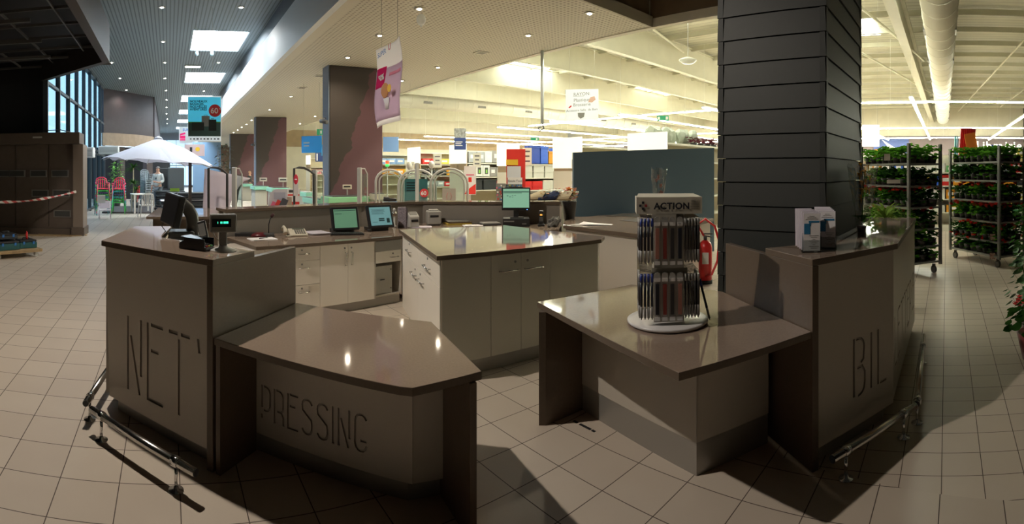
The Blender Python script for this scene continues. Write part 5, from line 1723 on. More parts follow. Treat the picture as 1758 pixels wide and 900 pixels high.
# grey stack of armchairs behind, and cushions
p = at(262, 362, 0) + Vector((-.25, 1.3, 0))
g = mat('grey_wicker', (.30, .34, .36), .6); cols['grey'] = g; cp['grey'] = None
for i in range(12):
    put_chair('grey', Vector((p.x, p.y, .62 + i * .075 - .62 + .0)), facing(p, .5), 'grey wicker chair, %s from the floor in the nested stack behind the man' % ORD[i], 'grey nested chairs')
CUSH = mat('charcoal_cushion', (.035, .038, .04), .85); CUSG = mat('slate_cushion', (.085, .095, .10), .85)
def cushion(px, py, d, w, h, th, m_, lab, tilt=0):
    p = atd(px, py, d); o = B().box((0, 0, 0), (w, th, h)).build('cushion', m_, None, world=False, bevel=min(w, th, h) * .45, seg=4); o.location = p; o.rotation_euler = (tilt, 0, facing(p))
    tag(o, lab, 'cushion')
cushion(283, 306, 20.4, .62, .82, .12, CUSH, 'black lounger cushion standing upright behind the man', -.1)
cushion(302, 308, 20.0, .66, .95, .14, CUSG, 'slate grey cushion with a rounded top, right of the man', .1)
# stacks of sun loungers
def lounger_stack(px, py, z0, n, w, L, lab, mats_, dz=.085):
    p = at(px, py, 0)
    for i in range(n):
        t = thing('sun_lounger', '', 'sun lounger', p + Vector((.04 * math.sin(i * 2), 0, z0 + i * dz)), facing(p, .1))
        t['label'] = lab + ', ' + ORD[i] + ' from the floor'; t['group'] = lab
        B().box((0, 0, .055), (w, L, .028)).build('mattress', mats_[i % len(mats_)], t, world=False, bevel=.012)
        b = B().bar((-w / 2, -L / 2, .03), (w / 2, -L / 2, .03), .03, .03).bar((-w / 2, L / 2, .03), (w / 2, L / 2, .03), .03, .03).bar((-w / 2, -L / 2, .03), (-w / 2, L / 2, .03), .03, .03).bar((w / 2, -L / 2, .03), (w / 2, L / 2, .03), .03, .03)
        b.build('frame', BLACK, t, world=False)
lounger_stack(300, 372, 0, 7, .95, .8, 'lounger in the low white-topped stack right of the man', [PAPER, CUSG])
lounger_stack(331, 372, 0, 11, 1.15, .9, 'dark lounger in the tall stack beside the white drape', [CUSH, CUSG, CUSH, mat('grey_white_fabric', (.45, .46, .48), .8)], .078)
lounger_stack(292, 363.5, .06, 9, 1.1, .7, 'lounger in the rear support stack added under the two standing cushions', [CUSG, CUSH], .088)  # rear stack added as a support, to hold up the otherwise floating cushions
p = atd(282, 330, 17.2)
o = B().box((0, 0, 0), (.30, .01, .10)).build('green_label', mat('lime_label', (.35, .65, .08), .6), None, world=False); o.location = atd(300, 326, 16.3); o.rotation_euler.z = facing(p)
tag(o, 'lime green label card hung on the white-topped lounger stack', 'card')

# plants in the cafe
def leafy(px, py, h, n, L, w, m_, lab, seed=1, spread=.35, potm=None):
    p = at(px, py, 0); t = thing('potted_plant', lab, 'plant', p)
    rr = random.Random(seed)
    B().lathe([(0, 0), (.16, 0), (.2, .35), (.18, .35), (0, .32)]).build('pot', potm or DGREY, t, world=False)
    b = B(); st = []
    for k in range(5):
        a = rr.uniform(0, 6.28); b.tube([(0, 0, .3), (spread * .3 * math.cos(a), spread * .3 * math.sin(a), h * .55), (spread * .5 * math.cos(a), spread * .5 * math.sin(a), h * .9)], .012, n=5)
    b.build('stems', mat('brown_stem', (.12, .08, .04), .8), t, world=False)
    b = B()
    for k in range(n):
        z = rr.uniform(.45, h); a = rr.uniform(0, 6.28); r = rr.uniform(.05, spread) * (1 - .5 * abs(z / h - .5))
        leaf(b, (r * math.cos(a) * .6, r * math.sin(a) * .6, z), (math.cos(a), math.sin(a), rr.uniform(-.2, .8)), L * rr.uniform(.7, 1.2), w)
    b.build('foliage', m_, t, world=False)
    return t
leafy(200, 356, 2.0, 150, .24, .13, mat('lime_leaf', (.16, .42, .06), .5, noise=.3, nscale=9), 'tall bright green leafy plant behind the chair stacks', 2, .42)
def spiky(p, h, n, L, w, m_, lab, seed=3, trunk=True, heads=1):
    t = thing('dracaena', lab, 'plant', p); rr = random.Random(seed)
    B().lathe([(0, 0), (.13, 0), (.17, .28), (.15, .28), (0, .26)]).build('pot', DGREY, t, world=False)
    B().cyl((0, 0, .26), (0, 0, h), .03, .022, n=8).build('trunk', mat('pale_trunk', (.33, .26, .16), .8), t, world=False)
    b = B()
    for hd in range(heads):
        hz = h - hd * h * .4
        for k in range(n):
            a = rr.uniform(0, 6.28); e = rr.uniform(.0, 1.8)
            d = Vector((math.cos(a), math.sin(a), e)).normalized(); s = Vector((-math.sin(a), math.cos(a), 0))
            c = Vector((0, 0, hz)); pts = []
            prev = None
            for q in range(5):
                u = q / 4; pp = c + d * L * u - Vector((0, 0, (L * .55) * u * u)); ww = w * (1 - u) ** .6 / 2
                cur = (b.bm.verts.new(pp + s * ww), b.bm.verts.new(pp - s * ww))
                if prev: b._f([prev[0], prev[1], cur[1], cur[0]])
                prev = cur
    b.build('foliage', m_, t, world=False)
spiky(at(229, 354, 0), 1.75, 46, .62, .05, LEAFD, 'tall spiky dracaena behind the pale cafe table', 3, heads=2)
spiky(at(234, 359, 0) + Vector((.0, 0, 0)), .8, 40, .45, .04, LEAFD, 'low dark spiky plant at the foot of the tall dracaena', 6)
spiky(Vector((5.75, .86, 0)), 1.02, 80, .50, .032, sheet_mat('grass_green', (.22, .34, .07), .4), 'arching grassy dracaena just behind the tall counter by the plant trolleys', 8)
leafy(384, 340, 3.2, 160, .35, .14, mat('dark_fig_leaf', (.018, .035, .016), .6), 'dark tall indoor tree beyond the white drape', 9, .8)
# terrace platform edge and red framed chair
o = B().box((0, 0, .03), (5.2, 3.2, .06)).build('terrace_deck', mat('dark_deck', (.06, .05, .05), .6), None, world=False); o.location = (.1, 20.5, 0)
tag(o, 'thin dark deck edge under the cafe furniture', 'deck')
cols['scarlet'] = mat('chair_scarlet', (.60, .02, .02), .4); cp['scarlet'] = None
p = at(244, 354, .06) + Vector((0, 1.5, 0)); p.z = .06
put_chair('scarlet', p, facing(p, .4), 'red chair behind the pale cafe table, left of the grey stack', None)
# blue wall panel, brown wall, lights beyond
o = B().box((0, 0, 0), (2.0, .12, 3.7)).build('hall_end_panel', mat('pale_blue_panel', (.16, .27, .42), .6), None, world=False); o.location = atd(355, 296, 36) ; o.location.z = 1.85; tag(o, 'tall pale blue panel at the end of the hall', 'panel')
o = B().box((0, 0, 0), (1.3, .3, 3.6)).build('brown_pier', mat('brown_pier', (.15, .09, .06), .7), None, world=False); o.location = atd(376, 296, 38); o.location.z = 1.8; tag(o, 'brown wall pier between the blue panel and the purple columns', 'pier')
t = None

# --- white drape on a frame
p = at(381, 396, 0); p = Vector((atd(381, 300, 9.6).x, atd(381, 300, 9.6).y, 0))
t = thing('white_drape', 'big white cloth drape with a curved right edge, standing behind the ledge', 'drape', p, facing(p))
b = B(); nz, nx = 14, 8
def drape(u, v):
    z = v * 1.62; hw0, hw1 = -.41, .45
    right = hw1 - .31 * math.sin(PI * min(1, max(0, (v - .05) / .85))) * 1.0 + (.02 if v > .9 else 0)
    if v > .8: right += (v - .8) * .35
    left = hw0 + .08 * v
    zz = z + (u * -.18 if v > .85 else 0) * (v - .85) / .15
    return Vector((left + (right - left) * u, .04 * math.sin(u * 7 + v * 2) + .03 * math.sin(v * 5), zz))
g_ = [[b.bm.verts.new(drape(i / nx, j / nz)) for i in range(nx + 1)] for j in range(nz + 1)]
for j in range(nz):
    for i in range(nx): b._f([g_[j][i], g_[j][i + 1], g_[j + 1][i + 1], g_[j + 1][i]])
o = b.build('cloth', sheet_mat('drape_lilac_white', (.80, .74, .80), .4), t, world=False, smooth=True); so = o.modifiers.new('t', 'SOLIDIFY'); so.thickness = .004
B().box((.0, .10, .03), (.6, .3, .06)).build('foot', BLACK, t, world=False)
b = B().tube([(.36, .10, .06), (.24, .12, .5), (.23, .12, .8), (.30, .10, 1.2), (.36, .10, 1.34)], .035, n=8); b.build('dark_backing', BLACK, t, world=False)

def gate_frame(px0, px1, d, top, mt, lab, bars=(.5,), curve=.06, r=.022):
    a = atd(px0, 300, d); c = atd(px1, 300, d); a.z = c.z = 0
    m_ = (a + c) / 2; w = (c - a).length / 2
    t = thing('security_gate', lab, 'security gate', m_, facing(m_))
    pts = [(-w, 0, .02), (-w, 0, top)] + [(-w + 2 * w * u, 0, top + curve * math.sin(PI * u) - .10 * u) for u in (.25, .5, .75)] + [(w, 0, top - .10), (w, 0, .02)]
    B().tube(pts, r, n=8).build('frame', mt, t, world=False)
    for f_ in bars:
        B().tube([(-w, 0, top * f_), (0, 0, top * f_ + .01), (w, 0, top * f_ - .04)], r * .7, n=6).build('crossbar', mt, t, world=False)
    B().box((-w, 0, .015), (.16, .3, .03)).box((w, 0, .015), (.16, .3, .03)).build('foot', mt, t, world=False)
    return t
FRM = mat('gunmetal_frame', (.05, .05, .052), .4, metal=.4)
gate_frame(358, 390, 8.8, 1.62, FRM, 'dark framed security gate standing before the white drape')
gate_frame(505, 539, 9.2, 1.62, FRM, 'dark framed security gate with a red no-entry sign')
p = atd(508, 308, 8.9)
t = thing('no_entry_sign', 'red oval no-entry sign with a white bar on the security gate', 'sign', p, facing(p))
B().ball((0, 0, 0), .09, (.45, .12, 1)).build('red_oval', mat('sign_red', (.55, .02, .05), .5), t, world=False)
B().box((0, -.012, 0), (.04, .006, .02)).build('white_bar', PAPER, t, world=False)
B().box((0, .01, -.14), (.085, .006, .30)).build('backing_card', mat('sign_card', (.55, .52, .52), .6), t, world=False)
def clear_gate(px, d, w, top, lab, mt):
    p = atd(px, 300, d); p.z = 0
    t = thing('clear_gate', lab, 'security gate', p, facing(p, .9))
    B().box((-w / 2, 0, top / 2), (.05, .09, top)).build('post', mt, t, world=False, bevel=.012)
    B().tube([(-w / 2, 0, .1), (w / 2 - .05, 0, .1), (w / 2, 0, .2), (w / 2, 0, top - .12), (w / 2 - .08, 0, top - .02), (-w / 2, 0, top - .02)], .012, n=6).build('loop', mt, t, world=False)
    B().box((0, 0, top / 2), (w - .04, .012, top - .25)).build('pane', glass_mat('gate_acrylic', (.86, .92, .90), .08), t, world=False)
PG = mat('pale_gate_grey', (.46, .46, .44), .4)
clear_gate(409, 8.9, .22, 1.64, 'clear acrylic gate with a pale post, right of the white drape', PG)
clear_gate(548, 9.4, .26, 1.60, 'clear acrylic gate right of the no-entry sign', PG)
clear_gate(624, 9.6, .24, 1.64, 'clear acrylic gate in front of the nearest purple column', PG)
# arched gates
def arch_gate(px, d, w, top, lab, kind):
    p = atd(px, 300, d); p.z = 0
    t = thing('arched_gate', lab, 'security gate', p, facing(p))
    for r_, nm in ((w / 2, 'outer_frame'), (w / 2 - .07, 'inner_frame')):
        pts = [(-r_, 0, .02), (-r_, 0, top - w * .42)] + [(-r_ * math.cos(a), 0, top - w * .42 + (w * .42 - (w / 2 - r_)) * math.sin(a)) for a in [PI * i / 10 for i in range(1, 10)]] + [(r_, 0, top - w * .42), (r_, 0, .02)]
        B().tube(pts, .024 if nm[0] == 'o' else .014, n=8).build(nm, PG, t, world=False)
    b = B(); r_ = w / 2 - .03
    pts = [(-r_, 0, .1), (-r_, 0, top - w * .42)] + [(-r_ * math.cos(a), 0, top - w * .42 + (w * .42 - .03) * math.sin(a)) for a in [PI * i / 10 for i in range(1, 10)]] + [(r_, 0, top - w * .42), (r_, 0, .1)]
    b.extr(pts, (0, .01, 0)); b.build('pane', glass_mat('gate_acrylic'), t, world=False)
    if kind == 1:
        B().box((-.02, .03, top - .42), (w * .62, .006, .48)).build('poster', mat('gate_poster_teal', (.10, .30, .36), .6), t, world=False)
        B().cyl((.14, -.01, top - .46), (.14, .02, top - .46), .085, n=24).build('red_disc', mat('poster_red', (.6, .04, .05), .5), t, world=False)
        b = text_bm(B(), '60', .11, (.075, -.012, top - .50), (1, 0, 0), (0, 0, 1), 0, bold=.003); b.build('lettering', PAPER, t, world=False)
        b = B()
        for i in range(4): b.box((-.12, .024, top - .26 - i * .05), (.18, .003, .02))
        b.build('poster_lines', INK, t, world=False)
    if kind == 2:
        B().box((0, -.02, top - .52), (.26, .01, .28)).build('notice', mat('notice_beige', (.50, .46, .43), .7), t, world=False)
        b = B().tube([(-.04, -.03, top - .60), (-.05, -.03, top - .53), (-.02, -.03, top - .46)], .006, n=5).tube([(.03, -.03, top - .60), (.05, -.03, top - .53), (.02, -.03, top - .46)], .006, n=5); b.build('notice_mark', mat('notice_pink', (.55, .25, .25), .7), t, world=False)
arch_gate(669, 10.2, .56, 1.60, 'clear arched gate, leftmost of the three, in front of the column edge', 0)
arch_gate(716, 10.0, .74, 1.60, 'clear arched gate in the middle, with a teal poster and red 60 disc behind', 1)
arch_gate(771, 9.8, .72, 1.62, 'clear arched gate on the right with a beige notice', 2)
for px, d in ((716, 9.2),):
    p = atd(px, 300, d); p.z = 0
    o = B().box((0, 0, .86), (.05, .05, 1.72)).build('gate_post', PG, None, world=False); o.location = p; tag(o, 'slim pale post in front of the middle arched gate', 'post')

# --- magazine rack and boxes behind the ledge
p = Vector((*atd(478, 300, 8.6).xy, 0))
t = thing('leaflet_stand', 'pale arched stand of colourful magazines just behind the ledge', 'stand', p, facing(p))
b = B().extr([(-.17, 0, 0), (.15, 0, 0), (.15, 0, 1.26), (-.06, 0, 1.26), (-.14, 0, 1.20), (-.17, 0, 1.08)], (0, .05, 0)); b.build('body', mat('stand_lilac', (.56, .54, .58), .5), t, world=False)
B().box((.02, -.004, 1.15), (.20, .006, .12)).build('header_text', mat('stand_text', (.38, .38, .46), .6), t, world=False)
mg = [FLP, FLY, FLO, FLR, PAPER, mat('mag_violet', (.2, .05, .25), .5), mat('mag_dark', (.05, .05, .06), .5)]
for i in range(6):
    o = B().box((0, 0, 0), (.11, .012, .24)).build('magazine', mg[(i * 3) % 7], None, world=False)
    q = Matrix.Rotation(facing(p), 3, 'Z') @ Vector((-.10 + (i % 3) * .085, -.03 - .015 * (i % 3), .93 - .16 * (i // 3) + .03 * (i % 3)))
    o.location = p + q; o.rotation_euler = (-.2, .45, facing(p)); tag(o, 'colourful magazine slanting in the pale stand, %s row, %s' % (('upper', 'lower')[i // 3], ('left', 'middle', 'right')[i % 3]), 'magazine')
p = Vector((*atd(493, 300, 8.9).xy, 0))
o = B().box((0, 0, .56), (.17, .17, 1.12)).build('beige_column_box', mat('beige_card', (.50, .40, .31), .7), None, world=False); o.location = p; o.rotation_euler.z = facing(p)
tag(o, 'plain beige cardboard column right of the magazines', 'box')
p = Vector((*atd(504, 300, 9.6).xy, 0))
t = thing('poster_stand', 'white standing sign with red printed blocks behind the beige cardboard column', 'sign', p, facing(p))
B().box((0, 0, .62), (.24, .02, 1.24)).build('board', PAPER, t, world=False)
B().box((0, -.012, .88), (.22, .004, .22)).box((0, -.012, 1.12), (.22, .004, .03)).build('red_print', mat('sign_scarlet', (.70, .03, .02), .6), t, world=False)
B().box((0, -.014, 1.19), (.18, .004, .05)).build('dark_strip', DGREY, t, world=False)

# --- checkouts
GRN = mat('checkout_green', (.22, .50, .28), .45); MNT = mat('checkout_mint', (.25, .55, .42), .45); CKB = mat('checkout_beige', (.38, .36, .30), .5)
def checkout(px0, px1, py, zt_, lab, col, L=2.2, base=True):
    a = at(px0, py, zt_); c = at(px1, py, zt_); a.z = c.z = 0
    m_ = (a + c) / 2; w = (c - a).length
    t = thing('checkout', lab, 'checkout', m_, 0)
    B().box((0, L / 2, zt_ - .07), (w, L, .14)).build('green_trim', col, t, world=False, bevel=.02)
    B().box((0, L / 2, zt_ + .008), (w * .8, L * .95, .015)).build('belt', DGREY, t, world=False)
    B().box((0, L / 2 + .05, (zt_ - .14) / 2), (w * .82, L * .9, zt_ - .14)).build('body', CKB, t, world=False, bevel=.03)
    return t
def till_display(px, py, d, lab, s=1):
    p = atd(px, py, d)
    zc = 1.0
    t = thing('till_display', lab, 'display', (p.x, p.y, zc), facing(p))
    h = p.z - zc
    B().cyl((0, 0, 0), (0, 0, h), .015, n=8).build('pole', LGREY, t, world=False)
    B().box((0, 0, h + .04), (.2 * s, .07, .10 * s)).build('housing', CREAM, t, world=False, bevel=.012)
    B().box((0, -.038, h + .05), (.14 * s, .004, .03 * s)).build('window', BLACK, t, world=False)
checkout(562, 640, 338, .98, 'green-trimmed checkout in front of the nearest purple column', GRN, .62)
checkout(641, 662, 333, 1.05, 'end of a cream checkout right of the green one', mat('checkout_cream', (.50, .46, .36), .5), .3)
till_display(596, 324, 12.0, 'cream till display on a pole before the nearest purple column', 1.1)
checkout(546, 562, 343, .88, 'mint-trimmed checkout end behind the clear gate', MNT, 1.5)
checkout(436, 462, 320, 1.0, 'mint checkout in front of the second purple column', MNT, 1.0)
checkout(466, 500, 323, 1.0, 'mint checkout to the right of the second purple column', MNT, 1.0)
checkout(414, 434, 316, .92, 'mint checkout beside the seated cashier', MNT, 2.0)
checkout(525, 545, 331, .9, 'mint checkout seen through the dark security gate', MNT, 1.2)
checkout(394, 412, 313, .92, 'farthest mint checkout by the third purple column', MNT, 2.0)
till_display(452, 310, 20.2, 'till display on the mint checkout by the second purple column', 1.5)
till_display(486, 311, 18.0, 'dark-topped till display right of the second purple column', 1.6)
# traffic-light lamps and swivel mirrors over the self checkouts
LAMPG = mat('grey_lamp_head', (.55, .54, .50), .5)
for px, py, lab in ((703, 285, 'grey lamp head on a thin stalk, left of two over the arched gates'), (741, 283, 'grey lamp head on a thin stalk with a red tag, right of two')):
    p = atd(px, py, 13.5)
    t = thing('stalk_lamp', lab, 'lamp', (p.x, p.y, 0), facing(p))
    B().cyl((0, 0, 0), (0, 0, p.z), .02, n=8).build('stalk', PG, t, world=False)
    B().ball((0, 0, p.z), .10, (.8, 1, 1.1)).build('head', LAMPG, t, world=False)
    B().lathe([(0, 0), (.15, 0), (.15, .03), (0, .03)]).build('foot', PG, t, world=False)
p = atd(665, 286, 13.2)
t = thing('signal_lamp', 'small red and green signal lamp above the leftmost arched gate', 'lamp', (p.x, p.y, 0))
B().cyl((0, 0, 0), (0, 0, p.z), .018, n=8).build('pole', PG, t, world=False)
B().cyl((0, 0, p.z), (0, 0, p.z + .07), .05, n=12).build('green_lens', mat('green_lens', (.05, .6, .12), .3, emit=1.2, ecol=(.05, .8, .15)), t, world=False)
B().cyl((0, 0, p.z + .07), (0, 0, p.z + .15), .05, n=12).build('red_lens', mat('red_lens', (.8, .08, .03), .3, emit=1.2, ecol=(1, .1, .03)), t, world=False)
p = atd(731, 295, 11.0)
t = thing('payment_screen', 'small dark screen on a stalk between the middle and right arched gates', 'monitor', (p.x, p.y, 0), facing(p, .4))
B().cyl((0, 0, 0), (0, 0, p.z - .05), .02, n=8).build('stalk', PG, t, world=False)
B().box((0, 0, p.z), (.17, .05, .11)).build('screen', BLACK, t, world=False, bevel=.01)

# --- people
def skin_mesh(name, pts, edges, rad, sub=2):
    me = bpy.data.meshes.new(name); me.from_pydata(pts, edges, [])
    o = bpy.data.objects.new(name, me); C.objects.link(o)
    o.modifiers.new('s', 'SKIN')
    for i, r in enumerate(rad):
        sv = me.skin_vertices[0].data[i]; sv.radius = r if isinstance(r, tuple) else (r, r); sv.use_root = (i == 0)
    sd = o.modifiers.new('d', 'SUBSURF'); sd.levels = sub; sd.render_levels = sub
    dg = bpy.context.evaluated_depsgraph_get(); dg.update()
    m2 = bpy.data.meshes.new_from_object(o.evaluated_get(dg)); m2.name = name
    bpy.data.objects.remove(o)
    for p_ in m2.polygons: p_.use_smooth = True
    return m2


SKIN = mat('skin', (.52, .29, .20), .55)


def person(loc, rz, lab, shirt, trousers, hair, pose='stand', sc_=1.0):
    """standing man, 1.75 m: looks along local -Y"""
    t = thing('person', lab, 'person', loc, rz)
    t.scale = (sc_, sc_, sc_)
    # one continuous body
    P = [(0, 0, .95), (0, .0, 1.12), (0, .01, 1.30), (0, .015, 1.44), (0, .01, 1.52), (0, -.005, 1.62), (0, -.005, 1.70),       # 0-6 pelvis..head top
         (.10, 0, .88), (.11, -.01, .50), (.115, .02, .09), (.12, -.10, .04), (.125, -.16, .03),                                 # 7-11 right leg
         (-.10, 0, .88), (-.12, .03, .50), (-.13, .07, .09), (-.135, -.05, .04), (-.14, -.11, .03),                              # 12-16 left leg
         (.17, .01, 1.42), (.23, .03, 1.17), (.17, -.17, 1.10), (.10, -.25, 1.13), (.07, -.28, 1.14),                            # 17-21 right arm bent
         (-.17, .01, 1.42), (-.24, .02, 1.15), (-.26, -.04, .91), (-.265, -.06, .83), (-.265, -.07, .79)]                        # 22-26 left arm hanging
    E_ = [(0, 1), (1, 2), (2, 3), (3, 4), (4, 5), (5, 6), (0, 7), (7, 8), (8, 9), (9, 10), (10, 11), (0, 12), (12, 13), (13, 14), (14, 15), (15, 16),
          (3, 17), (17, 18), (18, 19), (19, 20), (20, 21), (3, 22), (22, 23), (23, 24), (24, 25), (25, 26)]
    R_ = [(.15, .11), (.15, .11), (.165, .115), (.13, .09), (.055, .055), (.078, .098), (.06, .075), .088, .058, .042, .04, .03, .088, .058, .042, .04, .03,
          .062, .046, .036, .03, .02, .062, .046, .036, .03, .02]
    me = skin_mesh('body', P, E_, R_)
    me.materials.append(SKIN)
    bo = bpy.data.objects.new('body', me); C.objects.link(bo); bo.parent = t
    # face and hair
    b = B().ball((0, -.105, 1.625), .016, (.8, 1.2, 1.3), 8).ball((.078, 0, 1.63), .022, (.4, .8, 1.3), 8).ball((-.078, 0, 1.63), .022, (.4, .8, 1.3), 8)
    b.build('nose_and_ears', SKIN, t, world=False)
    b = B().ball((.03, -.092, 1.655), .009, n=8).ball((-.03, -.092, 1.655), .009, n=8); b.build('eyes', BLACK, t, world=False)
    B().box((0, -.098, 1.585), (.045, .012, .008)).build('mouth', mat('lips', (.35, .12, .10), .6), t, world=False)
    b = B(); g = bmesh.ops.create_uvsphere(b.bm, u_segments=16, v_segments=10, radius=.092)
    for v in g['verts']: v.co = Vector((v.co.x * .98, v.co.y * 1.16 + .012, max(v.co.z, -.02 if v.co.y > 0 else .02) + 1.672))
    b.build('hair', hair, t, world=False, smooth=True)
    # shirt: slightly larger skin over the torso and arms
    Q = [(0, 0, .90), (0, 0, 1.10), (0, .01, 1.30), (0, .015, 1.45), (.17, .01, 1.42), (.235, .03, 1.17), (.19, -.12, 1.11), (-.17, .01, 1.42), (-.245, .02, 1.15), (-.26, -.03, .98)]
    m2 = skin_mesh('shirt', Q, [(0, 1), (1, 2), (2, 3), (3, 4), (4, 5), (5, 6), (3, 7), (7, 8), (8, 9)], [(.175, .13), (.17, .13), (.185, .132), (.12, .10), .08, .066, .06, .08, .066, .058])
    m2.materials.append(shirt); so = bpy.data.objects.new('shirt', m2); C.objects.link(so); so.parent = t
    Q = [(0, 0, .94), (.10, 0, .86), (.11, -.01, .50), (.115, .02, .10), (-.10, 0, .86), (-.12, .03, .50), (-.13, .07, .10)]
    m2 = skin_mesh('trousers', Q, [(0, 1), (1, 2), (2, 3), (0, 4), (4, 5), (5, 6)], [(.165, .122), .10, .075, .065, .10, .075, .065])
    m2.materials.append(trousers); so = bpy.data.objects.new('trousers', m2); C.objects.link(so); so.parent = t
    b = B()
    for sx, y in ((.12, -.03), (-.135, .02)):
        b.box((sx, y - .04, .04), (.10, .28, .08))
    b.build('shoes', BLACK, t, world=False, bevel=.03)
    # hands with fingers
    b = B()
    for (hx, hy, hz, dx, dy, dz, s) in ((.07, -.28, 1.14, -.75, -.6, .25, 1), (-.265, -.07, .80, 0, -.15, -1, -1)):
        h0 = Vector((hx, hy, hz)); d = Vector((dx, dy, dz)).normalized(); sd_ = d.cross(Vector((1, .2, .1))).normalized()
        b.ball(h0 + d * .02, .036, (1, .8, 1.1), 8)
        for k in range(4):
            o_ = h0 + d * .045 + sd_ * (-.024 + .016 * k); L = (.06, .072, .068, .052)[k]
            b.tube([o_, o_ + d * L * .5 + Vector((0, -.006, 0)), o_ + d * L * .9 + Vector((0, -.02, 0))], [.0085, .008, .006], n=6)
        o_ = h0 + sd_ * -.03; b.tube([o_, o_ + d * .03 - sd_ * .02, o_ + d * .055 - sd_ * .018], [.01, .009, .007], n=6)
    b.build('hands', SKIN, t, world=False)
    return t
pm = at(271, 363, 0); pm.z = .06
pp = person(pm, facing(pm) - .55, 'grey-haired man in a pale grey shirt and grey trousers standing beneath the parasol', mat('pale_grey_shirt', (.50, .53, .52), .85), mat('grey_trousers', (.17, .19, .21), .85), mat('grey_hair', (.14, .12, .11), .8), sc_=.98)
b = B().tube([(-.05, -.11, 1.46), (-.02, -.135, 1.30), (.02, -.135, 1.30), (.05, -.11, 1.46)], .006, n=6).box((0, -.145, 1.27), (.05, .01, .07)); b.build('lanyard', BLACK, pp, world=False)
pm = at(429, 338, 0)
person(Vector((pm.x, pm.y, -.12)), facing(pm) + 1.2, 'cashier in a dark top behind the mint checkouts, seen between two purple columns', mat('black_top', (.03, .03, .035), .85), mat('black_trousers', (.02, .02, .025), .85), mat('fair_hair', (.45, .30, .2), .8))

# --- brown kiosk on the left
KB = mat('kiosk_brown', (.115, .085, .066), .55, noise=.06, nscale=8)
kz = 2.53
t = thing('kiosk', 'brown panelled kiosk with rows of small grilles, closing the left side of the hall', 'kiosk', (-4.2, 12.3, 0))
B().box((-4.85, 12.5, kz / 2), (5.1, .55, kz)).build('body', KB, t)
B().box((-4.70, 12.42, kz - .14), (5.1, .70, .28)).build('cornice', KB, t, bevel=.01)
B().box((-2.20, 12.45, 1.12), (.26, .62, 2.24)).build('corner_post', mat('kiosk_post', (.22, .17, .135), .5), t, bevel=.01)
B().box((-2.20, 12.45, .10), (.32, .68, .20)).box((-4.9, 12.2, .08), (5.0, .12, .16)).build('base_board', KB, t, bevel=.006)
b = B()
for i in range(6): b.box((-2.95 - i * .86, 12.222, 1.25), (.012, .012, 2.1))
b.build('panel_joint', SHADOWGAP, t)
gm1 = mat('grille_frame', (.20, .185, .17), .5); gm2 = mat('grille_dark', (.045, .045, .043), .6)
yk = 12.215
for (px, py) in ((4, 298), (29, 298), (66, 298), (103, 298), (69, 332), (105, 332), (107, 367), (29, 332), (4, 367)):
    az = (px - AZ0) / F; d = yk / math.cos(az); x = d * math.sin(az); z = EYE - (py - HOR) * d / F
    if px in (4,) and py > 300: continue
    if (px, py) == (29, 332): continue
    f = B().box((x, yk, z), (.44, .03, .18)).build('grille', gm1, t)
    b = B().box((x, yk - .018, z), (.38, .01, .13)).build('grille_slats', gm2, t); b.parent = f
    b.location = -Vector((0, 0, 0))
b = B().tube([(-2.3, 12.12, kz - .02), (-2.6, 11.9, kz + .05), (-3.2, 12.0, kz + .03)], .012, n=5); b.build('loose_cable', BLACK, t)
o = B().box((0, 0, 0), (.24, .004, .04)).build('price_sticker', LGREY, None, world=False); o.location = atd(57, 234, 12.1); o.location.y = 12.06; tag(o, 'small pale sticker on the kiosk cornice', 'sticker')
# barrier tape
ta, tb = atd(131, 329, 12.2), atd(-40, 345, 8.5)
tb = atd(0, 342, 11.2) + (atd(0, 342, 11.2) - ta) * .3
TAPE = bpy.data.materials.new('red_white_tape'); TAPE.use_nodes = True
nt = TAPE.node_tree; g = N(nt, 'ShaderNodeNewGeometry'); s = N(nt, 'ShaderNodeSeparateXYZ'); nt.links.new(g.outputs['Position'], s.inputs[0])
k_ = math_node(nt, 'GREATER_THAN', math_node(nt, 'FRACT', math_node(nt, 'DIVIDE', math_node(nt, 'ADD', s.outputs[0], s.outputs[2]), .16)), .5)
mx = N(nt, 'ShaderNodeMix'); mx.data_type = 'RGBA'; mx.inputs[6].default_value = (.45, .05, .05, 1); mx.inputs[7].default_value = (.6, .56, .54, 1)
nt.links.new(k_, mx.inputs[0]); nt.links.new(mx.outputs[2], nt.nodes['Principled BSDF'].inputs['Base Color'])
b = B(); prev = None
for i in range(25):
    u = i / 24; q = ta + (tb - ta) * u - Vector((0, 0, .10 * math.sin(PI * u))); tw = .035 * (1 - .55 * abs(math.sin(u * 9)))
    cur = (b.bm.verts.new(q + Vector((0, .02 * math.sin(u * 9), tw))), b.bm.verts.new(q - Vector((0, .02 * math.sin(u * 9), tw))))
    if prev: b._f([prev[0], prev[1], cur[1], cur[0]])
    prev = cur
o = b.build('barrier_tape', TAPE); so = o.modifiers.new('t', 'SOLIDIFY'); so.thickness = .002
tag(o, 'red and white barrier tape slung across the front of the brown kiosk', 'tape')
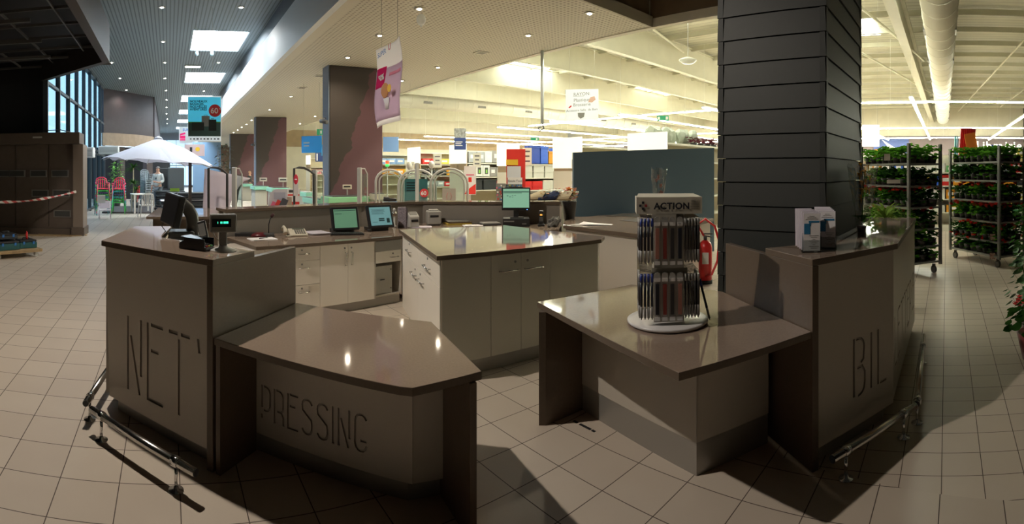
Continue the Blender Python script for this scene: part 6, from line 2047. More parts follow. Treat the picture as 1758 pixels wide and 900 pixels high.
# tool dolly
p = at(22, 440, 0)
t = thing('dolly', 'low wooden dolly on castors at the far left, loaded with toolboxes', 'dolly', p, facing(p, .45))
WD = mat('pale_wood', (.36, .25, .13), .6, noise=.2, nscale=12)
B().box((0, 0, .13), (.95, .55, .03)).box((0, -.24, .105), (.95, .06, .03)).build('platform', WD, t, world=False)
for sx in (-1, 1):
    for sy in (-1, 1):
        w_ = B().cyl((sx * .38, sy * .2 - .018, .045), (sx * .38, sy * .2 + .018, .045), .045, n=14).box((sx * .38, sy * .2, .09), (.05, .06, .03)).build('castor', LGREY, t, world=False)
Rr = Matrix.Rotation(facing(p, .45), 3, 'Z')
def toolbox(dx, dy, z, w, dd, h, m_, lab, rz):
    q = p + Rr @ Vector((dx, dy, z)); tt = thing('toolbox', lab, 'toolbox', q, facing(p, .45) + rz)
    B().box((0, 0, h * .36), (w, dd, h * .72)).build('case', m_, tt, world=False, bevel=.012)
    B().box((0, 0, h * .86), (w * .96, dd * .96, h * .26)).build('lid', BLACK, tt, world=False, bevel=.012)
    B().box((w * .28, -dd / 2 - .006, h * .66), (.04, .012, .05)).box((-w * .28, -dd / 2 - .006, h * .66), (.04, .012, .05)).build('latch', mat('blue_latch', (.03, .16, .5), .4), tt, world=False)
    B().tube([(-.07, 0, h), (-.06, 0, h + .03), (.06, 0, h + .03), (.07, 0, h)], .01, n=6).build('handle', BLACK, tt, world=False)
TG = mat('tool_teal', (.018, .095, .10), .45)
toolbox(-.18, -.03, .146, .46, .34, .16, TG, 'wide teal toolbox with blue latches on the left of the dolly', .05)
toolbox(.28, .02, .146, .34, .30, .15, TG, 'smaller teal toolbox on the right of the dolly', -.1)
toolbox(-.15, 0, .336, .36, .28, .10, mat('tool_dark', (.03, .035, .04), .5), 'dark toolbox stacked on the wide teal one', -.06)
p2 = at(80, 404, 0)
for i in range(4):
    o = B().box((0, 0, 0), (1.3 - .1 * i, .09, .022)).build('timber_strip', WD, None, world=False)
    o.location = (p2.x + .16 * i, p2.y + .11 * i - .15, .012); o.rotation_euler.z = .15 - .07 * i
    tag(o, 'pale timber strip lying on the tiles by the kiosk, %s' % ('nearest the camera', 'second from the camera', 'third from the camera', 'farthest from the camera')[i], 'timber', 'timber strips on the floor')
p = atd(87, 396, 9.8)
o = B().cyl((0, 0, 0), (0, 0, .12), .022, n=10).cyl((0, 0, .12), (0, 0, .15), .01, n=8).build('spray_tube', RED, None, world=False)
o.location = Vector((p.x, p.y, .001)) ; o.location = Vector(t.location) + Rr @ Vector((.30, .02, .146 + .15)); tag(o, 'small red and white tube standing on the dolly load', 'tube')

# --- small fittings on the ceilings and columns
def cctv(px, py, d, lab, s):
    p = atd(px, py, d); t = thing('security_camera', lab, 'camera', p, .6)
    B().cyl((0, -.10, -.02), (0, .10, .02), .05, n=12).build('camera_body', DGREY, t, world=False)
    B().tube([(0, .05, .03), (.06, .05, .10), (s, .05, .10)], .015, n=6).build('bracket', DGREY, t, world=False)
cctv(556, 209, 12.2, 'small dark security camera on the left edge of the nearest purple column', .14)
cctv(434, 249, 24.0, 'tiny dark security camera on the left edge of the second purple column', .25)
for px, py, lab in ((826, 90, 'small square vent in the soffit, left of the white hanging pole'), (548, 130, 'small flat vent in the soffit left of the nearest purple column top'), (519, 150, 'small flat vent in the soffit between the first two purple columns')):
    p = at(px, py, SOF_Z); t = thing('ceiling_vent', lab, 'vent', (p.x, p.y, SOF_Z))
    B().box((0, 0, -.008), (.26, .26, .016)).build('frame', mat('vent_cream', (.72, .69, .60), .5), t, world=False)
    b = B()
    for i in range(5): b.box((0, -.08 + i * .04, -.018), (.2, .012, .004))
    b.build('louvre', MGREY, t, world=False)
p = at(331, 113, HALL_Z)
t = thing('ceiling_luminaire', 'small lit rectangular luminaire in the hall ceiling between the first two skylights', 'ceiling light', (p.x, p.y, HALL_Z))
B().box((0, 0, -.02), (.62, .30, .04)).build('housing', LGREY, t, world=False)
B().box((0, 0, -.043), (.56, .24, .006)).build('diffuser', mat('lit_diffuser', (1, 1, .9), .5, emit=12, ecol=(1, .97, .85)), t, world=False)
for px, lab in ((338, 'left small glass drop hanging under the nearest skylight'), (364, 'right small glass drop hanging under the nearest skylight')):
    p = at(px, 92, HALL_Z - .25); t = thing('glass_drop', lab, 'ornament', p)
    B().ball((0, 0, 0), .06, (1, 1, 1.4), 10).build('drop', mat('pale_blue_drop', (.35, .50, .55), .2), t, world=False)
    B().cyl((0, 0, .08), (0, 0, .28), .004, n=5).build('string', LGREY, t, world=False)
# ================================================================== THE SHOP
TUBEM = mat('lit_tube', (1, 1, .92), .5, emit=TUBE, ecol=(.98, 1, .80))
HOUS = mat('luminaire_housing', (.75, .75, .7), .4)
def strip(x0, y0, x1, y1, z, lab, grp):
    t = thing('strip_light', lab, 'strip light', ((x0 + x1) / 2, (y0 + y1) / 2, z), 0, grp)
    B().bar((x0, y0, z + .05), (x1, y1, z + .05), .16, .06).build('housing', HOUS, t)
    B().bar((x0, y0, z), (x1, y1, z), .07, .035).build('lit_tube', TUBEM, t)
    b = B(); L = math.hypot(x1 - x0, y1 - y0); n = max(2, int(L / 6))
    for i in range(n + 1):
        u = (i + .02) / (n + .04); x = x0 + (x1 - x0) * u; y = y0 + (y1 - y0) * u
        b.cyl((x, y, z + .07), (x, y, 7.1), .006, n=4, caps=False)
    b.build('suspension_wire', HOUS, t)
zT = 4.33
labs = ['right of the boarded column', 'mostly behind the boarded column', 'seen just left of the boarded column', 'above the paper-goods aisle sign', 'above the storage boxes', 'over the lamp shelves', 'over the far gondolas', 'over the back aisles', 'deepest in the shop']
for i, y in enumerate((6.2, 10.6, 15.2, 20.0, 24.7, 29.3, 34.0, 38.5)):
    strip(18.9, y, 43, y, zT, 'long lit strip light running deep into the shop, %s' % labs[i + 1] if i < 9 else '', 'lengthwise strip lights')
strip(18.6, 1.85, 43, 2.6, zT, 'long lit strip light running away towards the far sign, above the left plant trolley', None)
strip(23.0, -3.2, 43, -2.4, zT, 'long lit strip light slanting away at the far right, above the right plant trolley', None)
for x, a, c, lab in ((20.8, -4.2, 24, 'nearest long strip light crossing the shop from side to side'), (33.0, -5.2, 40, 'second long strip light crossing the shop from side to side'), (42.5, -5.4, 42, 'farthest crosswise strip light, close to the mauve wall band')):
    strip(x, a, x, c, zT + .12, lab, 'crosswise strip lights')

strip(8.45, 5.6, 8.45, 36, 4.85, 'unseen strip light added behind the soffit edge to light the shelving ends', None)  # unseen lamp, added to brighten the shelving ends and their goods
# ducts
def duct(p, q, r, lab):
    p, q = Vector(p), Vector(q)
    t = thing('air_duct', lab, 'duct', (p + q) / 2)
    DU = mat('cream_duct', (.76, .73, .62), .35, metal=.15)
    B().cyl(p, q, r, n=32).build('duct_body', DU, t)
    d = (q - p).normalized()
    b = B().ball(q, r, (1, 1, 1), 20); b.build('end_cap', DU, t)
    b = B(); L = (q - p).length
    for i in range(int(L / 1.1)):
        c = p + d * (1.1 * i + .5); b.cyl(c, c + d * .03, r + .012, n=32)
    b.build('seam_rings', DU, t)
    b = B(); s_ = d.cross(Vector((0, 0, 1)))
    for i in range(int(L / 4)):
        c = p + d * (4 * i + 2)
        for sg in (-1, 1): b.box(c + s_ * sg * (r * .93) - Vector((0, 0, r * .35)), (.6, .06, .14))
    b.build('outlet', MGREY, t)
duct((9.0, .42, 5.95), (41, 1.45, 5.95), .5, 'thick round cream air duct running over the plant trolleys')
duct((9.0, 27, 5.95), (40, 27, 5.95), .52, 'round cream air duct with small dark outlets, across the far shop roof')

# hanging things
p = atd(931, 150, 10.9)
t = thing('hanging_pole', 'thin white pole hanging from the soffit edge with a small dark bracket', 'pole', (p.x, p.y, 2.6))
B().cyl((0, 0, 0), (0, 0, 1.58), .035, n=12).build('pole', mat('pale_blue_white', (.62, .68, .68), .4), t, world=False)
B().tube([(0, 0, 0), (.05, 0, -.1), (-.08, 0, -.16), (-.12, 0, -.1), (-.02, 0, -.06)], .015, n=6).build('bracket', DGREY, t, world=False)
p = atd(1181, 104, 14)
t = thing('pendant_lamp', 'small glass pendant lamp on a long thin rod under the shop roof', 'lamp', p)
B().lathe([(0, .10), (.04, .10), (.25, .02), (.25, 0), (.14, -.08), (0, -.09)]).build('shade', mat('pendant_glass', (.65, .65, .58), .2), t, world=False)
B().cyl((0, 0, .1), (0, 0, 7.2 - p.z), .012, n=6).build('rod', LGREY, t, world=False)
# aisle sign
p = atd(999, 180, 12)
t = thing('aisle_sign', 'white hanging sign reading RAYON Plastique Brosserie', 'sign', p, facing(p, -.12))
B().box((0, 0, 0), (.79, .012, .74)).build('board', sheet_mat('sign_bluish_white', (.88, .90, .96), .8), t, world=False)
GI = mat('sign_grey_ink', (.16, .16, .18), .6)
b = B()
for s, z, sz in (('RAYON:', .22, .11), ('Plastique', .08, .11), ('Brosserie', -.03, .11), ('Accesoire Salle  de Bain', -.15, .078)):
    text_bm(b, s, sz, (0, -.008, z), (1, 0, .05), (0, 0, 1), 0, align='CENTER')
b.build('lettering', GI, t, world=False)
B().box((-.08, -.008, .205), (.26, .002, .006)).build('underline', GI, t, world=False)
b = B().extr([(-.10, -.009, -.19), (.07, -.009, -.19), (.05, -.009, -.29), (-.03, -.009, -.33), (-.09, -.009, -.28)], (0, -.002, 0)); b.build('crate_drawing', MGREY, t, world=False)
B().extr([(.15, -.009, .06), (.20, -.009, .17), (.30, -.009, .20), (.33, -.009, .12), (.24, -.009, .05)], (0, -.002, 0)).build('brush_drawing', mat('brush_pinkish', (.55, .35, .28), .6), t, world=False)
B().bar((-.31, -.01, -.07), (-.25, -.01, -.02), .01, .03).build('red_brush_drawing', RED, t, world=False)
B().cyl((-.3, 0, .37), (-.3, 0, 7.28 - p.z), .003, n=4).cyl((.3, 0, .37), (.3, 0, 7.28 - p.z), .003, n=4).build('hanging_wire', LGREY, t, world=False)
def small_sign(px, py, d, w, h, m_, lab, yaw=0, lines=None, lm=None, top=None):
    p = atd(px, py, d); t = thing('hanging_sign', lab, 'sign', p, facing(p, yaw))
    B().box((0, 0, 0), (w, .02, h)).build('board', m_, t, world=False)
    if lines:
        b = B()
        for (x, z, ww, hh) in lines: b.box((x * w, -.012, z * h), (ww * w, .003, hh * h))
        b.build('print', lm or PAPER, t, world=False)
    if top:
        B().box((0, -.001, h * .5 + top[1] / 2), (w, .02, top[1])).build('picture', top[0], t, world=False)
    hz_ = h / 2 + (top[1] if top else 0); B().cyl((-w * .4, 0, hz_), (-w * .4, 0, (7.28 if d > 9 and p.x > 7.5 else SOF_Z) - p.z), .003, n=4).cyl((w * .4, 0, hz_), (w * .4, 0, (7.28 if d > 9 and p.x > 7.5 else SOF_Z) - p.z), .003, n=4).build('hanging_wire', LGREY, t, world=False)
    return t
NAVY = mat('sign_navy', (.035, .065, .22), .5)
small_sign(790, 247, 15, .35, .36, NAVY, 'navy hanging sign with three white lines under a grey photo', 0, [(-.1, .15, .6, .07), (-.15, 0, .5, .07), (-.1, -.15, .6, .07)], None, (mat('sign_photo_grey', (.30, .31, .30), .6, noise=.6, nscale=14), .28))
small_sign(535, 248, 15, .66, .50, sheet_mat('sign_sky', (.16, .52, .90), .6), 'sky blue hanging sign left of the nearest purple column', -.45, [(-.25, .1, .3, .08), (-.25, -.08, .26, .08)], None)
small_sign(671, 248, 13.5, .42, .40, sheet_mat('sign_bubbles', (.45, .65, .92), .6), 'pale blue bubbly sign right of the nearest purple column')
small_sign(549, 227, 22, .26, .26, mat('exit_green', (.02, .32, .16), .5), 'green exit sign above the sky blue sign', 0, [(.2, 0, .2, .5)])
small_sign(558, 258, 18, .3, .4, mat('sign_blue2', (.05, .22, .45), .5), 'darker blue sign behind the sky blue one', .3)
small_sign(1138, 203, 22, .52, .22, mat('exit_green', (.02, .32, .16), .5), 'green exit sign hanging over the aisle near the boarded column', -.2, [(-.35, 0, .2, .6), (.35, 0, .2, .6)])
small_sign(918, 239, 24, .38, .14, mat('exit_green', (.02, .32, .16), .5), 'small green exit sign deep in the shop above the storage boxes', 0, [(.25, 0, .2, .6)])
small_sign(549, 270, 24, .42, .42, NAVY, 'small navy sign at the far checkout end', 0, [(-.3, 0, .15, .8)])
small_sign(1495, 233, 13, .44, .56, mat('glow_added_panel', (.8, .8, .74), .5, emit=.9, ecol=(1, 1, .88)), 'blank white hanging panel right beside the boarded column')  # blank panel with an added glow, to read bright white

# ---- gondolas
GW = mat('gondola_white', (.74, .71, .60), .5); GB = mat('gondola_beige_back', (.50, .43, .30), .6); GWOOD = mat('gondola_wood', (.42, .32, .20), .6)
PROD = {}
def prod(kind, col, size):
    key = (kind, col, size)
    if key in PROD: return PROD[key]
    w, d, h = size; b = B()
    m_ = mat('goods_%s' % '_'.join('%02d' % int(c * 99) for c in col), col, .4)
    if kind == 'box':
        b.box((0, 0, h / 2), (w, d, h)); b.m = 1; b.box((0, -d / 2 - .002, h * .55), (w * .6, .003, h * .35)); mats_ = [m_, PAPER]
    elif kind == 'crate':
        b.prism([(-w / 2 * .92, -d / 2 * .92), (w / 2 * .92, -d / 2 * .92), (w / 2 * .92, d / 2 * .92), (-w / 2 * .92, d / 2 * .92)], 0, h * .88)
        b.m = 1; b.box((0, 0, h * .94), (w, d, h * .12)); mats_ = [m_, m_]
    elif kind == 'drawerbox':
        b.box((0, 0, h / 2), (w, d, h)); b.m = 1; b.box((0, -d / 2 - .004, h * .25), (w * .86, .006, h * .4)).box((0, -d / 2 - .004, h * .72), (w * .86, .006, h * .4)); b.box((0, -d / 2 - .012, h * .45), (w * .2, .01, .012)); mats_ = [m_, m_]
    elif kind == 'lamp_box':
        b.box((0, 0, h / 2), (w, d, h)); b.m = 1; b.box((0, -d / 2 - .002, h * .5), (w * .5, .003, h * .6)); b.m = 2; b.box((0, -d / 2 - .004, h * .45), (w * .22, .003, h * .3)); mats_ = [m_, DGREY, mat('lime_print', (.25, .6, .08), .5)]
    elif kind == 'bottle':
        b.lathe([(0, 0), (w / 2, 0), (w / 2, h * .6), (w * .18, h * .78), (w * .18, h), (0, h)], n=10); mats_ = [m_]
    elif kind == 'bin':
        b.lathe([(0, 0), (w * .4, 0), (w * .5, h), (w * .46, h), (w * .38, .02), (0, .02)], n=12); mats_ = [m_]
    o = b.build({'box': 'product_box', 'crate': 'storage_crate', 'drawerbox': 'drawer_tower', 'lamp_box': 'lamp_box', 'bottle': 'bottle', 'bin': 'waste_bin'}[kind], mats_, None, world=False)
    PROD[key] = o; o['_used'] = 0
    return o
def place_prod(kind, col, size, loc, rz, lab, cat, grp):
    o = prod(kind, col, size)
    if o['_used']:
        o = o.copy(); C.objects.link(o)
    PROD[(kind, col, size)]['_used'] = 1
    o.location = loc; o.rotation_euler = (0, 0, rz); tag(o, lab, cat, grp)
    return o
cname = {(.02, .06, .35): 'dark blue', (.04, .13, .62): 'blue', (.75, .32, .02): 'orange', (.25, .40, .70): 'light blue', (.70, .70, .62): 'milky white', (.65, .03, .03): 'red', (.40, .48, .50): 'clear grey', (.40, .42, .44): 'grey', (.03, .035, .04): 'black', (.8, .8, .75): 'white', (.30, .28, .27): 'taupe', (.62, .25, .28): 'pink', (.1, .35, .12): 'green', (.75, .62, .1): 'yellow', (.45, .62, .12): 'lime green'}
gid = 0
def gondola(x0, yc, L, w, H, shelves, lab, header=True, cont=None, hd=.62):
    """shelving run along +X from x0; its end panel looks back at the hall, its open side at -Y"""
    t = thing('shelving_unit', lab, 'shelving', (x0 + L / 2, yc, 0))
    B().box((x0 + .02, yc, H / 2), (.04, w, H)).build('end_panel', GWOOD, t)
    if header: B().box((x0 - .01, yc + .0, H - hd / 2 + .2), (.05, w * 1.02, hd)).build('header_panel', mat('glow_added_header', (.84, .82, .72), .6, emit=.75, ecol=(1, .97, .82)), t)  # header given emission of its own so that it reads bright
    B().box((x0 - .012, yc, H * .36), (.03, w * .98, H * .72)).build('end_display', GW, t)
    B().box((x0 + L / 2, yc, H / 2), (L, .04, H)).build('back_panel', GB, t)
    B().box((x0 + L / 2, yc, .08), (L, w * .9, .16)).build('base', GW, t)
    for z in shelves: B().box((x0 + L / 2, yc, z - .015), (L, w * .92, .03)).build('shelf', GW, t)
    B().box((x0 + L / 2, yc, H - .02), (L, w * .6, .04)).build('top_cap', GW, t)
    B().box((x0 + L - .02, yc, H / 2), (.04, w, H)).build('end_panel', GWOOD, t)
    return t
def stock(x0, yc, w, z, items, where):
    x = x0; cnt_ = -1
    for (kind, col, size, n, rows) in items:
        for i in range(n):
            cnt_ += 1
            for r_ in range(rows):
                place_prod(kind, col, size, (x + size[0] / 2, yc - w * .46 + size[1] / 2 + .01, z + r_ * (size[2] + .002)), 0, '%s %s, %s %s%s' % (cname[col], {'box': 'product box', 'crate': 'storage crate', 'drawerbox': 'drawer tower', 'lamp_box': 'lamp box', 'bottle': 'bottle', 'bin': 'waste bin'}[kind], ORD[cnt_] + ' from left', (('lower, ', 'upper, ')[r_] if rows > 1 else ''), where), kind.replace('drawerbox', 'drawers').replace('lamp_box', 'box').replace('bin', 'waste bin') if kind != 'crate' else 'storage box', '%s %s %s' % (cname[col], kind, where))
            x += size[0] + .02
blu, dblu, ora, lbl, mil, red_, clr, gry, blk, wht, tau, pnk, grn, yel, lim = [(.04, .13, .62), (.02, .06, .35), (.75, .32, .02), (.25, .40, .70), (.70, .70, .62), (.65, .03, .03), (.40, .48, .50), (.40, .42, .44), (.03, .035, .04), (.8, .8, .75), (.30, .28, .27), (.62, .25, .28), (.1, .35, .12), (.75, .62, .1), (.45, .62, .12)]
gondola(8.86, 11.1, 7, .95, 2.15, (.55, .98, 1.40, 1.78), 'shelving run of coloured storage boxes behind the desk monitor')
stock(9.0, 11.1, .95, 1.80, [('crate', blk, (.34, .3, .38), 1, 1), ('crate', dblu, (.34, .3, .5), 1, 1), ('crate', blu, (.30, .3, .5), 1, 1), ('crate', ora, (.24, .3, .36), 1, 1), ('crate', blu, (.24, .3, .46), 1, 1), ('crate', lbl, (.25, .3, .5), 1, 1), ('crate', mil, (.3, .3, .4), 2, 1)], 'on the top shelf behind the desk monitor')
stock(9.0, 11.1, .95, 1.40, [('crate', mil, (.42, .34, .17), 3, 2), ('crate', clr, (.4, .34, .17), 3, 2)], 'on the second shelf behind the desk monitor')
stock(9.0, 11.1, .95, .98, [('drawerbox', red_, (.38, .34, .32), 2, 1), ('drawerbox', mil, (.4, .34, .34), 1, 1), ('crate', clr, (.38, .34, .17), 2, 2)], 'on the third shelf behind the desk monitor')
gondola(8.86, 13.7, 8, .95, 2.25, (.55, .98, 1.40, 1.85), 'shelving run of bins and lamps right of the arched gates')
stock(9.0, 13.7, .95, 1.87, [('box', gry, (.3, .3, .34), 2, 1), ('box', wht, (.28, .3, .36), 1, 1), ('box', tau, (.34, .3, .4), 2, 1), ('box', gry, (.3, .3, .3), 2, 1)], 'on the top shelf right of the arched gates')
stock(9.0, 13.7, .95, 1.42, [('lamp_box', wht, (.26, .3, .36), 3, 1), ('box', tau, (.24, .3, .3), 3, 1), ('bin', gry, (.3, .3, .3), 2, 1)], 'on the second shelf right of the arched gates')
stock(9.0, 13.7, .95, .98, [('crate', blk, (.55, .4, .34), 2, 1), ('box', pnk, (.2, .3, .3), 2, 1)], 'on the third shelf right of the arched gates')
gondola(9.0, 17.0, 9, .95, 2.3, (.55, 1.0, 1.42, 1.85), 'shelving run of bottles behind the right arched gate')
stock(9.15, 17.0, .95, 1.87, [('box', red_, (.36, .3, .2), 2, 1), ('box', yel, (.4, .3, .2), 2, 1)], 'on the top shelf behind the right arched gate')
stock(9.15, 17.0, .95, 1.44, [('bottle', blk, (.1, .1, .26), 9, 1), ('box', ora, (.3, .3, .24), 2, 1)], 'on the second shelf behind the right arched gate')
stock(9.15, 17.0, .95, 1.02, [('box', gry, (.3, .3, .2), 3, 1), ('box', red_, (.3, .3, .16), 3, 1)], 'on the third shelf behind the right arched gate')
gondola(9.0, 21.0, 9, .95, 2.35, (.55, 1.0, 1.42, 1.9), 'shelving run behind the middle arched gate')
stock(9.15, 21.0, .95, 1.92, [('box', lbl, (.4, .3, .26), 3, 1), ('box', wht, (.4, .3, .2), 3, 1)], 'on the top shelf behind the middle arched gate')
stock(9.15, 21.0, .95, 1.44, [('box', ora, (.4, .3, .26), 3, 1), ('box', yel, (.3, .3, .26), 3, 1)], 'on the second shelf behind the middle arched gate')
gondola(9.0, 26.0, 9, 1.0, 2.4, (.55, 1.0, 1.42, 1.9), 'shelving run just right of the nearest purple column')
stock(9.15, 26.0, 1.0, 1.92, [('box', ora, (.5, .3, .3), 3, 1), ('box', blu, (.4, .3, .3), 3, 1)], 'right of the nearest purple column')
stock(9.15, 26.0, 1.0, 1.44, [('box', red_, (.5, .3, .26), 3, 1), ('box', grn, (.4, .3, .3), 3, 1)], 'second shelf right of the nearest purple column')
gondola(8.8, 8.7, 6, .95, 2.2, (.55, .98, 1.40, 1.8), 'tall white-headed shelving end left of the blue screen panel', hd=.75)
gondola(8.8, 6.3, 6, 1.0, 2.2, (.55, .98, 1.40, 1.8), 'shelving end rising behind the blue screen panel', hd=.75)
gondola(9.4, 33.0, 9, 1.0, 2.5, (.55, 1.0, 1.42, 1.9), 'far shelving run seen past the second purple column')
stock(9.6, 33, 1.0, 1.44, [('box', pnk, (.5, .3, .3), 4, 1), ('box', lbl, (.5, .3, .3), 4, 1)], 'far down the checkout line')
# price tickets on the white end at px 985
for i in range(4):
    o = B().box((0, 0, 0), (.02, .30, .22)).build('price_ticket', PAPER, None, world=False); z = 1.75 - i * .3; o.location = (8.755, 8.36, z)
    b = text_bm(B(), ('25', '20', '30', '15')[i], .14, (-.012, .09, -.05), (0, -1, 0), (0, 0, 1), 0, bold=.004).build('red_figures', RED, o, world=False)
    tag(o, 'white ticket with red figures on the shelving end by the blue panel, %s' % ('topmost', 'second down', 'third down', 'lowest')[i], 'price ticket', 'price tickets')
# white wash-cloth pile on top of the gondola near the blue panel
GC = mat('grey_green_bags', (.42, .46, .38), .7)
for i in range(7):
    b = B(); g = bmesh.ops.create_icosphere(b.bm, subdivisions=2, radius=.2)
    rr = random.Random(i)
    for v in g['verts']: v.co = Vector((v.co.x * .8, v.co.y * .7, v.co.z * 1.05)) * rr.uniform(.8, 1.15)
    o = b.build('bagged_item', GC, None, world=False); o.location = (9.15 + .30 * i, 6.45 + .05 * (i % 2), 2.2 + .20)
    tag(o, 'grey-green bagged item on the shelving top above the blue panel, %s from the left' % ORD[i], 'bag', 'bags above the blue panel')
def card(px, py, d, w, h, lab, yaw=0, lines=3, name='shelf_card'):
    p = atd(px, py, d); t = thing(name, lab, 'sign', p, facing(p, yaw))
    B().box((0, 0, 0), (w, .008, h)).build('card', sheet_mat('card_white', (.90, .89, .82), .6), t, world=False)
    b = B()
    for i in range(lines): b.box((0, -.006, h * (.3 - .28 * i)), (w * (.62 - .12 * (i % 2)), .002, h * .09))
    b.build('print', GI, t, world=False)
    B().cyl((0, 0, h / 2), (0, 0, 7.28 - p.z), .003, n=4).build('hanging_wire', LGREY, t, world=False)
card(751, 276, 15.5, .26, .42, 'white printed aisle card left of the navy sign shelves')
card(819, 275, 13.0, .20, .36, 'white printed aisle card above the lamp shelves')
card(905, 269, 11.0, .20, .38, 'white printed aisle card beside the coloured crates')
card(704, 291, 15, .26, .46, 'white printed card over the middle arched gate')
# big white poster with red flag and the yellow-red end, Essuie Tout
p = atd(807, 310, 12.6)
t = thing('end_poster', 'white poster with a red shield on a shelving end, right of the arched gates', 'poster', p, facing(p))
B().box((0, 0, 0), (.30, .02, .72)).build('board', PAPER, t, world=False)
B().box((0, .03, (-p.z + .36) / 2), (.04, .03, p.z + .36)).build('stand_post', LGREY, t, world=False)
B().box((0, -.012, .02), (.08, .004, .12)).build('red_shield', mat('sign_scarlet', (.70, .03, .02), .6), t, world=False)
B().box((0, -.012, .14), (.2, .004, .03)).build('pink_line', FLP, t, world=False)
B().extr([(-.14, -.012, -.34), (.14, -.012, -.34), (.14, -.012, -.08), (-.08, -.012, -.24)], (0, -.003, 0)).build('red_corner', mat('sign_scarlet'  , (.70, .03, .02), .6), t, world=False)
p = atd(884, 300, 10.6)
t = thing('aisle_end_display', 'shelving end with a yellow and red panel and an Essuie Tout card', 'display', (p.x, p.y, 0), facing(p))
B().box((.02, .05, 1.02), (.40, .04, 2.04)).build('red_panel', mat('sign_scarlet', (.70, .03, .02), .6), t, world=False)
B().box((-.06, .02, 1.76), (.25, .01, .12)).build('yellow_panel', mat('sign_yellow', (.85, .55, .05), .5), t, world=False)
B().box((-.02, .0, 1.56), (.29, .01, .24)).build('white_card', mat('card_bluish', (.68, .70, .76), .6), t, world=False)
B().box((-.0, -.01, 1.37), (.31, .01, .14)).build('title_card', PAPER, t, world=False)
text_bm(B(), 'Essuie Tout', .062, (-.145, -.017, 1.35), (1, 0, 0), (0, 0, 1), 0, bold=.0008).build('lettering', GI, t, world=False)
B().box((-.02, -.0, .65), (.34, .1, 1.3)).build('goods_bin', mat('mixed_packets', (.10, .14, .17), .5, noise=.9, nscale=26), t, world=False)
b = B(); rr = random.Random(11)
for i in range(70):
    b.m = rr.randrange(5); b.box((rr.uniform(-.17, .15), -.055, rr.uniform(.95, 1.28)), (.035, .006, .022), rz=0)
b.build('sweet_packets', [FLR, FLY, mat('packet_blue', (.05, .2, .5), .4), PAPER, mat('packet_green', (.05, .4, .15), .4)], t, world=False)
# table of confectionery left of it
p = atd(860, 330, 10.4)
t = thing('sweets_stand', 'low stand of small colourful sweets just left of the office monitor', 'display', (p.x, p.y, 0), facing(p))
B().box((0, 0, .66), (.2, .2, 1.32)).build('stand', MGREY, t, world=False)
b = B()
for i in range(30):
    b.m = rr.randrange(4); b.box((rr.uniform(-.09, .09), -.105, rr.uniform(.9, 1.3)), (.03, .01, .03))
b.build('packets', [FLR, FLP, PAPER, mat('packet_blue', (.05, .2, .5), .4)], t, world=False)
o = B().box((0, 0, 0), (.9, .5, 1.2)).build('freezer_slope', mat('olive_grey_bin', (.20, .19, .15), .6), None, world=False, bevel=.03); o.location = atd(938, 345, 10.0); o.location.z = .6; tag(o, 'grey sloping bin behind the bouquets on the ledge', 'bin')

# ---- right part of the shop behind the trolleys: one run of mixed goods across the view
rr = random.Random(21)
for gi, (xg, y0, y1, H, lab) in enumerate(((13.5, -3.6, 2.6, 1.95, 'cross aisle shelving with mixed bright goods, seen through the plant trolleys'), (19.0, -4.6, 3.6, 2.2, 'taller shelving behind it, just under the mauve wall band'))):
    t = thing('shelving_unit', lab, 'shelving', (xg, (y0 + y1) / 2, 0))
    B().box((xg + .25, (y0 + y1) / 2, H / 2), (.04, y1 - y0, H)).build('back_panel', GW, t)
    B().box((xg, (y0 + y1) / 2, .08), (.5, y1 - y0, .16)).build('base', GW, t)
    zs = (.5, .85, 1.2, 1.55)
    for z in zs: B().box((xg, (y0 + y1) / 2, z - .015), (.5, y1 - y0, .03)).build('shelf', GW, t)
    for yy in (y0, (y0 + y1) / 2, y1): B().box((xg, yy, H / 2), (.52, .04, H)).build('divider', GW, t)
    for zi_, z in enumerate(zs + ((H,) if gi == 0 else ())):
        y = y0 + .1; kk = 20
        kk = int((y1 - y0) / .36) if gi == 0 else int((y1 - y0) / .65)
        while y < y1 - .3:
            kk = max(0, kk - 1)
            col = rr.choice([red_, wht, wht, yel, blu, pnk, grn, ora, wht, blk, mil]); w_ = rr.choice((.22, .3, .38)); h_ = rr.choice((.18, .24, .28))
            if z == H: h_ *= .8
            if abs(y + w_ / 2 - (y0 + y1) / 2) > w_ / 2 + .04 and not (z == H and rr.random() < .5):
                rown = ('lowest', 'second', 'third', 'fourth', 'top')[zi_]
                place_prod('box', col, (w_, .3, h_), (xg - .02, y + w_ / 2, z), -PI / 2, '%s product box, %s from left on the %s row of the %s shelving' % (cname[col], ORD[min(19, kk)], rown, ('cross aisle', 'taller rear')[gi]), 'box', '%s boxes %s row %d' % (cname[col], rown, gi))
            y += w_ + .04 if gi == 0 else w_ + .35
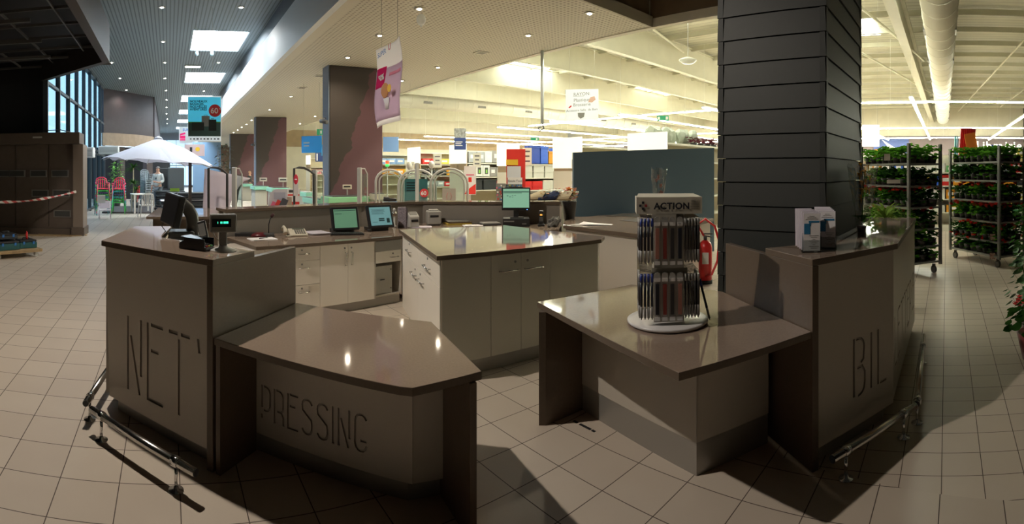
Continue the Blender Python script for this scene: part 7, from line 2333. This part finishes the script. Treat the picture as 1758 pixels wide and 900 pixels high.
# end lettering on the band
L0 = Vector((44.9, 0, 0))
t = thing('wall_lettering', 'white word Librairie on the mauve band of the far wall', 'lettering', (44.9, 0, 4.0))
def wall_y(px): return 44.9 / math.tan((px - AZ0) / F)
y_end = wall_y(1731)
yl = wall_y(1676)
for ch, w_ in zip('Librairie', (.55, .30, .66, .44, .60, .30, .44, .30, .60)):
    text_bm(B(), ch, 1.05, (-.03, yl, -.42), (0, -1, 0), (0, 0, 1), .02, bold=.02).build('letter', mat('lettering_white', (.85, .85, .82), .5), t, world=False)
    yl -= w_
o = B().box((0, 0, 0), (.05, 3.2, 1.5)).build('banner_panel', NAVY, None, world=False); o.location = (44.88, wall_y(1530), 3.95); tag(o, 'navy panel with white swirls on the mauve wall band', 'panel')
b = B().extr([(0, -1.1, -.5), (0, -.2, -.1), (0, .9, .6), (0, .3, -.1), (0, .9, -.5), (0, -.1, -.3)], (-.02, 0, 0)).build('white_swirl', PAPER, o, world=False); b.location = (-.04, 0, 0)
# red boards, black vase etc on top of shelving
for i in range(6):
    o = B().box((0, 0, .38), (.03, .16, .76)).build('folder_board', RED, None, world=False); o.location = (13.3, 13.3 / math.tan((1650 + i * 3.2 - AZ0) / F) , 1.95); o.rotation_euler = (.10, 0, .5)
    tag(o, 'tall red board in the leaning bundle on the shelving top, %s from the left' % ORD[i], 'board', 'red boards')
o = B().box((0, 0, .32), (.03, .3, .64)).build('orange_board', FLO, None, world=False); o.location = (13.3, 13.3 / math.tan((1672 - AZ0) / F), 1.95); o.rotation_euler = (-.2, 0, .3); tag(o, 'orange-yellow board leaning right of the red bundle', 'board')
for px, c_, lab in ((1640, mat('teal_tube', (.03, .32, .36), .4), 'teal tube standing left of the red boards'), (1643.5, mat('sky_tube', (.2, .55, .65), .4), 'pale blue tube standing left of the red boards')):
    o = B().cyl((0, 0, 0), (0, 0, .55), .025, n=10).build('paper_tube', c_, None, world=False); o.location = (13.4, 13.4 / math.tan((px - AZ0) / F), 1.95); tag(o, lab, 'tube')
t = thing('black_vase', 'round black pot with two ears on the shelving top below the word', 'vase', (13.4, 13.4 / math.tan((1677 - AZ0) / F), 1.95))
B().ball((0, 0, .12), .13, (1, 1, .9)).build('pot', BLACK, t, world=False); B().ball((0, .11, .22), .05).ball((0, -.11, .22), .05).build('ear', BLACK, t, world=False)
o = B().ball((0, 0, .12), .14).build('white_globe', PAPER, None, world=False); o.location = (13.4, 13.4 / math.tan((1697 - AZ0) / F), 1.95); tag(o, 'round white globe on the shelving top right of the black pot', 'globe')
o = B().box((0, .08, .16), (.04, .05, .34)).box((0, -.08, .16), (.04, .05, .34)).box((0, 0, .10), (.04, .2, .12)).build('blue_bow', mat('royal_blue', (.03, .1, .45), .5), None, world=False, bevel=.01); o.location = (13.3, 13.3 / math.tan((1709 - AZ0) / F), 1.95); tag(o, 'royal blue bow-shaped holder beside the white globe', 'ornament')

# ---- plant trolleys
TR = mat('galvanised_trolley', (.17, .17, .155), .45, metal=.5)
def geranium(i, flower):
    t = thing('potted_geranium', '', 'potted plant'); rr = random.Random(100 + i)
    B().lathe([(0, 0), (.045, 0), (.06, .08), (.052, .08), (0, .07)], n=9).build('pot', mat('black_pot', (.03, .022, .018), .6), t, world=False)
    b = B()
    for k in range(46):
        a = rr.uniform(0, 6.28); r = rr.uniform(.01, .098); z = .035 + rr.uniform(0, .165)
        c = Vector((r * math.cos(a), r * math.sin(a), z)); rad = rr.uniform(.022, .036); tl = Vector((rr.uniform(-.5, .5), rr.uniform(-.5, .5), 1)).normalized()
        u = tl.orthogonal().normalized(); v = tl.cross(u)
        vs = [b.bm.verts.new(c + (u * math.cos(q) + v * math.sin(q)) * rad * (1 + .12 * math.sin(3 * q)) + tl * .006 * math.cos(2 * q)) for q in [2 * PI * e / 7 for e in range(7)]]
        cv = b.bm.verts.new(c - tl * .008)
        for e in range(7): b._f([vs[e], vs[(e + 1) % 7], cv])
    b.build('foliage', LEAFL if i % 2 else LEAFD, t, world=False)
    if flower:
        b = B()
        for k in range(flower):
            a = rr.uniform(0, 6.28); c = Vector((.088 * math.cos(a), .088 * math.sin(a), .185 + rr.uniform(-.03, .03)))
            for e in range(8): petals(b, c + Vector((rr.uniform(-.012, .012), rr.uniform(-.012, .012), rr.uniform(-.01, .01))), .024, 5, 0, .8, rr)
        b.build('flowers', mat('geranium_red', (.75, .03, .015), .5), t, world=False)
    return t
gp = [geranium(0, 0), geranium(1, 0), geranium(2, 0), geranium(3, 0), geranium(4, 5), geranium(5, 4)]
gused = [False] * 6
def put_ger(i, loc, rz, lab, grp, s):
    if not gused[i]:
        gused[i] = True; o = gp[i]; o.location = loc; o.rotation_euler = (0, 0, rz); o.scale = (s, s, s); o['label'] = lab; o['group'] = grp
    else:
        o = dup(gp[i], loc, rz, lab, grp, s)
def trolley(c, u, v, L, W, lab, short, shelves, seed, flowers_from, skipx=()):
    c, u, v = Vector((*c, 0)), Vector((*u, 0)).normalized(), Vector((*v, 0)).normalized()
    t = thing('plant_trolley', lab, 'trolley', c + u * L / 2 + v * W / 2)
    for k, (a, e) in enumerate(((0, 0), (1, 0), (0, 1), (1, 1))):
        q = c + u * L * a + v * W * e
        B().bar((q.x, q.y, .14), (q.x, q.y, 1.98), .035, .05, up=(u.x, u.y, 0)).build('post', TR, t)
        w_ = q + u * (.09 if a == 0 else -.09) + v * (.05 if e == 0 else -.05)
        b = B().cyl(w_ + v * -.02 + Vector((0, 0, .055)), w_ + v * .02 + Vector((0, 0, .055)), .055, n=16).box((w_.x, w_.y, .115), (.05, .05, .05))
        b.build('castor', mat('castor_grey', (.08, .075, .07), .5), t)
    rr = random.Random(seed)
    for si, z in enumerate(shelves):
        q = [c, c + u * L, c + u * L + v * W, c + v * W]
        b = B().prism([(p_.x, p_.y) for p_ in q], z - .03, z); b.build('shelf', TR if si else mat('base_tray', (.25, .25, .23), .4, metal=.5), t)
        row = ('base tray', 'second shelf', 'third shelf', 'fourth shelf', 'fifth shelf', 'top shelf')[si]
        nu, nv = 8, 3
        for i in range(nu):
            for j in range(nv):
                q = c + u * (L * (i + .5) / nu + rr.uniform(-.012, .012)) + v * (W * (j + .5) / nv + rr.uniform(-.012, .012))
                fl = si in flowers_from and rr.random() < .55
                kind = rr.choice((4, 5)) if fl else (rr.choice((1, 3)) if (si == 5) else rr.choice((0, 2, 0, 2, 1)))  # top shelf takes brighter leaves: its stronger light put into the colour
                put_ger(kind, q + Vector((0, 0, z)), rr.uniform(0, 6.28), '%s geranium, %s from the near post in the %s row, %s, %s trolley' % ('red' if fl else 'green', ORD[i], ('far', 'middle', 'front')[j] if False else ('front', 'middle', 'back')[j], row, short), '%s geraniums, %s, %s trolley' % ('red' if fl else 'green', row, short), rr.uniform(1.15, 1.40))
trolley((7.41, .766), (.74, .673), (.6, -.8), 1.35, .565, 'tall plant trolley on castors directly behind the tall right counter, full of green plants', 'left', (.20, .44, .70, 1.03, 1.35, 1.69), 5, (2, 3))
trolley((8.12, -.62), (.8, .6), (.6, -.8), 1.35, .565, 'tall plant trolley on castors at the right, with red flowers on its lower shelves', 'right', (.19, .42, .74, 1.08, 1.42, 1.73), 6, (0, 1, 2, 3))

# bushy plants at the right edge
def bush(px, py, h, sp, n, lab, seed, fl=None, pot=None):
    p = at(px, py, 0); t = thing('bushy_plant', lab, 'plant', p); rr = random.Random(seed)
    B().lathe([(0, 0), (.10, 0), (.15, .22), (.13, .22), (0, .2)]).build('pot', pot or DGREY, t, world=False)
    b = B()
    for k in range(n):
        a = rr.uniform(0, 6.28); z = rr.uniform(.22, h); r = rr.uniform(.02, sp) * (1.1 - .5 * abs(z / h - .5)); c = Vector((r * math.cos(a), r * math.sin(a), z)); rad = rr.uniform(.03, .05)
        tl = Vector((math.cos(a) * .6 + rr.uniform(-.4, .4), math.sin(a) * .6 + rr.uniform(-.4, .4), 1)).normalized(); u = tl.orthogonal().normalized(); v = tl.cross(u)
        vs = [b.bm.verts.new(c + (u * math.cos(q) + v * math.sin(q)) * rad * (1 + .1 * math.sin(3 * q))) for q in [2 * PI * e / 8 for e in range(8)]]; cv = b.bm.verts.new(c - tl * .012)
        for e in range(8): b._f([vs[e], vs[(e + 1) % 8], cv])
    b.build('foliage', LEAFD if seed % 2 else mat('fresh_leaf', (.05, .15, .04), .5, noise=.3, nscale=20), t, world=False)
    b = B()
    for k in range(6):
        a = rr.uniform(0, 6.28); b.tube([(0, 0, .2), (sp * .4 * math.cos(a), sp * .4 * math.sin(a), h * .8)], .006, n=5)
    b.build('stems', LEAFD, t, world=False)
    if fl:
        b = B()
        for k in range(30):
            a = rr.uniform(0, 6.28); petals(b, (sp * .8 * math.cos(a) * rr.random(), sp * .8 * math.sin(a) * rr.random(), h + rr.uniform(-.05, .05)), .035, 6, 0, .6, rr)
        b.build('flowers', fl, t, world=False)
bush(1775, 500, 1.15, .30, 210, 'bushy green plant at the right edge, below the right trolley', 31)
bush(1772, 560, .80, .27, 190, 'lower bushy green plant at the right edge, nearer the camera', 32)
bush(1776, 615, .46, .24, 120, 'red-flowering plant in a wrapped pot at the right edge', 33, FLR, mat('wrapped_red_pot', (.20, .04, .04), .4))

# flower heads and clear bags on the shelving top behind the blue panel, at the column
for i in range(4):
    b = B(); rr = random.Random(60 + i)
    for k in range(22):
        petals(b, (rr.uniform(-.13, .13), rr.uniform(-.13, .13), .10 + rr.uniform(-.05, .08)), .06, 6, 0, .6, rr)
    b.m = 1; b.cyl((0, 0, 0), (0, 0, .06), .07, .09, n=10)
    o = b.build('cut_flowers', [mat('maroon_petals', (.14, .008, .03), .6), DGREY], None, world=False); o.location = (10.6 + .34 * i, 6.2, 2.205)
    tag(o, 'dark maroon flower head above the blue panel beside the boarded column, %s from left' % ORD[i], 'flowers', 'maroon flower heads')
# price tags clipped on the trolleys
for (px, py, d, lab) in ((1704, 407, 8.6, 'round picture tag on the right plant trolley, upper one'), (1704, 440, 8.6, 'round picture tag on the right plant trolley, lower one'), (1523, 270, 8.0, 'small cream tag on the top shelf of the left plant trolley'), (1534, 312, 7.9, 'wide pale label on the fifth shelf of the left plant trolley')):
    p = atd(px, py, d - .35); wide = 'wide' in lab
    o = B().box((0, 0, 0), ((.20, .006, .055) if wide else (.09, .006, .10))).build('price_tag', mat('tag_cream', (.55, .50, .44), .6) if 'cream' in lab or wide else mat('tag_orange_blue', (.45, .28, .22), .5, noise=.6, nscale=30), None, world=False)
    o.location = p; o.rotation_euler.z = facing(p); tag(o, lab, 'tag')
